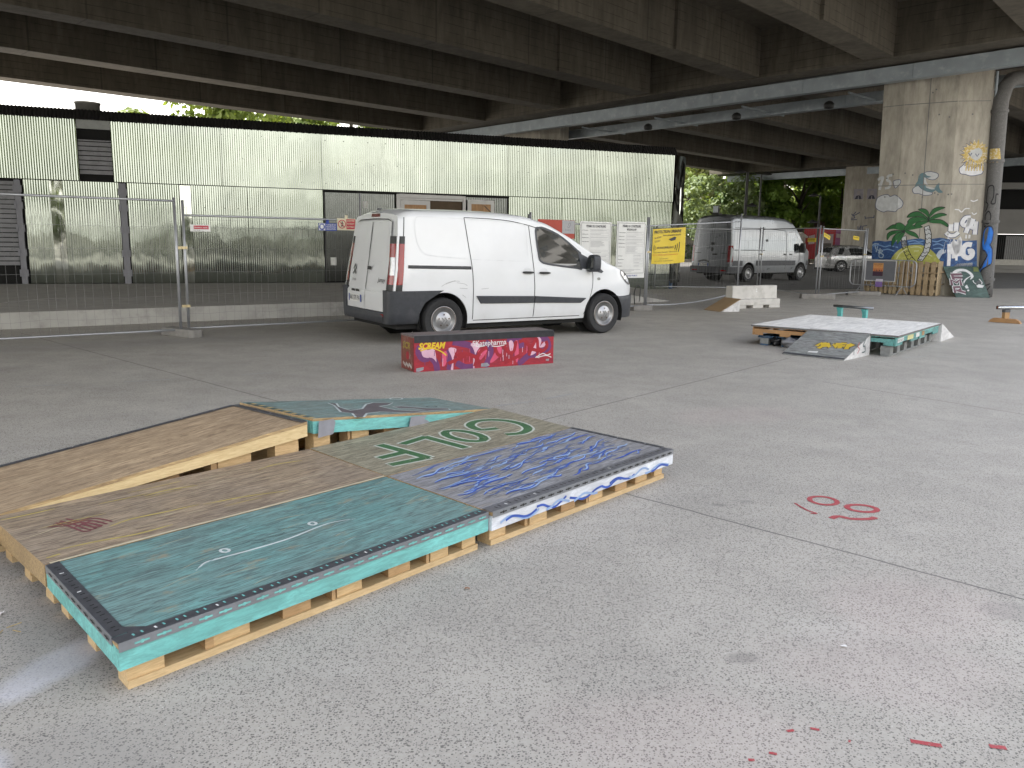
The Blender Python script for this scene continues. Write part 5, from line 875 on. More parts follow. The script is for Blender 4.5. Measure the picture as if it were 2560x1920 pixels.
for k in range(16): y=.03+.045*k; b.rib([(-.01,y),(.03+rr.uniform(0,.03),y+.02),(.01,y+.045)],.03,Tw,k%2,.001,False)
b.build('worn_lip',[P_('lip_wood',(.40,.31,.15)),m_pencil],t)
b=MB(); b.lathe([(0,-.03),(.022,-.02),(.03,0),(.022,.02),(0,.03)],frame((-1.235+.05,4.995-.005,.165),(1,0,0),(0,1,0)),10); 
# ------------------------------------------------------------------ red graffiti box
m_rbox=ply_mat('red_box_paint',(.34,.012,.022),(.24,.02,.05),(.15,.015,.035),.35); m_rside=ply_mat('red_box_end',(.22,.02,.02),(.15,.09,.04),(.10,.03,.02),.7,wood=(.35,.30,.27)); m_rtop=ply_mat('box_top',(.16,.125,.12),(.20,.15,.14),(.08,.07,.07),.6)
t=thing('skate_box','long red graffiti covered skate box lettered Skatepharma in front of the white van','skate box',(-1.115,9.197,0),R(28.74))
LB,WB,HB=1.851,.40,.41
b=MB(); b.box(0,LB,.0,.018,0,HB-.02); b.build('front_panel',m_rbox,t); 
b=MB(); b.box(0,LB,WB-.018,WB,0,HB-.02); b.build('back_panel',m_rbox,t)
for x in (.0,LB-.018):
    b=MB(); b.box(x+(.001 if x else -.003),x+.018,.018,WB-.018,.004,HB-.02); b.build('end_panel',m_rside,t)
b=MB(); b.box(-.004,LB+.004,.0,WB+.004,HB-.02,HB); b.build('top',m_rtop,t)
Tr=frame((0,0,0),(1,0,0),(0,0,1)); b=MB(); b.box(.0,LB,-.006,-.001,HB-.075,HB+.004); b.box(0,LB,-.001,.06,HB+.001,HB+.004); b.build('steel_coping',M('dark_coping',(.035,.035,.04),.4,.5,var=.3,scale=8),t)
mc=[P_('spray_pale_pink',(.60,.36,.45)),P_('spray_pink',(.55,.07,.14)),P_('spray_purple',(.13,.03,.12)),P_('spray_deep_red',(.30,.008,.018)),P_('spray_white',(.62,.58,.58)),P_('spray_yellow',(.62,.42,.02)),m_tape]
b=MB()
for st in DATA['rb_purple']: b.rib(st,.075,Tr,2,.0012)
for k,m_ in (('rb_white',0),('rb_pink',1)):
    for st in DATA[k]: b.poly([(p.x,p.y) for p in spline(st,3,True)],Tr,m_,.0012)
rr=random.Random(6)
for k in range(34):
    x,y=rr.uniform(.1,1.75),rr.uniform(.1,.25); b.rib([(x,y),(x+rr.uniform(-.003,.003),y-rr.uniform(.05,.1))],.007,Tr,rr.choice((0,1,2,3,0)),.0012,False)
for st in DATA['rb_purple'][:5]: b.rib([(x,y-.01) for x,y in st],.03,Tr,2,.0012)
for st in DATA['rb_dark']: b.rib(st,.042,Tr,3,.0012)
for st in DATA['rb_wl']: b.rib(st,.011,Tr,4,.0012)
for st in DATA['rb_grey']: b.poly(st,Tr,6,.0012)
b.text('SKatepharma',.735,.265,.062,Tr,4,.45,.0012,bold=.012,rot=.01)
b.text('SCREAM',.05,.262,.068,Tr,5,.32,.0012,bold=.05,slant=.25); b.rib(DATA['rb_text'][2],.015,Tr,5,.0012)
b.build('graffiti',mc,t)
Tl_=frame((-.004,0,0),(0,-1,0),(0,0,1)); b=MB(); b.text('SCR',-.34,.25,.075,Tl_,0,.24,.001,bold=.04,slant=.2); b.disc(-.19,.17,.05,Tl_,1,12,off=.001)
for k in range(9): b.disc(-.08-.03*k,.05+.012*(k%3),.02,Tl_,2,7,off=.001)
b.build('graffiti',[P_('spray_ochre',(.28,.20,.03)),mc[3],P_('chipped_white',(.40,.36,.34))],t)
# ------------------------------------------------------------------ white manual pad of stacked pallets on the right
MGRP='skate obstacles on the right'
m_wtop=ply_mat('white_board_top',(.78,.765,.73),(.70,.685,.66),(.60,.585,.56),.12); m_opal=pine_mat('orange_pallet_wood',(.42,.24,.10),(.30,.16,.07)); m_bpal=M('blue_pallet_wood',(.035,.085,.16),.7,var=.2,scale=10); m_gblk=M('grey_chipboard_block',(.20,.205,.20),.85,var=.2,scale=20,bump=.2)
A_=Vector((3.664,12.424)); B_=Vector((5.224,11.043)); C_=Vector((6.842,13.051)); D_=Vector((5.29,14.42))
t=thing('manual_pad','low white topped skate platform of stacked painted pallets','skate platform',(B_.x,B_.y,0),az(C_-B_))
Lx,Ly=(C_-B_).length,(A_-B_).length
b=MB(); b.box(0,Lx,0,Ly,.283,.300,0); b.box(-.004,.0,0,Ly,.276,.3015,1); b.box(0,Lx,-.004,0,.276,.3015,1); b.build('top',[m_wtop,M('edge_strip',(.12,.115,.11),.6)],t)
def euro(x0,x1,y0,y1,z0,z1,mt,mb):
    """pallet: deck boards, notched stringers, blocks"""
    h=z1-z0; b=MB(); n=9
    for i in range(n):
        w=(y1-y0)/n; b.box(x0,x1,y0+w*i+.008,y0+w*(i+1)-.008,z1-.018,z1-.002)
    for i in range(8): w=(x1-x0)/8; b.box(x0+w*i+.01,x0+w*(i+1)-.02,y0-.002,y0+.018,z1-.035,z1-.019); b.box(x0+w*i+.01,x0+w*(i+1)-.02,y1-.018,y1+.002,z1-.035,z1-.019)
    b.build('pallet_deck',mt,t)
    for y in (y0,y1-.022):
        b=MB(); b.box(x0,x1,y,y+.022,z0+h*.34,z1-.036)
        w=(x1-x0)
        for f0,f1 in ((0,.14),(.32,.48),(.52,.66),(.86,1.)): b.box(x0+w*f0,x0+w*f1,y+.001,y+.021,z0+h*.05,z0+h*.34)
        b.build('stringer',mb,t)
    for x in (x0,x1-.022):
        b=MB(); b.box(x,x+.022,y0+.024,y1-.024,z0+h*.34,z1-.036); w=y1-y0
        for f0,f1 in ((.03,.16),(.42,.58),(.84,.97)): b.box(x+.001,x+.021,y0+w*f0,y0+w*f1,z0+h*.05,z0+h*.34)
        b.build('stringer',mb,t)
hy=Ly*.5
euro(.03,Lx-.03,.03,hy-.02,.145,.282,m_turqe,ply_mat('teal_pallet_wood',(.10,.33,.31),(.13,.27,.26),(.07,.12,.12),.4)); euro(.02,Lx-.03,hy+.02,Ly-.02,.145,.282,m_opal,m_opal)
euro(.10,Lx-.1,hy+.05,Ly-.08,.105,.143,m_bpal,m_bpal)
for yy in (.10,.48,hy+.07,hy+.45,Ly-.26):
    for xx in (.06,.42,.80,1.2,1.6,2.0,2.32):
        if xx+.16>Lx: continue
        b=MB(); b.box(xx,xx+.15,yy,yy+.13,.022,.104 if yy>hy else .142); b.build('foot_block',m_gblk,t,bevel=.004)
    b=MB(); b.box(.05,Lx-.1,yy+.01,yy+.12,0,.021); b.build('skid_board',m_bpal if yy>hy else m_gblk,t)
b=MB(); Ty=frame((0,0,0),(1,0,0),(0,0,1)); Tx=frame((.029,Ly,0),(0,-1,0),(0,0,1))
b.poly([(Ly-.50,.205),(Ly-.36,.205),(Ly-.36,.25),(Ly-.50,.25)],Tx,0,.004); b.text('VEGA',Ly-.485,.214,.025,Tx,1,.11,.005,bold=.02)
Ty=frame((0,.03,0),(1,0,0),(0,0,1)); b.poly([(.10,.19),(.42,.20),(.42,.255),(.10,.25)],Ty,1,.004); b.text('PRO SKATE',.12,.205,.03,Ty,2,.28,.005)
for x0,x1,m_ in ((.62,.95,3),(1.1,1.3,1),(1.45,1.6,4)): b.poly([(x0,.19),(x1,.19),(x1,.255),(x0,.255)],Ty,m_,.004)
b.build('sticker',[m_sblue,m_sw,m_pencil,P_('sticker_cream',(.55,.52,.25)),m_opal],t)
b=MB(); 
for k in range(5):
    x,y=rnd.uniform(.3,1.9),rnd.uniform(Ly-.5,Ly-.2)
# plastic bag stuffed under the pallets
def blob(name,c,r,seed,m_,par=None,sq=(1,1,.7),n=14):
    rr=random.Random(seed); b=MB(); ph=[rr.uniform(0,6) for _ in range(6)]
    prof=[]
    for j in range(n+1):
        th=PI*j/n
        for i in range(n):
            f=2*PI*i/n; k=1+.22*math.sin(3*f+ph[0]+th*2)+.16*math.sin(5*th+ph[1]+f)+.1*math.sin(7*f+ph[2]); b.v.append((c[0]+r*sq[0]*k*math.sin(th)*math.cos(f),c[1]+r*sq[1]*k*math.sin(th)*math.sin(f),c[2]+r*sq[2]*k*math.cos(th)))
    for j in range(n):
        for i in range(n): q=j*n+i; b.f.append((q,j*n+(i+1)%n,(j+1)*n+(i+1)%n,q+n)); b.m.append(0)
    return b.build(name,m_,par,True)
q=A_*.74+B_*.26; tag(blob('plastic_bag',(A_.x*.70+B_.x*.30-.05,A_.y*.70+B_.y*.30-.02,.075),.10,3,M('grey_plastic',(.20,.20,.21),.3,var=.2)),'crumpled grey plastic bag stuffed under the white pad','bag')
tag(blob('plastic_bag',(A_.x*.83+B_.x*.17+.03,A_.y*.83+B_.y*.17+.02,.07),.085,5,M('black_plastic',(.015,.015,.017),.25)),'black bin bag stuffed under the white pad','bag')
# kicker with yellow lettering leaning on the pad
k0,k1,k2,k3=(Vector(v) for v in ((3.73,11.234),(4.366,10.683),(4.96,11.29),(4.32,11.86)))
t=thing('kicker_ramp','scuffed grey kicker ramp with yellow lettering leaning against the white pad','skate ramp',(k0.x,k0.y,0),az(k1-k0))
ca,sa=math.cos(az(k1-k0)),math.sin(az(k1-k0)); loc=lambda p:(ca*(p.x-k0.x)+sa*(p.y-k0.y),-sa*(p.x-k0.x)+ca*(p.y-k0.y))
l0,l1,l2,l3=loc(k0),loc(k1),loc(k2),loc(k3)
m_kick=ply_mat('scuffed_kicker_board',(.25,.27,.255),(.33,.33,.32),(.11,.10,.10),.8,wood=(.30,.29,.27)); m_kside=ply_mat('white_side',(.62,.61,.60),(.55,.54,.53),(.45,.43,.42),.2)
b=MB(); b.hexa([(*l0,.002),(*l1,.002),(*l2,.287),(*l3,.287)],[(*l0,.014),(*l1,.014),(*l2,.305),(*l3,.305)]); b.build('ramp_board',m_kick,t)
for P_a,P_b,lab in ((l1,l2,None),(l0,l3,None)):
    P_a,P_b=Vector(P_a),Vector(P_b); n=Vector((-1,0)) if lab is None and P_a.x>.3 else Vector((1,0)); b=MB()
    b.face([(*P_a,0),(*P_b,0),(*P_b,.286)]); b.face([(*(P_a+n*.02),0),(*(P_b+n*.02),.286),(*(P_b+n*.02),0)]); b.face([(*P_a,0),(*P_b,.286),(*(P_b+n*.02),.286),(*(P_a+n*.02),0)]); b.face([(*P_b,0),(*(P_b+n*.02),0),(*(P_b+n*.02),.286),(*P_b,.286)]); b.build('side_panel',m_kside,t)
def KT(a,b_,c=0.):
    q0_=Vector(l0).lerp(Vector(l1),a); q1_=Vector(l3).lerp(Vector(l2),a); q=q0_.lerp(q1_,b_); return Vector((q.x,q.y-.4*c,.014+.291*b_+c))
b=MB()
for w,m_ in ((.085,1),(.052,0)):
    for st in DATA['kick'][:-1]: b.rib(st,w*1.25,KT,m_,.002,sm=False)
b.poly([(.36,.12),(.52,.13),(.51,.19),(.37,.17)],KT,2,.003); b.poly([(.0,.0),(1,.0),(1,.05),(0,.06)],KT,3,.001)
b.build('graffiti',[P_('kicker_yellow',(.52,.36,.03)),P_('kicker_dark',(.10,.085,.05)),m_sw,m_angled],t)
Ts_=frame((l1[0]+.001,l1[1],0),Vector((l2[0]-l1[0],l2[1]-l1[1],0)),(0,0,1)); b=MB()
b.rib([(.30,.05),(.30,.14)],.012,Ts_,0,.004,False); b.rib([(.42,.06),(.48,.12),(.42,.15),(.46,.21)],.014,Ts_,1,.004); b.rib([(.58,.06),(.68,.07),(.66,.14),(.60,.15),(.67,.24)],.016,Ts_,0,.004); b.build('graffiti',[m_pencil,P_('faded_red_mark',(.45,.12,.12))],t)
# white wedge at the far corner of the pad
t=thing('kicker_ramp','small white wedge at the far right corner of the white pad','skate ramp',(6.86,13.06,0),az(C_-B_))
b=MB(); b.prism([(0.01,0),(1.02,0),(.01,.292)],-1.2,.0,frame((0,0,0),(1,0,0),(0,0,1))); b.build('wedge',m_kside,t)
# teal flat rail behind the pad
t=thing('grind_rail','low turquoise grind rail standing behind the white pad','grind rail',(5.80,14.78,0),R(-52))
m_rpole=M('rail_steel',(.20,.21,.22),.35,.8,var=.1); m_teal=M('teal_leg_paint',(.10,.40,.38),.5,var=.1,scale=8)
b=MB(); b.tube([(-.02,0,.43),(.72,0,.43)],.024,12); b.build('bar',m_rpole,t,True)
for x in (.11,.58):
    b=MB(); b.box(x-.035,x+.035,-.03,.03,0,.405); b.prism([(x-.07,.405),(x-.035,.405),(x-.035,.30)],-.02,.02,frame((0,0,0),(1,0,0),(0,0,1))); b.box(x-.14,x+.14,-.05,.05,0,.03); b.build('leg',m_teal,t)
# wooden-footed rail at the right edge
t=thing('grind_rail','steel grind rail on wooden feet at the right edge','grind rail',(9.86,16.62,0),R(12))
b=MB(); b.tube([(-.06,0,.31),(2.6,0,.31)],.038,14); b.tube([(-.062,0,.31),(-.055,0,.31)],.030,12,1); b.build('bar',[M('polished_rail',(.55,.56,.57),.22,.9,var=.05),M('rust_end',(.14,.05,.025),.8)],t,True)
for x in (.16,1.7):
    b=MB(); b.box(x-.055,x+.055,-.04,.04,.09,.27); b.box(x-.06,x+.06,-.045,.045,.215,.272,1); b.build('post',[pine_mat('rail_wood_%d'%int(x*10),(.45,.28,.13),(.33,.19,.08)),m_angled],t)
    b=MB(); T=frame((x,0,0),(.5,-.87,0),(0,0,1)); b.prism([(-.30,0),(.30,0),(.27,.05),(.20,.09),(-.20,.09),(-.27,.05)],-.05,.05,T); b.build('foot',m_opal,t,bevel=.006)
# concrete road barrier and a small plywood kicker leaning by it
t=thing('concrete_barrier','whitish concrete road barrier with a small black square sticker','road barrier',(5.21,19.2,0),az((1.294,.786)))
LBr=1.51
def bar_sec(x0,x1,z0): pass
prof=[(-.0,.0),(.0,.21),(.12,.53),(.34,.53),(.46,.21),(.46,0)]
m_barr=M('barrier_concrete',(.52,.50,.465),.85,var=.08,scale=3,col2=(.40,.385,.35),wear=(.5,.7),wscale=5,bump=.15)
b=MB(); T=lambda a,c,o=0.:Vector((o,a,c))
def seg(x0,x1,pz): b.prism([(a,c) for a,c in pz],x0,x1,lambda a,c,o:Vector((o,a,c)))
low=[(0,.0),(0,.075),(.46,.075),(.46,0)]; up=[(0,.0752),(0,.21),(.11,.225),(.13,.53),(.33,.53),(.35,.225),(.46,.21),(.46,.0752)]
for x0,x1 in ((0,.36),(.58,.93),(1.14,LBr)): seg(x0,x1,low)
seg(0,LBr,up); o=b.build('block',m_barr,t,bevel=.012)
b=MB(); Tn=frame((0,.118,.30),(1,0,0),(0,.064,.998)); b.poly([(.74,.05),(.86,.05),(.86,.19),(.74,.19)],Tn,0,.002); b.poly([(.77,.08),(.83,.08),(.80,.12)],Tn,1,.003); b.poly([(.77,.16),(.80,.12),(.83,.16)],Tn,1,.003); b.build('sticker',[m_sblk,m_sw],t)
t=thing('kicker_ramp','small bare plywood kicker leaning against the concrete barrier','skate ramp',(4.40,18.86,0),az((.222,-.548)))
b=MB(); b.hexa([(0,0,.002),(.60,0,.002),(.60,.54,.27),(0,.54,.27)],[(0,0,.014),(.60,0,.014),(.60,.545,.285),(0,.545,.285)]); b.build('ramp_board',pine_mat('kicker_ply',(.36,.25,.14),(.27,.18,.10)),t)
for x in (.02,.56):
    b=MB(); b.prism([(.06,0),(.54,0),(.54,.265)],x,x+.02,lambda a,c,o:Vector((o,a,c))); b.build('side_panel',m_kside,t)

# ------------------------------------------------------------------ vehicles
def lerpf(tab):
    def f(x):
        if x<=tab[0][0]: return tab[0][1]
        for (a,b_),(c,d) in zip(tab,tab[1:]):
            if x<=c:
                t=(x-a)/(c-a); return b_+(d-b_)*t
        return tab[-1][1]
    return f
def smoothf(tab,r=.06):
    f=lerpf(tab); return lambda x:(f(x-r)+2*f(x-r/2)+2*f(x)+2*f(x+r/2)+f(x+r))/8
class Shell:
    """vehicle body lofted from sections; x forward, right side at negative y"""
    def __init__(s,x0,x1,ztop,zbot,side,plan,lean=None,rc=.10,crown=.04,dx=.07,ns=14,nt=5,arch=()):
        s.arch=arch; zb0=zbot
        def zbot(x):
            z=zb0(x)
            for xa,za,ra in arch:
                if abs(x-xa)<ra: z=max(z,za+math.sqrt(max(0,ra*ra-(x-xa)**2)))
            return z
        s.zt,s.zb,s.sd,s.pl,s.rc,s.crown=ztop,zbot,side,plan,rc,crown; s.lean=lean or (lambda x,z:0.)
        s.x0,s.x1,s.dx,s.ns,s.nt=x0,x1,dx,ns,nt
    def Y(s,x,z):
        return s.pl(x)*s.sd(z)
    def T(s,x,z,c=0.,sgn=-1):
        """a point on the side skin"""
        return Vector((x+s.lean(x,z),sgn*(s.Y(x,z)+c),z))
    def ring(s,x):
        zb,zt=s.zb(x),s.zt(x); rc=min(s.rc(x) if callable(s.rc) else s.rc,max(.01,(zt-zb)*.45)); zs=zt-rc; h=[]
        for i in range(s.ns+1): z=zb+(zs-zb)*i/s.ns; h.append((s.Y(x,z),z))
        y0=s.Y(x,zs)
        for i in range(1,s.nt+1):
            t=PI/2*i/s.nt; h.append((y0-rc*1.1*(1-math.cos(t)),zs+rc*math.sin(t)*.98))
        ye,ze=h[-1]
        for i in range(1,5): f=i/4; h.append((ye*(1-f),ze+s.crown*(1-(1-f)**2)))
        return h
    def mb(s):
        b=MB(); n=max(2,int((s.x1-s.x0)/s.dx)); N=None; ex=[s.x0,s.x0+.012]+[s.x0+(s.x1-s.x0)*i/n for i in range(1,n)]+[s.x1]
        for xa,za,ra in s.arch:
            for k in range(33):
                x=xa-ra*math.cos(PI*k/32)*(.9999 if 0<k<32 else 1.0006)
                if s.x0+.02<x<s.x1-.005: ex.append(x)
        ex=sorted(set(ex)); ex=[x for i,x in enumerate(ex) if i==0 or x-ex[i-1]>.0003]
        for x in ex:
            h=s.ring(x); pts=[(-y,z) for y,z in h]+[(y,z) for y,z in reversed(h[:-1])]; N=len(pts)
            for y,z in pts: b.v.append((x+s.lean(x,z),y,z))
        for k in range(len(ex)-1):
            for j in range(N-1): q=k*N; w=q+N; b.f.append((q+j,w+j,w+j+1,q+j+1)); b.m.append(0)
            b.f.append((k*N+N-1,(k+1)*N+N-1,(k+1)*N,k*N)); b.m.append(0)
        for k,rev in ((0,False),(len(ex)-1,True)):
            # caps in strips so that they stay smooth
            h=N//2; q=k*N
            for j in range(h):
                a,b1,c,d=q+j,q+j+1,q+N-2-j,q+N-1-j
                f=(a,b1,c,d) if b1!=c else (a,b1,d)
                b.f.append(f if not rev else tuple(reversed(f))); b.m.append(0)
        return b
def wells(par,holes,yw):
    b=MB()
    for x,z,r in holes:
        for sg in (-1,1):
            n=24; i=len(b.v)
            for k in range(n+1):
                t=-.35+(PI+.7)*k/n; b.v+=[(x+(r-.004)*math.cos(t),sg*yw,z+(r-.004)*math.sin(t)),(x+(r-.02)*math.cos(t),sg*(yw-.34),z+(r-.02)*math.sin(t))]
            for k in range(n): q=i+2*k; f=(q,q+1,q+3,q+2); b.f.append(f if sg<0 else tuple(reversed(f))); b.m.append(0)
            i=len(b.v)
            for k in range(20): t=2*PI*k/20; b.v.append((x+(r-.02)*math.cos(t),sg*(yw-.34),z+(r-.02)*math.sin(t)))
            b.f.append(tuple(range(i,i+20)) if sg<0 else tuple(range(i+19,i-1,-1))); b.m.append(0)
    return b.build('wheel_well',m_under,par)
def sharp(o,deg=32):
    me=o.data; bm=bmesh.new(); bm.from_mesh(me)
    for e in bm.edges:
        e.smooth=not(len(e.link_faces)==2 and e.calc_face_angle(0)>R(deg))
    for f in bm.faces: f.smooth=True
    bm.to_mesh(me); bm.free()
def paint(name,col,rough=.28,metal=0.,coat=.6,dirt=.05):
    s=NT(name); n=s.noise(3,s.co((1,1,1)),5,.6); sp=s.n('ShaderNodeSeparateXYZ'); s.l(s.co(),sp.inputs[0])
    low=s.ramp(sp.outputs[2],.25,.75,1,0); m=s.math('MULTIPLY',s.math('MULTIPLY',low,s.ramp(n,.35,.7)),.35)
    c=s.mix(s.ramp(n,.3,.7),mul(col,1-dirt),col); c=s.mix(m,c,(.30,.28,.25))
    return s.set(c,s.ramp(n,.3,.7,rough,rough+.12),metal,Coat_Weight=coat,Coat_Roughness=.06)
m_vwhite=paint('van_white_paint',(.70,.71,.72)); m_vplas=M('dark_bumper_plastic',(.035,.038,.045),.5,var=.15,scale=14,col2=(.06,.062,.068),wear=(.5,.75),wscale=6)
m_gap=G('panel_gap',.03,rough=.8); m_seamlight=M('swage_shadow',(.62,.63,.64),.4)
m_glass=M('tinted_glass',(.012,.015,.016),.03,var=0,Specular_IOR_Level=.9,Coat_Weight=1.,Coat_Roughness=.02)
m_tyre=M('tyre_rubber',(.018,.018,.019),.75,var=.2,scale=20,bump=.1); m_rim=M('steel_rim',(.38,.38,.385),.38,.7,var=.1); m_hole=G('hole_black',.008,rough=.9); m_cap=M('hub_cap',(.46,.46,.47),.35,.6,var=.06)
m_lred=M('lamp_red',(.24,.004,.006),.2,var=.1,Coat_Weight=.3); m_lclr=M('lamp_clear',(.36,.36,.37),.12,.35,var=.15,scale=25,Coat_Weight=1.); m_lor=M('lamp_orange',(.6,.16,.02),.15,Coat_Weight=1.)
m_under=G('underbody',.012,rough=.95); m_rusty=M('rusty_rim',(.10,.065,.045),.7,var=.3,scale=20)
def wheel(par,x,y,z,r,w,rr,sgn,kind='steel'):
    """wheel part with tyre as its own mesh and rim, cap below it"""
    Tw_=frame((x,y,z),(1,0,0),(0,0,-sgn) if False else (0,0,1),(0,sgn,0))
    if True:
        T=lambda a,b_,c=0.:Vector((x+a,y+sgn*c,z+b_))
    b=MB(); b.lathe([(rr,-w),(r*.90,-w),(r*.985,-w*.86),(r,-w*.6),(r,-w*.3),(r*.985,-.02),(r*.92,.006),(rr+.012,.0),(rr,-.012),(rr,-w)],T,36); o=b.build('wheel',m_tyre,par,True); sharp(o,50)
    b=MB(); b.lathe([(rr+.004,-.004),(rr,.006),(rr-.012,.004),(rr-.03,-.02),(rr-.05,-.028),(rr*.66,-.012),(rr*.60,.0),(rr*.36,.012),(rr*.30,.022),(rr*.12,.026),(0,.026)],T,36,0); b.build('rim',m_rim,o,True)
    b=MB()
    if kind=='steel':
        for k in range(16):
            a=2*PI*k/16; b.disc(rr*.80*math.cos(a),rr*.80*math.sin(a),rr*.075,lambda p,q,c=0.:T(p,q,-.012+c),0,8,off=.004)
        b.rib([(rr*.955*math.cos(2*PI*k/30),rr*.955*math.sin(2*PI*k/30)) for k in range(30)],.010,lambda p,q,c=0.:T(p,q,.003+c),1,.002,False,closed=True)
        b.build('rim_hole',[m_hole,m_rusty],o)
        b=MB()
        for s_ in (0,.055): b.rib([(-.045,-.05+s_*1.0),(0,-.005+s_),(.045,-.05+s_)],.016,lambda p,q,c=0.:T(q*.9,p,.027+c),0,.002,False)
        for k in range(5): a=2*PI*k/5+.3; b.disc(rr*.42*math.cos(a),rr*.42*math.sin(a),rr*.06,lambda p,q,c=0.:T(p,q,.012+c),1,8,off=.003)
        b.build('hub_badge',[M('badge_grey',(.22,.22,.225),.4,.4),m_rusty],o)
    elif kind=='spoke':
        for k in range(10):
            a=2*PI*(k+.5)/10; b.poly([(rr*.35*math.cos(a-.1),rr*.35*math.sin(a-.1)),(rr*.9*math.cos(a-.17),rr*.9*math.sin(a-.17)),(rr*.9*math.cos(a+.17),rr*.9*math.sin(a+.17)),(rr*.35*math.cos(a+.1),rr*.35*math.sin(a+.1))],lambda p,q,c=0.:T(p,q,.024+c),0,.003)
        b.build('rim_hole',m_hole,o)
    else:
        for k in range(9): a=2*PI*k/9; b.disc(rr*.78*math.cos(a),rr*.78*math.sin(a),rr*.10,lambda p,q,c=0.:T(p,q,-.012+c),0,8,off=.004)
        b.build('rim_hole',m_hole,o)
    return o
# ---- the white van
VT=thing('white_van','white panel van with black bumpers parked behind the red skate box','van',(-1.505,12.707,0),.5737)
WB_=3.0
zt=smoothf([(-.80,1.82),(-.70,1.88),(-.45,1.905),(.4,1.915),(1.0,1.91),(1.5,1.875),(1.9,1.77),(2.33,1.56),(2.82,1.29),(3.1,1.155),(3.40,1.06),(3.64,.92),(3.78,.79),(3.85,.66),(3.90,.56)],.08)
sidef=smoothf([(.0,.84),(.25,.875),(.40,.905),(.80,.935),(1.05,.925),(1.15,.905),(1.75,.80),(1.95,.75)],.05)
planf=smoothf([(-.9,.93),(-.78,.975),(-.6,1.0),(2.4,1.0),(2.9,.98),(3.3,.93),(3.58,.84),(3.77,.71),(3.90,.52)],.07)
leanf=lambda x,z:.15*max(0.,min(1.2,(z-.80)/1.0))*max(0.,min(1.,(-.25-x)/.5))-.04*max(0.,(z-1.6))*(1 if x<0 else 0)
zbv=lambda x:.27 if -.2<x<3.2 else (.44 if x<0 else .50)
sh=Shell(-.79,3.84,zt,zbv,sidef,planf,leanf,rc=lambda x:.11 if x<1.2 else max(.05,.11-.05*(x-1.2)),arch=((0,.335,.405),(WB_,.335,.40)))
body=sh.mb().build('body',m_vwhite,VT); sharp(body,30); wells(VT,[(0,.335,.405),(WB_,.335,.40)],.90)
# bumpers and sills
b=MB(); zr=[.30,.33,.455,.60,.74,.768,.775]
def bp(u,z,sg):
    """outer skin of the rear bumper: u 0 rear face inboard, .35 corner, 1 at the wheel arch"""
    yo=sidef(z)*1.0+.012-(.02 if z<.32 else 0)
    if u<.3: y=.70+(yo-.10-.70)*u/.3; return Vector((-.872+.012*(y/.9)**2,sg*y,z))
    if u<.5:
        t=(u-.3)/.2*PI/2; return Vector((-.86+.12*(1-math.cos(t)),sg*(yo-.10+.10*math.sin(t)),z))
    xe=-math.sqrt(max(.0,.412**2-(z-.335)**2)) if z<.745 else -.02
    xe=min(xe,-.02) if z>.7 else xe
    return Vector((-.74+(xe+.74)*(u-.5)/.5,sg*yo,z))
for sg in (-1,1):
    n=24; i0=len(b.v)
    for z in zr:
        for k in range(n+1):
            p=bp(k/n,z,sg)
            if z>.77: p.y-=sg*.03; p.x+=.02
            b.v.append(tuple(p))
    for j in range(len(zr)-1):
        for k in range(n): q=i0+j*(n+1)+k; f=(q,q+1,q+n+2,q+n+1); b.f.append(tuple(reversed(f)) if sg>0 else f); b.m.append(0)
    b.hexa([(-.868,sg*.70-.001,.456),(-.78,sg*.70-.001,.456),(-.78,sg*.70+.001,.456),(-.868,sg*.70+.001,.456)],[(-.868,sg*.70-.001,.775),(-.78,sg*.70-.001,.775),(-.78,sg*.70+.001,.775),(-.868,sg*.70+.001,.775)])
    b.box(-.86,-.72,min(sg*.70,sg*.86),max(sg*.70,sg*.86),.768,.772)
n=12; i0=len(b.v)
for x,z in ((-.80,.30),(-.855,.30),(-.872,.33),(-.874,.40),(-.87,.452),(-.86,.457),(-.78,.457)):
    for k in range(n+1): y=-.70+1.4*k/n; b.v.append((x-.006*(1-(y/.7)**2),y,z))
for j in range(6):
    for k in range(n): q=i0+j*(n+1)+k; b.f.append((q+1,q,q+n+1,q+n+2)); b.m.append(0)
o=b.build('bumper',m_vplas,VT,True); sharp(o,35)
bf=Shell(3.26,3.90,lambda x:.62 if x>3.4 else .62-.2*max(0,(3.33-x)),lambda x:.235,lambda z:sidef(z)+.012,lambda x:planf(x-.035),None,rc=.05,crown=.0,ns=8,dx=.05,arch=((WB_,.335,.405),))
o=bf.mb().build('bumper',m_vplas,VT); sharp(o,30)
b=MB(); b.box(-.70,3.4,-.80,.80,.22,.40); b.box(.35,2.65,-.82,.82,.20,.28); b.build('underbody',m_under,VT)
SK=lambda x,z,c=0.:sh.T(x,z,c+.002); SL=lambda x,z,c=0.:sh.T(x,z,c+.002,1)
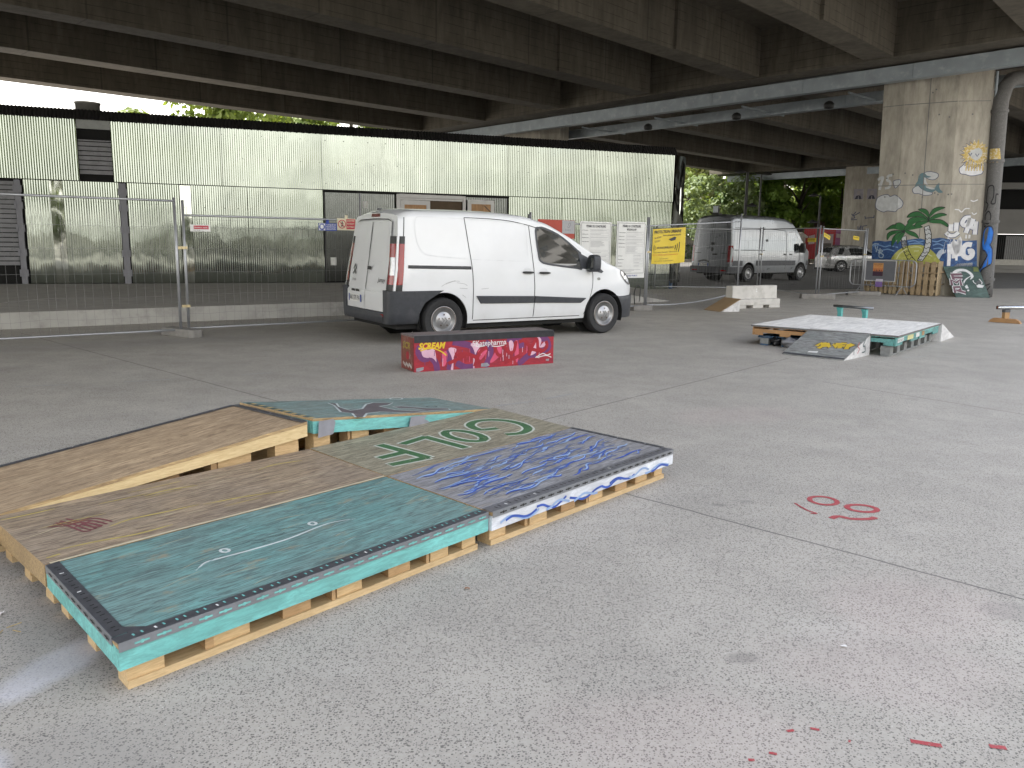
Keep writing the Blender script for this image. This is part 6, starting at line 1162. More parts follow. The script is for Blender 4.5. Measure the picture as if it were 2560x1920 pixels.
# sill strip, rubbing strip, rail
b=MB(); Sill=lambda x,z,c=0.:Vector((x,-(sidef(z)*planf(x)+c),z))
for S_ in (SK,SL):
    b.rib([(x*.1,.315) for x in range(5,26)],.010,S_,0,.002,False)
b.build('sill_gap',m_gap,VT)
def strip(name,pts0,pts1,th,mat_,n=14):
    """raised strip between a lower and an upper edge on the right-hand skin"""
    b=MB()
    for k in range(n+1):
        t=k/n; f=lambda P:lerpf(P)(P[0][0]+(P[-1][0]-P[0][0])*t)
        xl=pts0[0][0]+(pts0[-1][0]-pts0[0][0])*t; xu=pts1[0][0]+(pts1[-1][0]-pts1[0][0])*t; zl,zu=lerpf(pts0)(xl),lerpf(pts1)(xu)
        b.v+=[tuple(sh.T(xl,zl,.0)),tuple(sh.T(xl,zl+.008,th)),tuple(sh.T(xu,zu-.008,th)),tuple(sh.T(xu,zu,.0))]
    for k in range(n):
        q=4*k
        for j in range(3): b.f.append((q+j,q+4+j,q+5+j,q+1+j)); b.m.append(0)
    b.f.append((0,1,2,3)); b.m.append(0); q=4*n; b.f.append((q+3,q+2,q+1,q)); b.m.append(0)
    return b.build(name,mat_,VT)
strip('rubbing_strip',[(.62,.560),(1.575,.545)],[(.54,.680),(1.575,.655)],.022,m_vplas); strip('rubbing_strip',[(1.592,.545),(2.50,.52)],[(1.592,.655),(2.60,.60)],.022,m_vplas)
strip('slide_rail',[(-.60,1.088),(.45,1.068)],[(-.60,1.135),(.45,1.115)],.012,m_dark); b=MB(); b.rib([(-.55,1.112),(.42,1.094)],.012,SK,0,.013,False); b.build('slide_rail_groove',m_vplas,VT)
# panel gaps
def gaps(name,lines,w,m_,sides=(SK,)):
    b=MB()
    for S_ in sides:
        for ln in lines: b.rib(ln,w,S_,0,.0012,True,6)
    return b.build(name,m_,VT)
gaps('panel_gap',[[(.40,1.82),(.43,1.5),(.47,1.1),(.485,.72),(.49,.33)],[(.40,1.82),(.8,1.815),(1.2,1.79),(1.52,1.735)],[(1.53,1.73),(1.555,1.35),(1.575,.95),(1.59,.6),(1.585,.33)],[(1.53,1.735),(1.80,1.655),(2.1,1.50),(2.4,1.34),(2.66,1.19),(2.70,1.10),(2.735,.95),(2.72,.72),(2.66,.50),(2.58,.33)],[(2.72,1.13),(2.90,1.02)]],.011,m_gap,(SK,))
gaps('panel_crease',[[(-.44,1.78),(-.47,1.7),(-.46,1.55),(-.42,1.42),(-.33,1.32),(-.2,1.27),(.40,1.225)],[(-.44,1.78),(-.38,1.81),(.0,1.815),(.385,1.80)],[(.46,1.795),(.9,1.79),(1.38,1.755),(1.45,1.73),(1.475,1.65),(1.47,1.3),(1.45,1.22),(1.38,1.19),(.47,1.215)]],.009,m_seamlight)
gaps('rear_corner_gap',[[(-.69,1.80),(-.695,1.6),(-.70,1.3),(-.71,.80)]],.016,m_gap)
# scrape above the rear wheel
gaps('scratches',[[(-.05,.83),(.05,.88),(.18,.91)],[(.02,.86),(.15,.90),(.25,.90)],[(.20,.88),(.33,.86),(.38,.83)],[(.25,.80),(.38,.79)],[(.62,.78),(.75,.79)],[(.30,.70),(.36,.66)]],.006,M('scratch_grey',(.36,.36,.37),.6))
# glass: side window with black rubber, windscreen, quarter panel
win=[(1.655,1.655),(1.72,1.70),(1.82,1.695),(2.07,1.605),(2.3,1.46),(2.46,1.34),(2.50,1.30),(2.505,1.08),(2.40,1.082),(2.0,1.125),(1.80,1.155),(1.72,1.185),(1.68,1.26)]
b=MB(); b.poly([(p.x,p.y) for p in spline(win,3,True)],SK,0,.003); b.build('side_window',m_glass,VT)
b=MB(); b.rib(win,.030,SK,0,.0045,True,3,closed=True); b.rib([(2.46,1.36),(2.50,1.09)],.03,SK,0,.005,False); b.build('window_rubber',m_vplas,VT)
b=MB(); b.poly([(2.50,1.32),(2.52,1.30),(2.72,1.215),(2.96,1.02),(2.92,.995),(2.72,1.04),(2.50,1.075)],SK,0,.005); b.build('mirror_base',m_vplas,VT)
b=MB()
def WS_(a,t,c=0.): x=1.83+t*(2.72-1.83); return Vector((x+c*.5,a*(sh.Y(x,zt(x)-.1)-.10),zt(x)+.03*(1-a*a)+.004+c*.8))
for j in range(9):
    for i in range(11): b.v.append(tuple(WS_(-1+2*i/10,j/8)))
for j in range(8):
    for i in range(10): q=j*11+i; b.f.append((q,q+1,q+12,q+11)); b.m.append(0)
b.build('windscreen',m_glass,VT,True)
# mirror
b=MB(); T=frame((2.66,-.93,1.02),(0,-1,0),(0,0,1),(1,0,0))
b.prism([(p.x,p.y) for p in spline([(.0,.02),(.10,-.0),(.19,.03),(.21,.14),(.19,.25),(.10,.275),(.03,.25),(.0,.15)],3,True)],-.07,.07,T); b.build('wing_mirror',m_vplas,VT,bevel=.02); 
b=MB(); b.poly([(.02,.03),(.18,.04),(.19,.22),(.04,.24)],T,0,-.075); 
for f in range(len(b.f)): b.f[f]=tuple(reversed(b.f[f]))
b.build('mirror_glass',m_glass,VT)
# handles
def handle(x0,x1,z):
    b=MB(); b.disc((x0+x1)/2-.01,z+.012,.075,SK,0,18,.06,.001); b.build('handle_recess',m_seamlight,VT)
    b=MB(); b.tube([tuple(sh.T(x0+(x1-x0)*k/6,z-.004*k/6,.018+.014*math.sin(PI*k/6))) for k in range(7)],[.012,.017,.018,.018,.018,.016,.011],8); b.build('door_handle',m_dark,VT,True)
handle(1.355,1.55,1.022); handle(1.665,1.865,1.012)
b=MB(); b.disc(2.86,.905,.036,SK,0,14,.024,.003); b.build('side_indicator',m_lclr,VT)
# headlight
b=MB(); hl=[(3.38,1.03),(3.46,1.01),(3.55,.95),(3.65,.87),(3.69,.80),(3.62,.80),(3.52,.85),(3.44,.92),(3.39,.97)]; b.poly([(p.x,p.y) for p in spline(hl,3,True)],SK,0,.004); b.build('headlight',m_lclr,VT); b=MB(); b.rib(hl,.012,SK,0,.005,True,3,closed=True); b.disc(3.52,.92,.03,SK,1,12,.03,.006); b.build('headlight_rim',[m_gap,M('lamp_chrome',(.6,.6,.62),.1,1.)],VT)
# rear face: helper on the rear skin
def RK(y,z,c=0.):
    return Vector((-.79+leanf(-.79,z)-.006-c-.02*(1-(y/.9)**2),y,z))
b=MB(); m_rear=m_vwhite
for y0,y1 in ((-.697,-.012),(.005,.697)):
    n=8; base=len(b.v)
    zs=[.465,.60,.72,.755,.80,1.0,1.2,1.4,1.6,1.74]
    for z in zs:
        for i in range(n+1):
            y=y0+(y1-y0)*i/n; lim=.697-.10*max(0,(z-1.1)); y=max(-lim,min(lim,y)); p=RK(y,z,.012+(.028 if z<.74 else 0.)); b.v.append(tuple(p))
    for j in range(len(zs)-1):
        for i in range(n): q=base+j*(n+1)+i; b.f.append((q+1,q,q+n+1,q+n+2)); b.m.append(0)
b.build('rear_door',m_rear,VT,True)
b=MB(); b.rib([(-.004,.47),(-.004,.8),(-.004,1.2),(-.004,1.74)],.014,RK,0,.016,False); b.rib([(-.70,.79),(-.69,1.1),(-.66,1.4),(-.62,1.74),(-.5,1.775),(0,1.785),(.5,1.775),(.62,1.74),(.66,1.4),(.69,1.1),(.70,.79)],.014,RK,0,.008,False); b.rib([(-.69,.735),(-.3,.745),(.3,.745),(.69,.735)],.022,RK,1,.03,False); b.build('door_gap',[m_gap,m_seamlight],VT)
b=MB()
for y0,y1 in ((-.60,-.04),(.035,.60)):
    b.rib([(y0,1.20),(y0+.01,1.5),(y0+.05*(1 if y0<0 else .2),1.70),((y0+y1)/2,1.725),(y1-.05*(1 if y1>.1 else .2),1.70),(y1-.01*(1 if y1>.1 else 0),1.5),(y1,1.20),((y0+y1)/2,1.175)],.010,RK,0,.016,True,4,closed=True)
b.build('panel_crease',m_seamlight,VT)
b=MB(); b.lift=.004; b.box(-.16,-.02,0,0,0,0) if False else None
T=lambda y,z,c=0.:RK(y,z,.03+c)
b.rib([(-.03,1.07),(-.10,1.075),(-.17,1.07)],.05,T,0,.002); b.build('rear_handle',m_dark,VT)
b=MB(); b.disc(-.10,1.07,.075,RK,0,18,.09,.015); b.build('handle_recess',m_seamlight,VT)
# emblem, lettering and plate on the rear
Tb2=lambda a,b_,c=0.:RK(-a,b_,.02+c)
b=MB()
for dz in (0,.075): b.rib([(-.545,.965+dz),(-.485,1.035+dz),(-.425,.965+dz)],.034,Tb2,0,.002,False)
b.text('CITROËN',-.545,.865,.035,Tb2,0,.15,bold=.01); b.text('Jumpy',.42,.885,.06,Tb2,0,.24,bold=.02,slant=.2)
b.build('badge',M('badge_dark_chrome',(.11,.11,.115),.35,.4),VT)
Tp=lambda a,b_,c=0.:RK(-a,b_,.046+c)
b=MB(); b.poly([(-.62,.555),(-.10,.555),(-.10,.665),(-.62,.665)],Tp,0,.002); b.poly([(-.62,.555),(-.575,.555),(-.575,.665),(-.62,.665)],Tp,1,.002); b.poly([(-.145,.555),(-.10,.555),(-.10,.665),(-.145,.665)],Tp,1,.002); b.text('AK 370 PA',-.56,.575,.072,Tp,2,.40,.002,bold=.015); b.build('number_plate',[m_sw,m_sblue,m_sblk],VT)
b=MB()
for y in (.34,.16): b.poly([(-y-.16,.71),(-y,.71),(-y-.04,.745),(-y-.15,.745)],Tp,0,-.0)
b.build('plate_lamp',m_dark,VT)
b=MB(); b.poly([(-.16,1.815),(.16,1.815),(.15,1.862),(-.15,1.862)],lambda a,b_,c=0.:RK(a,b_,-.02+c+.0),0,.004); b.build('brake_light',M('brake_lens',(.12,.008,.01),.2),VT)
# rear lamps wrap the corner
for sg in (-1,1):
    def RL(u,z,c=0.):
        """u from 0 (rear face, inboard) to 1 (round on the side)"""
        y=.745+.0*u; 
        if u<.5: w_=sh.Y(-.76,z); p=RK(sg*(w_-.175+.34*u),z,.006+c); p.x+=.045*(u/.5)**3; return p
        x=-.745+(u-.5)*.14; q=sh.T(x,z,c+.006,sg); return q
    def lens(u0,u1,z0,z1,m_,nm,c=.012):
        b=MB(); n=10; k=4
        for j in range(k+1):
            for i in range(n+1): b.v.append(tuple(RL(u0+(u1-u0)*i/n,z0+(z1-z0)*j/k,c)))
        for j in range(k):
            for i in range(n):
                q=j*(n+1)+i; f=(q,q+1,q+n+2,q+n+1); b.f.append(f if sg<0 else tuple(reversed(f))); b.m.append(0)
        return b
    lz=lens(0,1,.86,1.43,0,'x'); o=lz.build('rear_light',m_lred,VT,True)
    b=lens(.08,.42,.99,1.24,0,'x',.016); b.build('clear_lens',m_lclr,o,True)
    b=lens(0,1,1.43,1.535,0,'x'); b.build('light_cap',m_dark,o,True); b=lens(0,1,.765,.86,0,'x'); b.build('light_cap',m_dark,o,True)
b=MB(); b.poly([(.62,.40),(.72,.40),(.72,.435),(.62,.435)],lambda a,b_,c=0.:Vector((-.87-c,-a,b_)),0,.003); b.build('reflector',m_lred,VT)
for x in (0,WB_):
    for sg in (-1,1): wheel(VT,x,sg*.905,.332,.332,.215,.205,sg)
b=MB(); b.tube([(2.35,-.72,1.90-.1),(2.28,-.70,2.04)],.006,6) if False else None
b=MB(); b.tube([(1.75,.35,1.80),(1.42,.35,2.06)],.006,6); b.build('aerial',m_dark,VT)
b=MB(); b.prism([(1.95,1.06),(2.3,1.06),(2.34,1.20),(2.15,1.26),(1.98,1.2)],-.5,-.2,lambda a,c,o:Vector((a,o,c)));
# ---- the tall silver van behind the fence
ST_=thing('silver_van','tall silver panel van parked beyond the fence near the trees','van',(8.92,34.3,0),R(38))
m_silver=paint('silver_van_paint',(.26,.275,.29),.26,.35,.7); m_splas=M('grey_side_strip',(.05,.052,.06),.5,var=.1)
zt2=smoothf([(-1.22,2.50),(-1.1,2.60),(-.8,2.655),(1.5,2.66),(2.5,2.62),(2.95,2.50),(3.25,2.28),(3.7,1.80),(3.95,1.52),(4.1,1.42),(4.4,1.30),(4.56,1.12),(4.66,.90)],.10)
sd2=smoothf([(.0,.90),(.35,.96),(.7,1.0),(1.2,1.0),(1.9,.94),(2.4,.87),(2.7,.83)],.08)
pl2=smoothf([(-1.3,.93),(-1.18,.98),(-1.0,1.),(3.4,1.),(3.9,.97),(4.3,.90),(4.55,.76),(4.7,.6)],.07)
ln2=lambda x,z:.10*max(0.,(z-1.0)/1.6)*max(0.,min(1.,(-.7-x)/.5))
s2=Shell(-1.20,4.64,zt2,lambda x:.36 if -.3<x<4. else .48,sd2,pl2,ln2,rc=lambda x:.16 if x<3 else .10,crown=.05,dx=.1,arch=((0,.36,.44),(3.665,.36,.44)))
body2=s2.mb().build('body',m_silver,ST_); sharp(body2,30); wells(ST_,[(0,.36,.44),(3.665,.36,.44)],.955)
K2=lambda x,z,c=0.:s2.T(x,z,c+.003)
def st2(name,z0,z1,x0,x1,m_,th=.012):
    b=MB(); n=16
    for k in range(n+1): x=x0+(x1-x0)*k/n; b.v+=[tuple(s2.T(x,z0,0)),tuple(s2.T(x,z0+.01,th)),tuple(s2.T(x,z1-.01,th)),tuple(s2.T(x,z1,0))]
    for k in range(n):
        for j in range(3): q=4*k; b.f.append((q+j,q+4+j,q+5+j,q+1+j)); b.m.append(0)
    return b.build(name,m_,ST_)
for x0,x1 in ((-1.1,-.45),(.45,3.2),(4.12,4.5)): st2('side_strip',.66,.86,x0,x1,m_splas)
b=MB(); b.poly([(2.62,1.30),(2.62,1.98),(2.70,2.05),(3.12,2.05),(3.30,1.88),(3.62,1.50),(3.70,1.36),(3.3,1.30),(3.05,1.22),(2.8,1.24)],K2,0,.002); b.build('side_window',m_glass,ST_)
b=MB(); b.rib([(2.50,2.10),(2.52,1.2),(2.50,.5)],.022,K2,0,.002); b.rib([(1.05,2.2),(1.05,.45)],.022,K2,0,.002); b.rib([(3.45,1.28),(3.5,.9),(3.3,.6)],.02,K2,0,.002); b.rib([(-1.0,1.28),(.2,1.28),(1.02,1.28)],.03,K2,0,.002); b.rib([(-.95,2.15),(1.0,2.15),(2.5,2.1)],.02,K2,0,.002); b.rib([(-.5,1.02),(1,1.04),(3.2,1.0)],.02,K2,1,.002); b.build('panel_gap',[m_gap,M('crease_light',(.75,.76,.78),.3)],ST_)
b=MB()
for x in (2.32,2.74): b.rib([(x,1.12),(x+.2,1.12)],.06,K2,0,.01)
b.rib([(1.08,1.68),(1.22,1.68)],.09,K2,0,.006); b.build('door_handle',m_dark,ST_)
b=MB(); T=frame((3.50,-1.0,1.18),(0,-1,0),(0,0,1),(1,0,0)); b.prism([(0,.02),(.22,0),(.26,.2),(.22,.42),(.05,.42),(0,.3)],-.07,.07,T); b.build('wing_mirror',m_dark,ST_,bevel=.02)
b=MB()
def W2(a,t,c=0.): x=3.0+t*(3.92-3.0); return Vector((x+.004,a*(s2.Y(x,zt2(x)-.2)-.13),zt2(x)+.05*(1-a*a)+.006))
for j in range(7):
    for i in range(9): b.v.append(tuple(W2(-1+i/4,j/6)))
for j in range(6):
    for i in range(8): q=j*9+i; b.f.append((q,q+1,q+10,q+9)); b.m.append(0)
b.build('windscreen',m_glass,ST_,True)
def R2(y,z,c=0.): return Vector((-1.20+ln2(-1.2,z)-.005-c-.015*(1-y*y),y,z))
Rb=lambda a,b_,c=0.:R2(-a,b_,c)
m_srear=paint('silver_van_rear',(.33,.345,.36),.4,.2,.3)
b=MB()
for y0,y1 in ((-.82,-.01),(.01,.82)):
    base=len(b.v); zs=[.56,1.0,1.4,1.8,2.2,2.48]
    for z in zs:
        for i in range(7): y=y0+(y1-y0)*i/6; l=.84-.09*max(0,z-1.2); b.v.append(tuple(R2(max(-l,min(l,y)),z,.012)))
    for j in range(len(zs)-1):
        for i in range(6): q=base+j*7+i; b.f.append((q+1,q,q+7,q+8)); b.m.append(0)
b.build('rear_door',m_silver,ST_,True)
b=MB(); b.rib([(0,.57),(0,2.46)],.018,Rb,0,.014,False)
for y0,y1 in ((-.76,-.06),(.06,.76)): b.rib([(y0,1.45),(y0+.03,2.0),(y0+.1,2.38),(y1-.1,2.38),(y1-.02,2.0),(y1,1.45)],.014,Rb,1,.014,True,3)
b.rib([(-.80,1.15),(-.48,1.15)],.022,Rb,0,.014,False); b.rib([(.5,1.15),(.80,1.15)],.022,Rb,0,.014,False); b.build('door_gap',[m_gap,m_splas],ST_)
b=MB(); b.rib([(-.02,1.53),(.18,1.52)],.10,Rb,0,.016,False); b.disc(.06,1.30,.07,Rb,0,14,.085,.016); b.rib([(.10,1.10),(.34,1.10)],.06,Rb,0,.016,False); b.rib([(-.62,.80),(-.3,.85),(-.05,.80)],.07,Rb,0,.016); b.build('door_fittings',m_dark,ST_)
b=MB(); b.poly([(-.60,.63),(-.08,.63),(-.08,.74),(-.60,.74)],Rb,0,.016); b.poly([(-.60,.63),(-.555,.63),(-.555,.74),(-.60,.74)],Rb,1,.016); b.poly([(-.125,.63),(-.08,.63),(-.08,.74),(-.125,.74)],Rb,1,.016); b.text('FX-793-BP',-.545,.65,.07,Rb,2,.41,.016,bold=.01); b.build('number_plate',[m_sw,m_sblue,m_sblk],ST_)
for sg in (-1,1):
    b=MB(); 
    for a,z0,z1,m_ in ((0,.80,1.45,0),(0,.70,.80,1)):
        q=[R2(sg*.83,z0,.02),R2(sg*.955,z0,.0),s2.T(-1.08,z0,.012,sg),s2.T(-1.08,z1,.012,sg),R2(sg*.95,z1,.0),R2(sg*.84,z1,.02)]
        for f in ((0,1,4,5),(1,2,3,4)): b.face([q[i] for i in (f if sg<0 else tuple(reversed(f)))],m_)
    b.build('rear_light',[m_lred,m_lclr],ST_)
bb=Shell(-1.30,-.40,lambda x:.62,lambda x:.36,lambda z:sd2(z)+.015,lambda x:pl2(x+.06),None,rc=.03,crown=0,ns=5,dx=.1,arch=((0,.36,.45),)); o=bb.mb().build('bumper',m_splas,ST_); sharp(o,30)
b=MB(); b.box(-1.315,-1.30,-.85,-.6,.44,.49); b.box(-1.315,-1.30,.6,.85,.44,.49); b.build('reflector',m_lred,ST_)
b=MB(); b.box(-1.0,4.3,-.85,.85,.30,.5); b.build('underbody',m_under,ST_)
b=MB(); b.box(-.98,-.78,-.12,.22,2.68,2.72); b.box(-.90,-.84,-.02,.26,2.72,3.05); b.build('roof_light',m_dark,ST_); b=MB(); b.box(-.92,-.905,-.0,.24,2.76,3.02); b.build('roof_light_lens',M('lit_lens',(.75,.8,.85),.3),ST_)
for x in (0,3.665):
    for sg in (-1,1): wheel(ST_,x,sg*.985,.35,.35,.23,.21,sg,'van')
# ---- cars beyond
def car(name,label,loc,rz,pm,Lr,Lf,WBc,hgt,kind='spoke'):
    t=thing(name,label,'car',(*loc,0),rz)
    k=hgt/1.5
    z=smoothf([(-Lr,.80*k),(-Lr+.12,1.02*k),(-Lr+.35,1.32*k),(-Lr+.62,1.44*k),(.6,1.50*k),(1.3,1.47*k),(1.75,1.36*k),(2.35,1.03*k),(2.55,.97*k),(WBc+.3,.88*k),(WBc+Lf-.15,.74*k),(WBc+Lf,.58*k)],.09)
    sd=smoothf([(.0,.80),(.35,.86),(.7,.90),(.92,.89),(1.0,.86),(1.45,.64)],.05); pl=smoothf([(-Lr,.80),(-Lr+.25,.95),(.3,1.),(WBc-.3,1.),(WBc+Lf-.35,.9),(WBc+Lf,.66)],.08)
    s=Shell(-Lr,WBc+Lf,z,lambda x:.22,sd,pl,None,rc=.09,crown=.03,dx=.1,ns=10,arch=((0,.33,.38),(WBc,.33,.38))); o=s.mb().build('body',pm,t); sharp(o,30); wells(t,[(0,.33,.38),(WBc,.33,.38)],.84)
    for sg in (-1,1):
        S=lambda x,zz,c=0.:s.T(x,zz,c+.004,sg); b=MB(); b.poly([(-Lr+.62,1.02*k),(-Lr+.75,1.30*k),(-.05,1.37*k),(.9,1.38*k),(1.45,1.32*k),(1.95,1.06*k),(1.9,1.0*k),(.9,.98*k)],S,0,.003); b.build('side_window',m_glass,t)
        b=MB(); b.rib([(.72,1.38*k),(.78,.98*k),(.72,.4)],.03,S,0,.008,False); b.rib([(1.75,.98*k),(1.72,.45)],.02,S,0,.004,False); b.rib([(-.2,.86*k),(1.6,.82*k)],.02,S,0,.003); b.rib([(.5,.3),(WBc-.45,.3)],.1,S,0,.003,False); b.build('panel_gap',m_gap,t)
        b=MB(); b.poly([(-Lr+.03,.80*k),(-Lr+.05,.93*k),(-Lr+.50,.95*k),(-Lr+.30,.82*k)],S,0,.006); b.build('rear_light',m_lred,t)
        b=MB(); b.poly([(WBc+Lf-.35,.72*k),(WBc+Lf-.05,.62*k),(WBc+Lf-.02,.56*k),(WBc+Lf-.25,.62*k)],S,0,.005); b.build('headlight',m_lclr,t)
        b=MB(); b.rib([(2.0,1.02*k),(2.12,1.07*k)],.12,S,0,.06,False); b.build('wing_mirror',m_dark,t)
        for x in (0,WBc): wheel(t,x,sg*.88,.335,.335,.22,.235,sg,kind)
    def Wd(x0,x1,nm):
        b=MB()
        for j in range(6):
            x=x0+(x1-x0)*j/5
            for i in range(9): a=-1+i/4; b.v.append((x,a*(s.Y(x,z(x)-.09)-.09),z(x)+.03*(1-a*a)+.008))
        for j in range(5):
            for i in range(8): q=j*9+i; f=(q,q+1,q+10,q+9); b.f.append(f if x1>x0 else tuple(reversed(f))); b.m.append(0)
        b.build(nm,m_glass,t,True)
    Wd(1.55,2.40,'windscreen'); Wd(-Lr+.42,-Lr+.16,'rear_window')
    b=MB(); b.box(-Lr+.1,WBc+Lf-.2,-.7,.7,.16,.4); b.build('underbody',m_under,t)
    if kind=='spoke':
        b=MB()
        for sg in (-1,1): b.tube([(-.5,sg*.58,1.515*k),(.3,sg*.6,1.545*k),(1.2,sg*.58,1.50*k)],.015,6)
        b.build('roof_rail',m_dark,t)
    return t
m_car=paint('silver_car_paint',(.45,.455,.46),.2,.5,.8); m_navy=paint('dark_car_paint',(.012,.015,.03),.2,.2,.9)
car('estate_car','silver estate car with alloy wheels parked beyond the mesh fence',(19.2,49.6),R(6),m_car,.85,.85,2.67,1.52)
car('dark_car','dark blue car half hidden behind the front of the silver van',(13.6,50.2),R(12),m_navy,.8,.85,2.6,1.45,'plain')
# motorbike by the park wall
t=thing('motorbike','dark motorbike parked against the park wall left of the silver van','motorbike',(10.15,58.2,0),R(4))
for x in (-1.35,0):
    b=MB(); T=lambda a,b_,c=0.:Vector((x+a,c,.31+b_)); b.lathe([(.22,-.05),(.29,-.05),(.315,0),(.29,.05),(.22,.05)],T,24); o=b.build('wheel',m_tyre,t,True)
    b=MB(); b.lathe([(.22,-.02),(.22,.02),(.17,.02),(.17,-.02),(.22,-.02)],T,20)
    for k in range(8): a=2*PI*k/8; b.tube([T(.03*math.cos(a),.03*math.sin(a)),T(.18*math.cos(a),.18*math.sin(a))],.008,4)
    b.build('rim',m_rim,o)
b=MB()
for s in (-.09,.09): b.tube([(0,s,.31),(-.22,s,.86)],.022,6)
b.build('fork',m_rim,t)
b=MB(); b.tube([(-.25,-.34,.98),(-.24,-.1,1.0),(-.24,.1,1.0),(-.25,.34,.98)],.016,6); b.build('handlebar',m_dark,t)
blob('headlamp',(-.10,0,.86),.10,2,m_dark,t,(1,1,1)); blob('fuel_tank',(-.55,0,.80),.24,4,M('bike_black',(.02,.02,.022),.3),t,(1.1,.55,.55)); blob('engine',(-.65,0,.45),.22,6,m_iron,t,(1,.7,.9))
b=MB(); b.prism([(-1.45,.74),(-.75,.72),(-.75,.80),(-1.1,.82),(-1.5,.86)],-.13,.13,lambda a,c,o:Vector((a,o,c))); b.build('seat',m_dark,t,bevel=.02)
b=MB(); b.tube([(-.45,.1,.3),(-1.0,.14,.28),(-1.6,.16,.36)],.045,8); b.build('exhaust',m_rim,t,True)

# ------------------------------------------------------------------ pallets, barrier and board at the painted pillar
PG='upright pallets round the pillar foot'
m_pal=pine_mat('weathered_pallet',(.44,.33,.20),(.28,.20,.115)); m_pal2=pine_mat('pale_pallet',(.50,.40,.25),(.34,.25,.15)); m_rope=M('rope',(.30,.22,.13),.8)
PA=Vector((11.49,27.14)); PD=Vector((.685,-.729)); PD.normalize(); PN=Vector((PD.y,-PD.x))
def up_pallet(label,o,a,w,h,n,m_,seed):
    t=thing('wooden_pallet',label,'pallet',(o.x,o.y,0),a,PG); rr=random.Random(seed); T=frame((0,0,0),(1,0,0),(0,0,1))
    p=w/n
    for i in range(n):
        b=MB(); x=p*i+p*.18; j=rr.uniform(-.012,.012); b.prism([(x+j,.02),(x+p*.66+j,.02),(x+p*.66+j*.5,h+rr.uniform(-.02,.02)),(x+j*.5,h+rr.uniform(-.02,.02))],0,.02,T); b.build('slat',m_,t)
    for z in (.10,h*.5-.04,h-.16):
        b=MB(); b.box(0,w,-.10,-.022,z,z+.09,0,lambda a_,b_,c:Vector((a_,-b_,c))); b.build('stringer',m_,t)
    for i in range(n):
        if i%2==0: b=MB(); x=p*i+p*.1; b.prism([(x,.0),(x+p*.8,.0),(x+p*.8,h-.03),(x,h-.03)],-.14,-.122,T); b.build('slat',m_,t)
    return t
aP=az(PD)
up_pallet('upright wooden pallet behind the grey notice board',PA+PN*.02,aP,1.12,1.02,8,m_pal2,1)
up_pallet('upright wooden pallet with wide gaps right of the notice board',PA+PD*1.14+PN*.02,aP,1.12,1.05,6,m_pal,2)
up_pallet('wooden pallet turned sideways at the right end of the pallet fence',PA+PD*2.30+PN*.02,az(-PN)+R(8),.62,1.06,6,m_pal2,3)
b=MB()
for z in (.72,.70,.33): b.tube([(*(PA+PD*.1+PN*.05),z),(*(PA+PD*1.2+PN*.05),z-.02),(*(PA+PD*2.28+PN*.05),z),(*(PA+PD*2.31-PN*.6),z+.04)],.012,6)
tag(b.build('rope',m_rope),'brown rope tied round the upright pallets','rope')
b=MB(); q=PA+PD*1.55-PN*.28; T=frame((*q,0),(*PD,0),(0,0,1)); b.lathe([(.0,.10),(.055,.10),(.06,.14),(.06,.72),(.03,.80),(.02,.84),(0,.84)],frame((*q,0),(1,0,0),(0,1,0)),14); tag(b.build('fire_extinguisher',M('extinguisher_red',(.35,.01,.01),.3),None,True),'red cylinder standing behind the gaps of the pallet fence','extinguisher')
tag(blob('grey_sack',(*(PA+PD*1.48-PN*.22),.14),.17,9,M('sack_grey',(.24,.24,.24),.8,var=.2)),'grey sack slumped behind the pallet slats','sack')
# crowd barrier with the notice board hung on it
A2=PA+PN*.36
t=thing('crowd_barrier','galvanised crowd control barrier standing in front of the pallets','barrier',(A2.x,A2.y,0),aP); T=frame((0,0,0),(1,0,0),(0,0,1))
x0,x1,z0,z1,r=-.27,1.80,.27,1.08,.16
cp=[]
for cx,cz,a0 in ((x0+r,z0+r,180),(x1-r,z0+r,270),(x1-r,z1-r,0),(x0+r,z1-r,90)):
    for k in range(6): a=R(a0+18*k); cp.append(T(cx+r*math.cos(a),cz+r*math.sin(a)))
b=MB(); b.tube(cp,.02,8,closed=True); b.build('frame',m_fence,t,True)
for k in range(14):
    x=x0+.14*(k+1)
    if x<x1-.06: b=MB(); b.tube([T(x,z0),T(x,z1)],.008,6); b.build('bar',m_fence,t)
for x,y in ((.12,0),(1.42,0)):
    b=MB(); b.tube([T(x-.07,0,.28),T(x,z0,0),],.014,6); b.tube([T(x+.07,0,-.25),T(x,z0,0)],.014,6); b.build('leg',m_fence,t)
Bq=A2+PN*.05; t=thing('notice_board','grey framed notice board with one small poster hung on the crowd barrier','notice board',(Bq.x,Bq.y,.43),aP)
T=frame((0,0,0),(1,0,0),(0,0,1)); X0,X1,hB=.26,1.19,.62
b=MB(); b.box(X0,X1,0,hB,0,.012,0,T); b.build('panel',M('board_grey',(.135,.14,.155),.7,var=.06),t)
b=MB()
for q in ((X0-.02,X1+.02,-.02,0),(X0-.02,X1+.02,hB,hB+.02),(X0-.02,X0,0,hB),(X1,X1+.02,0,hB)): b.box(*q,-.004,.022,0,T)
b.build('frame',M('aluminium_frame',(.52,.52,.53),.4,.5),t)
b=MB(); b.box(.49,.81,.14,.55,.013,.015,0,T); b.poly([(.49,.40),(.81,.40),(.81,.55),(.49,.55)],T,1,.0155); b.poly([(.49,.14),(.81,.14),(.81,.29),(.49,.29)],T,2,.0155); b.text('SKATE CONTEST',.65,.50,.03,T,2,.26,.016,align='c',bold=.02); b.text('BARBECUE',.65,.45,.022,T,3,.2,.016,align='c')
rr=random.Random(2)
for k in range(9): x=rr.uniform(.51,.72); rect(b,T,x,x+rr.uniform(.03,.08),.17+.028*(k%4),.185+.028*(k%4),4)
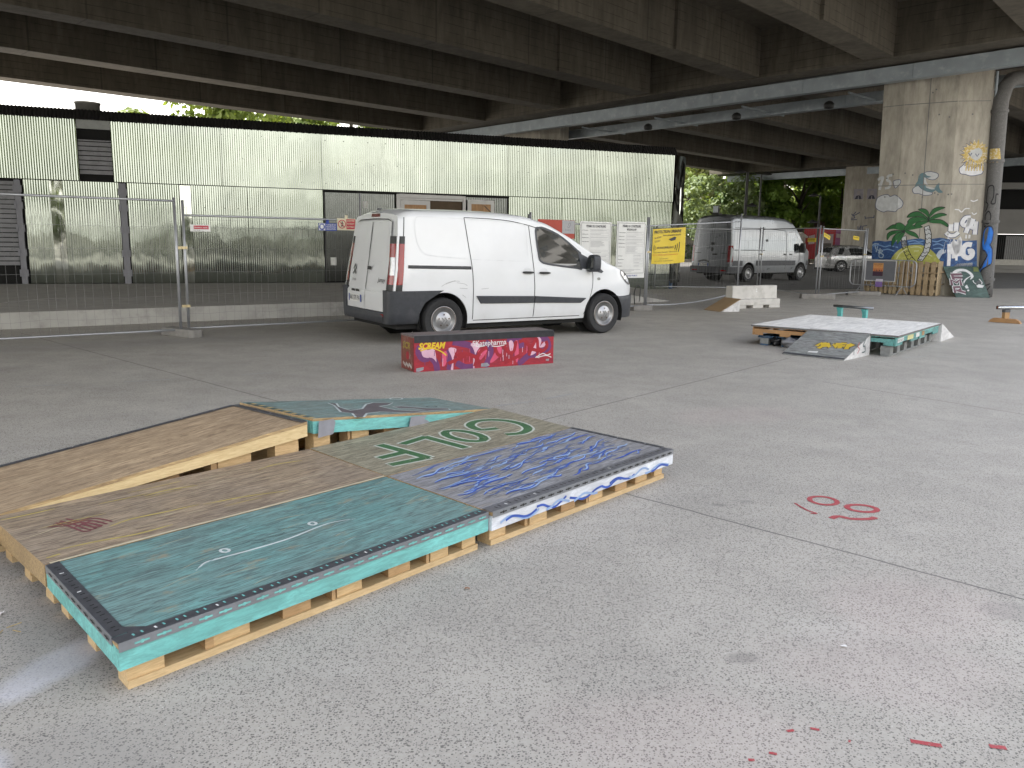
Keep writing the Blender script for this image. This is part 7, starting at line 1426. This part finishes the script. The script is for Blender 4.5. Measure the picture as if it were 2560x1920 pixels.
for k in range(5): b.disc(.54+.055*k,.32,.022,T,2 if k%2 else 3,8,off=.0165)
b.build('poster',[P_('poster_orange',(.50,.20,.07)),P_('poster_amber',(.55,.27,.09)),P_('poster_dark_plum',(.05,.02,.04)),P_('poster_red_print',(.35,.05,.03)),P_('poster_pink_print',(.50,.28,.33))],t)
q=A2+PD*.72+PN*.10; t=thing('purple_flyer','purple and white flyer hanging below the notice board','flyer',(q.x,q.y,.23),aP); b=MB(); b.box(-.1,.12,0,.17,0,.01,0,T); b.box(-.09,.13,.171,.25,0,.01,1,T); b.build('sheet',[P_('flyer_purple',(.20,.12,.33)),P_('flyer_white',(.55,.52,.60))],t)
# green lettered board leaning against the pillar
BL,BR,TR,TL=Vector((13.57,25.2,.004)),Vector((14.55,25.1,.004)),Vector((14.42,25.69,.935)),Vector((13.418,25.86,.915))
t=thing('lettered_board','dark green board with a white question mark leaning against the painted pillar','painted board',tuple(BL)); 
def BT(a,b_,c=0.):
    p=BL.lerp(BR,a).lerp(TL.lerp(TR,a),b_)-BL; n=(BR-BL).cross(TL-BL).normalized(); return p+n*c
b=MB(); b.hexa([BT(0,0,-.02),BT(1,0,-.02),BT(1,1,-.02),BT(0,1,-.02)],[BT(0,0),BT(1,0),BT(1,1),BT(0,1)]); b.build('board',ply_mat('green_board',(.045,.085,.07),(.13,.20,.18),(.025,.04,.035),.5,.6),t)
b=MB(.0006); D_=DATA['bd']; b.inc=.0006
b.rib(D_[0],.085,BT,0,.014)
for w,m_ in ((.125,0),(.075,1)):
    for st in D_[1:6]: b.rib(st,w,BT,m_,.014,False)
b.poly(D_[6],BT,0,.014); b.rib(D_[7],.025,BT,0,.014); b.rib(D_[8],.025,BT,0,.014); b.poly(D_[9],BT,0,.014); b.poly(D_[10],BT,2,.014)
b.poly([(.80,.82),(.95,.82),(.97,.95),(.84,.96)],BT,3,.012); b.build('painted_letters',[P_('board_white',(.60,.60,.60)),P_('board_mauve',(.15,.08,.10)),P_('board_grey_green',(.09,.10,.10)),P_('board_moss',(.13,.16,.05))],t)
b=MB(); b.hexa([BT(.05,.25,-.05),BT(.12,.25,-.05),BT(.12,.9,-.05),BT(.05,.9,-.05)],[BT(.05,.25,-.021),BT(.12,.25,-.021),BT(.12,.9,-.021),BT(.05,.9,-.021)]); b.build('batten',m_pal,t)
# ------------------------------------------------------------------ foliage
def leaf_mat(name,a,b_,tr=.35):
    s=NT(name); g=s.n('ShaderNodeNewGeometry'); n=s.noise(.9,s.co(),3); rn=s.n('ShaderNodeTexNoise'); rn.inputs['Scale'].default_value=2.7; s.l(s.co(),rn.inputs['Vector'])
    c=s.mix(g.outputs['Random Per Island'],a,b_); c=s.mix(s.ramp(n,.35,.7,0,.5),c,mul(b_,1.25))
    s.set(c,.6); t=s.n('ShaderNodeBsdfTranslucent'); s.l(s.mix(.5,c,(.25,.30,.02)),t.inputs[0]); mx_=s.n('ShaderNodeMixShader'); mx_.inputs[0].default_value=tr
    s.l(s.b.outputs[0],mx_.inputs[1]); s.l(t.outputs[0],mx_.inputs[2]); s.l(mx_.outputs[0],s.t.nodes['Material Output'].inputs[0]); return s.m
m_bark=M('tree_bark',(.075,.06,.045),.9,var=.25,scale=8,bump=.3)
lf=[leaf_mat('chestnut_leaf',(0.082,0.100,0.032),(0.190,0.190,0.064)),leaf_mat('soft_leaf',(0.134,0.190,0.082),(0.226,0.288,0.134)),leaf_mat('maple_leaf',(0.090,0.180,0.026),(0.180,0.288,0.046)),leaf_mat('purple_leaf',(0.054,0.026,0.036),(0.108,0.054,0.064)),leaf_mat('sunlit_leaf',(0.126,0.198,0.036),(0.216,0.270,0.054)),leaf_mat('deep_green_leaf',(0.054,0.108,0.029),(0.108,0.180,0.054))]
lf.append(leaf_mat('shade_leaf',(.022,.038,.010),(.050,.075,.02)))  # shade put into the leaf colour, so the mirrored bushes reflect dark
def crown_mb(R_,hz,n_cl,n_lf,size,seed,droop=0.,flat=.75,gap=0.):
    rr=random.Random(seed); b=MB(); 
    for c in range(n_cl):
        while True:
            p=Vector((rr.uniform(-1,1),rr.uniform(-1,1),rr.uniform(-1,1)))
            if .25<p.length<1.: break
        p=Vector((p.x*R_,p.y*R_,p.z*R_*flat)); rc=R_*rr.uniform(.16,.34)
        for k in range(n_lf):
            d=Vector((rr.gauss(0,1),rr.gauss(0,1),rr.gauss(0,1))).normalized(); q=p+Vector((d.x,d.y,d.z*.6-droop*abs(d.x)))*rc*rr.uniform(.55,1.05)
            s=size*rr.uniform(.6,1.35); n=(d*.7+Vector((rr.uniform(-.7,.7),rr.uniform(-.7,.7),rr.uniform(-.2,.9)))).normalized()
            u=n.orthogonal().normalized(); u=(Matrix.Rotation(rr.uniform(0,6.28),3,n)@u); v=n.cross(u); q=q+Vector((0,0,hz))
            b.v+=[tuple(q-u*s*.5),tuple(q+v*s*.30),tuple(q+u*s*.6-n*s*droop*.6),tuple(q-v*s*.30)]; i=len(b.v)-4; b.f.append((i,i+1,i+2,i+3)); b.m.append(0)
    return b
def tree(label,x,y,hz,R_,li,seed,n_cl=34,n_lf=110,size=.42,droop=0.,flat=.8,trunk=.22,name='tree',group=None,lean=0.):
    t=thing(name,label,'tree',(x,y,0),0,group); rr=random.Random(seed+50)
    b=crown_mb(R_,hz,n_cl,n_lf,size,seed,droop,flat); b.build('crown',lf[li],t)
    top=hz+R_*flat*.2; b=MB(); b.tube([(0,0,0),(lean*.3,.05,top*.35),(lean*.7,-.05,top*.7),(lean,0,top)],[trunk*1.25,trunk,trunk*.75,trunk*.25],10); 
    for k in range(7):
        a=rr.uniform(0,6.28); z=top*rr.uniform(.35,.75); l=R_*rr.uniform(.45,.8); f=z/top; b.tube([(lean*f,0,z),(lean*f+l*.5*math.cos(a),l*.5*math.sin(a),z+l*.35),(lean*f+l*math.cos(a),l*math.sin(a),z+l*.55)],[trunk*.5,trunk*.32,trunk*.08],6)
    b.build('trunk',m_bark,t,True); return t
tree('dark chestnut tree with drooping leaf fans beside the polished corner',13.2,73.5,6.6,5.0,0,1,44,120,.55,.55,1.,.3)
tree('soft grey green tree rising directly behind the silver van',16.2,66.0,4.2,3.7,1,2,40,150,.32,.1,.8,.16)
tree('bright maple with a forking trunk right of the lamp posts',22.3,67.5,6.0,4.6,2,3,40,120,.45,.2,.85,.24,lean=1.0)
tree('bluish green tree between the two tall lamp posts',19.3,70.5,4.4,3.4,5,4,32,120,.38,.15,.9,.2)
for x,y in ((50,62),(58,70)): tree('unseen tall tree at the right, added for the polished end panel to mirror',x,y,6.5,5.5,4,45+x,30,90,.6,.2,.95,.25,group='unseen trees added for the polished end panel to mirror')  # out of view, added to bring greenery into the end panel's reflection
tree('yellow green tree next to the far poster pillar',27.3,70.0,5.6,4.2,2,5,36,120,.42,.2,.85,.22)
for x,y,h_,r_,sd,l_ in ((17,84,8.5,6,11,4),(27,84,8.0,6,12,4),(36,80,7,5.5,13,2),(7,86,8.5,5.5,14,0),(22,88,7,6.5,15,5),(12,90,7,6.5,16,5),(33,90,7,6.5,17,5)): tree('tall tree closing the back of the park',x,y,h_,r_,l_,sd,34,90,.6,.2,.9,.3,group='tall trees closing the back of the park')
b=crown_mb(1.5,2.2,16,90,.24,21,.1,.7); t=thing('purple_bush','low purple leaved bush behind the stone gate pier','bush',(23.0,64.5,0)); b.build('crown',lf[3],t); b=MB(); b.tube([(0,0,0),(0,.1,1.8)],[.08,.04],6); b.build('trunk',m_bark,t)
b=MB(); rr=random.Random(77)
for k in range(60):
    x=rr.uniform(6,31); q=crown_mb(rr.uniform(.5,1.1),rr.uniform(.5,1.5),4,40,.24,200+k,.1,.8); i=len(b.v); y=70.5+rr.uniform(-1.6,1.6)+(x-15)*.08; b.v+=[(v[0]+x,v[1]+y,v[2]) for v in q.v]; b.f+=[tuple(j+i for j in f) for f in q.f]; b.m+=q.m
o=b.build('undergrowth',lf[5]); tag(o,'mixed shrubs along the park railing','shrubs',kind='stuff')
# trees behind the pavilion
tree('sunlit pale green tree just above the left half of the pavilion roof',-15.5,44.5,8.2,4.6,4,31,36,120,.42,.15,.8,.25)
tree('sunlit green tree above the middle of the pavilion roof',-9.2,47.5,8.0,4.4,4,32,34,120,.42,.15,.8,.25)
tree('yellowish tree seen between the roof and the edge beam',-3.2,52.0,7.6,4.6,4,33,34,110,.45,.15,.8,.25)
tree('thin distant tree standing alone against the bright sky at the left',-47,74,12.6,2.6,1,34,10,60,.42,.1,.9,.16)
# trees and a block of flats across the street behind the viewer, seen only as reflections
for k,(x,y,h_,r_,l_) in enumerate(((-12,-36,8.5,6.,4),(-3,-40,8.5,6.,5),(-22,-30,8.5,6,5),(6,-42,7.5,5.4,4),(-8,-44,9.5,6.5,2),(-33,-26,8.5,6,5),(-44,-14,8,6,2),(-18,-42,9.5,6.5,4),(46,-20,5.5,4.6,6),(55,-10,6.5,5.2,4),(58,2,6,4.8,2),(62,14,6,5,5))):
    tree('street tree behind the viewer mirrored in the metal cladding',x,y,h_,r_,l_,60+k,30,100,.62,.2,.95,.26,group='street trees behind the viewer')
for k in range(17):  # hedge out of view, added to darken the lower panels' reflections
    f=k/16; x,y=-16+74*f,-33+(-7 if .1<f<.5 else 0)+27*f; h_=2.6+.8*math.sin(k*2.3)+(.8 if f<.3 or f>.75 else -.3)
    tree('leafy bush added behind the viewer to darken the reflections in the metal cladding',x,y,h_*.75,h_,(6,5,6,6)[k%4],90+k,16,80,.5,.2,.85,.1,'bush',group='bushes added behind the viewer')
t=thing('apartment_block','grey block of flats with rows of balconies behind the viewer, mirrored in the van window','building',(84,-22,0),R(112))
m_flat=M('flat_render',(.34,.32,.29),.8,var=.1,scale=.6); b=MB(); b.box(-30,30,-6,6,0,27); b.build('wall',m_flat,t)
for f in range(9):
    b=MB()
    for k in range(14): b.box(-29+4.2*k,-26.4+4.2*k,6.0,6.05,1.0+3*f,2.6+3*f)
    b.build('window_row',m_glass,t); b=MB(); b.box(-30,30,6.06,7.2,.55+3*f,.75+3*f); b.box(-30,30,7.1,7.2,.76+3*f,1.5+3*f); b.build('balcony',M('balcony_pale',(.5,.48,.45),.8),t)
# ------------------------------------------------------------------ park edge and street furniture
m_stone=M('pale_stone_wall',(.50,.45,.40),.85,var=.2,scale=1.6,col2=(.36,.31,.26),wear=(.5,.65),wscale=4)
b=MB(); b.hexa([(2,71.2,.1),(31,73.4,.1),(31,73.8,.1),(2,71.6,.1)],[(2,71.2,2.1),(31,73.4,2.1),(31,73.8,2.1),(2,71.6,2.1)]); tag(b.build('park_wall',m_stone),'pale stone wall behind the park railing','wall')
t=thing('park_railing','thin dark iron railing along the park beyond the street','railing',(4,68.6,.14),R(4.4)); m_irn=M('railing_iron',(.05,.05,.05),.6)
b=MB()
for z in (.12,1.25): b.box(0,27,-.02,.02,z,z+.04)
b.build('rail',m_irn,t); b=MB()
for k in range(180): b.box(.15*k,.15*k+.03,-.012,.012,.0,1.45)
o=b.build('bar',m_irn,t); o['kind']='stuff'
b=MB(); b.box(0,27,-.15,.15,-.1,.10); b.build('plinth',m_stone,t)
t=thing('gate_pier','pale stone gate pier with a pitched cap behind the mesh fence','pillar',(20.6,60.2,0),R(10)); b=MB(); b.box(-.35,.35,-.35,.35,0,2.05); b.build('shaft',m_stone,t,bevel=.03); b=MB(); b.prism([(-.48,2.05),(.48,2.05),(.48,2.15),(0,2.45),(-.48,2.15)],-.45,.45,frame((0,0,0),(1,0,0),(0,0,1))); b.build('cap',m_stone,t)
def lamp(label,x,y,h,r,dx,heads):
    t=thing('street_lamp',label,'street lamp',(x,y,0),0,'tall dark street lamps'); b=MB(); b.tube([(0,0,0),(0,0,1.),(0,0,h)],[r*1.3,r,r*.8],10); b.build('pole',m_irn,t)
    for z,d in heads:
        b=MB(); b.tube([(0,0,z-.1),(d*.6,0,z+.05),(d,0,z)],.025,6); b.build('arm',m_irn,t); b=MB(); b.lathe([(.05,.12),(.14,.06),(.30,-.02),(.32,-.06),(.22,-.09),(0,-.10)],frame((d,0,z),(1,0,0),(0,1,0)),16); b.build('lamp_head',m_irn,t,True)
lamp('thick dark street lamp with a dome head nearest the silver van',13.3,48.2,5.6,.10,-.45,((5.62,-.42),(3.75,.35)))
lamp('thin dark street lamp behind the roof of the silver van',16.85,57.6,6.3,.07,.3,((6.3,.4),))
lamp('dark street lamp left of the far poster pillar',19.9,54.6,4.7,.075,-.4,((4.75,-.45),(3.05,-.4)))
t=thing('poster_hoarding','red hoarding with three posters below the far pillar','hoarding',(21.1,60.6,0),R(-18)); T=frame((0,0,0),(1,0,0),(0,0,1))
b=MB(); b.box(0,3.4,.55,2.75,-.1,0,0,T); b.build('panel',P_('hoarding_red',(.40,.02,.025)),t); b=MB(); b.box(.1,.2,0,.55,-.1,0,0,T); b.box(3.2,3.3,0,.55,-.1,0,0,T); b.build('leg',m_dark,t)
b=MB(); b.poly([(1.15,.7),(2.0,.7),(2.0,2.35),(1.15,2.35)],T,0); b.poly([(1.25,1.0),(1.9,1.0),(1.9,1.7),(1.25,1.7)],T,1); b.poly([(2.15,.7),(3.3,.7),(3.3,2.65),(2.15,2.65)],T,2); b.poly([(2.15,.7),(3.3,.7),(3.3,1.9),(2.15,1.3)],T,3); b.poly([(2.35,.7),(2.7,.75),(2.8,1.2),(2.5,1.3)],T,4); b.disc(3.0,1.05,.25,T,4); b.poly([(.35,1.6),(.75,1.65),(.75,2.3),(.35,2.2)],T,5); b.poly([(2.2,2.1),(3.2,2.0),(3.2,2.3),(2.2,2.4)],T,5)
b.build('poster',[P_('poster_grey',(.36,.31,.30)),P_('poster_print_dark',(.10,.08,.07)),P_('poster_magenta',(.36,.10,.26)),P_('poster_yellow',(.60,.42,.03)),P_('poster_brown',(.20,.06,.04)),P_('poster_pale',(.55,.45,.46))],t)
# ------------------------------------------------------------------ dark underpass frontage at the right edge
t=thing('underpass_block','concrete block with barred shutters under the far side of the viaduct','building',(28.0,53.5,0),R(-8)); T=frame((0,0,0),(1,0,0),(0,0,1))
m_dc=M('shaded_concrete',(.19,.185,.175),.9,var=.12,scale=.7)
b=MB(); b.box(0,40,2.42,3.95,-.4,0,0,T); b.box(0,2.1,0,2.42,-.4,0,0,T); b.box(9.5,40,0,2.42,-.4,0,0,T); b.box(0,40,5.2,5.6,-.4,.05,0,T); b.build('wall',m_dc,t)
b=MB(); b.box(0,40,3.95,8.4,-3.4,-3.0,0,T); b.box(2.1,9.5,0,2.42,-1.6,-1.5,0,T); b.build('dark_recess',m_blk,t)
b=MB()
for k in range(5):
    b.box(3.6+1.25*k,4.8+1.25*k,.7,2.3,-.6,-.5,0,T)
b.build('shutter',M('pale_shutter',(.25,.25,.25),.7),t)
b=MB()
for k in range(60): b.box(2.2+.12*k,2.22+.12*k,.65,2.35,-.12,-.10,0,T)
o=b.build('bar',m_irn,t); o['kind']='stuff'
b=MB(); b.box(-1,45,.47,.82,.3,.55,0,T); b.box(-1,45,0,.47,.35,.52,1,T); b.box(-1,45,.0,.22,.6,1.2,1,T); b.build('low_kerb_wall',[M('pale_kerb',(.40,.385,.35),.85),m_dc],t)
b=MB(); 
for k in range(3): b.box(.0+12*k,1.0+12*k,0,8.4,-3.,-2.,0,T)
b.build('column',m_dc,t)
# ------------------------------------------------------------------ marks and litter on the ground
gT=lambda a,b_,c=0.:Vector((a,b_,.001+c))
mr=P_('red_spray_paint',(.36,.045,.055),col2=(.30,.14,.13),wear=(.52,.62),scale=60); D_=DATA['red']
t=thing('painted_smiley','red spray painted smiley face on the concrete floor','graffiti',(1.9,4.5,0)); gT2=lambda a,b_,c=0.:Vector((a-1.9,b_-4.5,.001+c))
for nm,st,w,cl in (('eye',D_[0],.030,True),('eye',D_[1],.034,True),('mouth',D_[2],.036,False),('curl',D_[3],.014,False)):
    b=MB(); b.rib(st[:-1] if cl else st,w,gT2,0,.001,not cl,closed=cl); b.build(nm,mr,t)
for st,l in ((D_[4],'long red paint dash near the bottom edge of the photo'),(D_[5],'short red paint dash at the bottom right corner')):
    b=MB(); b.rib(st,.020,gT,0,.001,False); tag(b.build('paint_dash',mr),l,'paint mark')
b=MB()
for st in D_[6:]: b.rib(st,.012,gT,0,.001,False)
tag(b.build('paint_flecks',mr),'scattered red paint flecks on the near concrete','paint mark',kind='stuff')
mch=P_('chalk_line',(.36,.355,.345),col2=(.26,.25,.235),wear=(.45,.6),scale=25)
dl=['chalk dash nearest the left edge behind the ramps','chalk dash second from the left behind the ramps','small chalk dash left of the red box','chalk dash just beyond the blue wave module','short chalk dash next to the long floor joint','chalk dash in front of the white pad','chalk dash right of the white pad front corner']
for st,l in zip(DATA['dash'],dl):
    b=MB(); b.rib(st,.045,gT,0,.001,False); tag(b.build('chalk_dash',mch),l,'chalk mark')
def scrap(name,x,y,s,m_,lab,cat,seed):
    rr=random.Random(seed); b=MB(); n=4; 
    for j in range(n+1):
        for i in range(n+1): b.v.append((x+s*(i/n-.5)+.1*s*rr.uniform(-1,1),y+s*.6*(j/n-.5)+.1*s*rr.uniform(-1,1),.006+s*.16*rr.random()))
    for j in range(n):
        for i in range(n): q=j*(n+1)+i; b.f.append((q,q+1,q+n+2,q+n+1)); b.m.append(0)
    tag(b.build(name,m_,None,True),lab,cat)
mp_=M('litter_paper',(.62,.60,.58),.8)
scrap('paper_scrap',-2.02,3.02,.05,mp_,'crumpled white paper scrap left of the bare flat module','litter',1)
scrap('paper_scrap',1.26,2.86,.022,mp_,'tiny white paper speck on the open concrete at right','litter',2)
scrap('paper_scrap',4.93,18.55,.07,mp_,'white scrap lying by the small plywood kicker','litter',3)
scrap('wood_chip',-.18,3.33,.022,M('chip_wood',(.25,.12,.06),.8),'small brown wood chip on the floor by the turquoise module','litter',4)
b=MB(); rr=random.Random(5)
for k in range(7): x,y=-1.93+rr.uniform(-.06,.06),2.86+rr.uniform(-.06,.06); a=rr.uniform(0,6.28); b.tube([(x,y,.006),(x+.05*math.cos(a),y+.05*math.sin(a),.012)],.0018,4)
tag(b.build('dry_twigs',M('straw',(.42,.31,.14),.8)),'dry straw coloured twigs by the left edge','litter',kind='stuff')
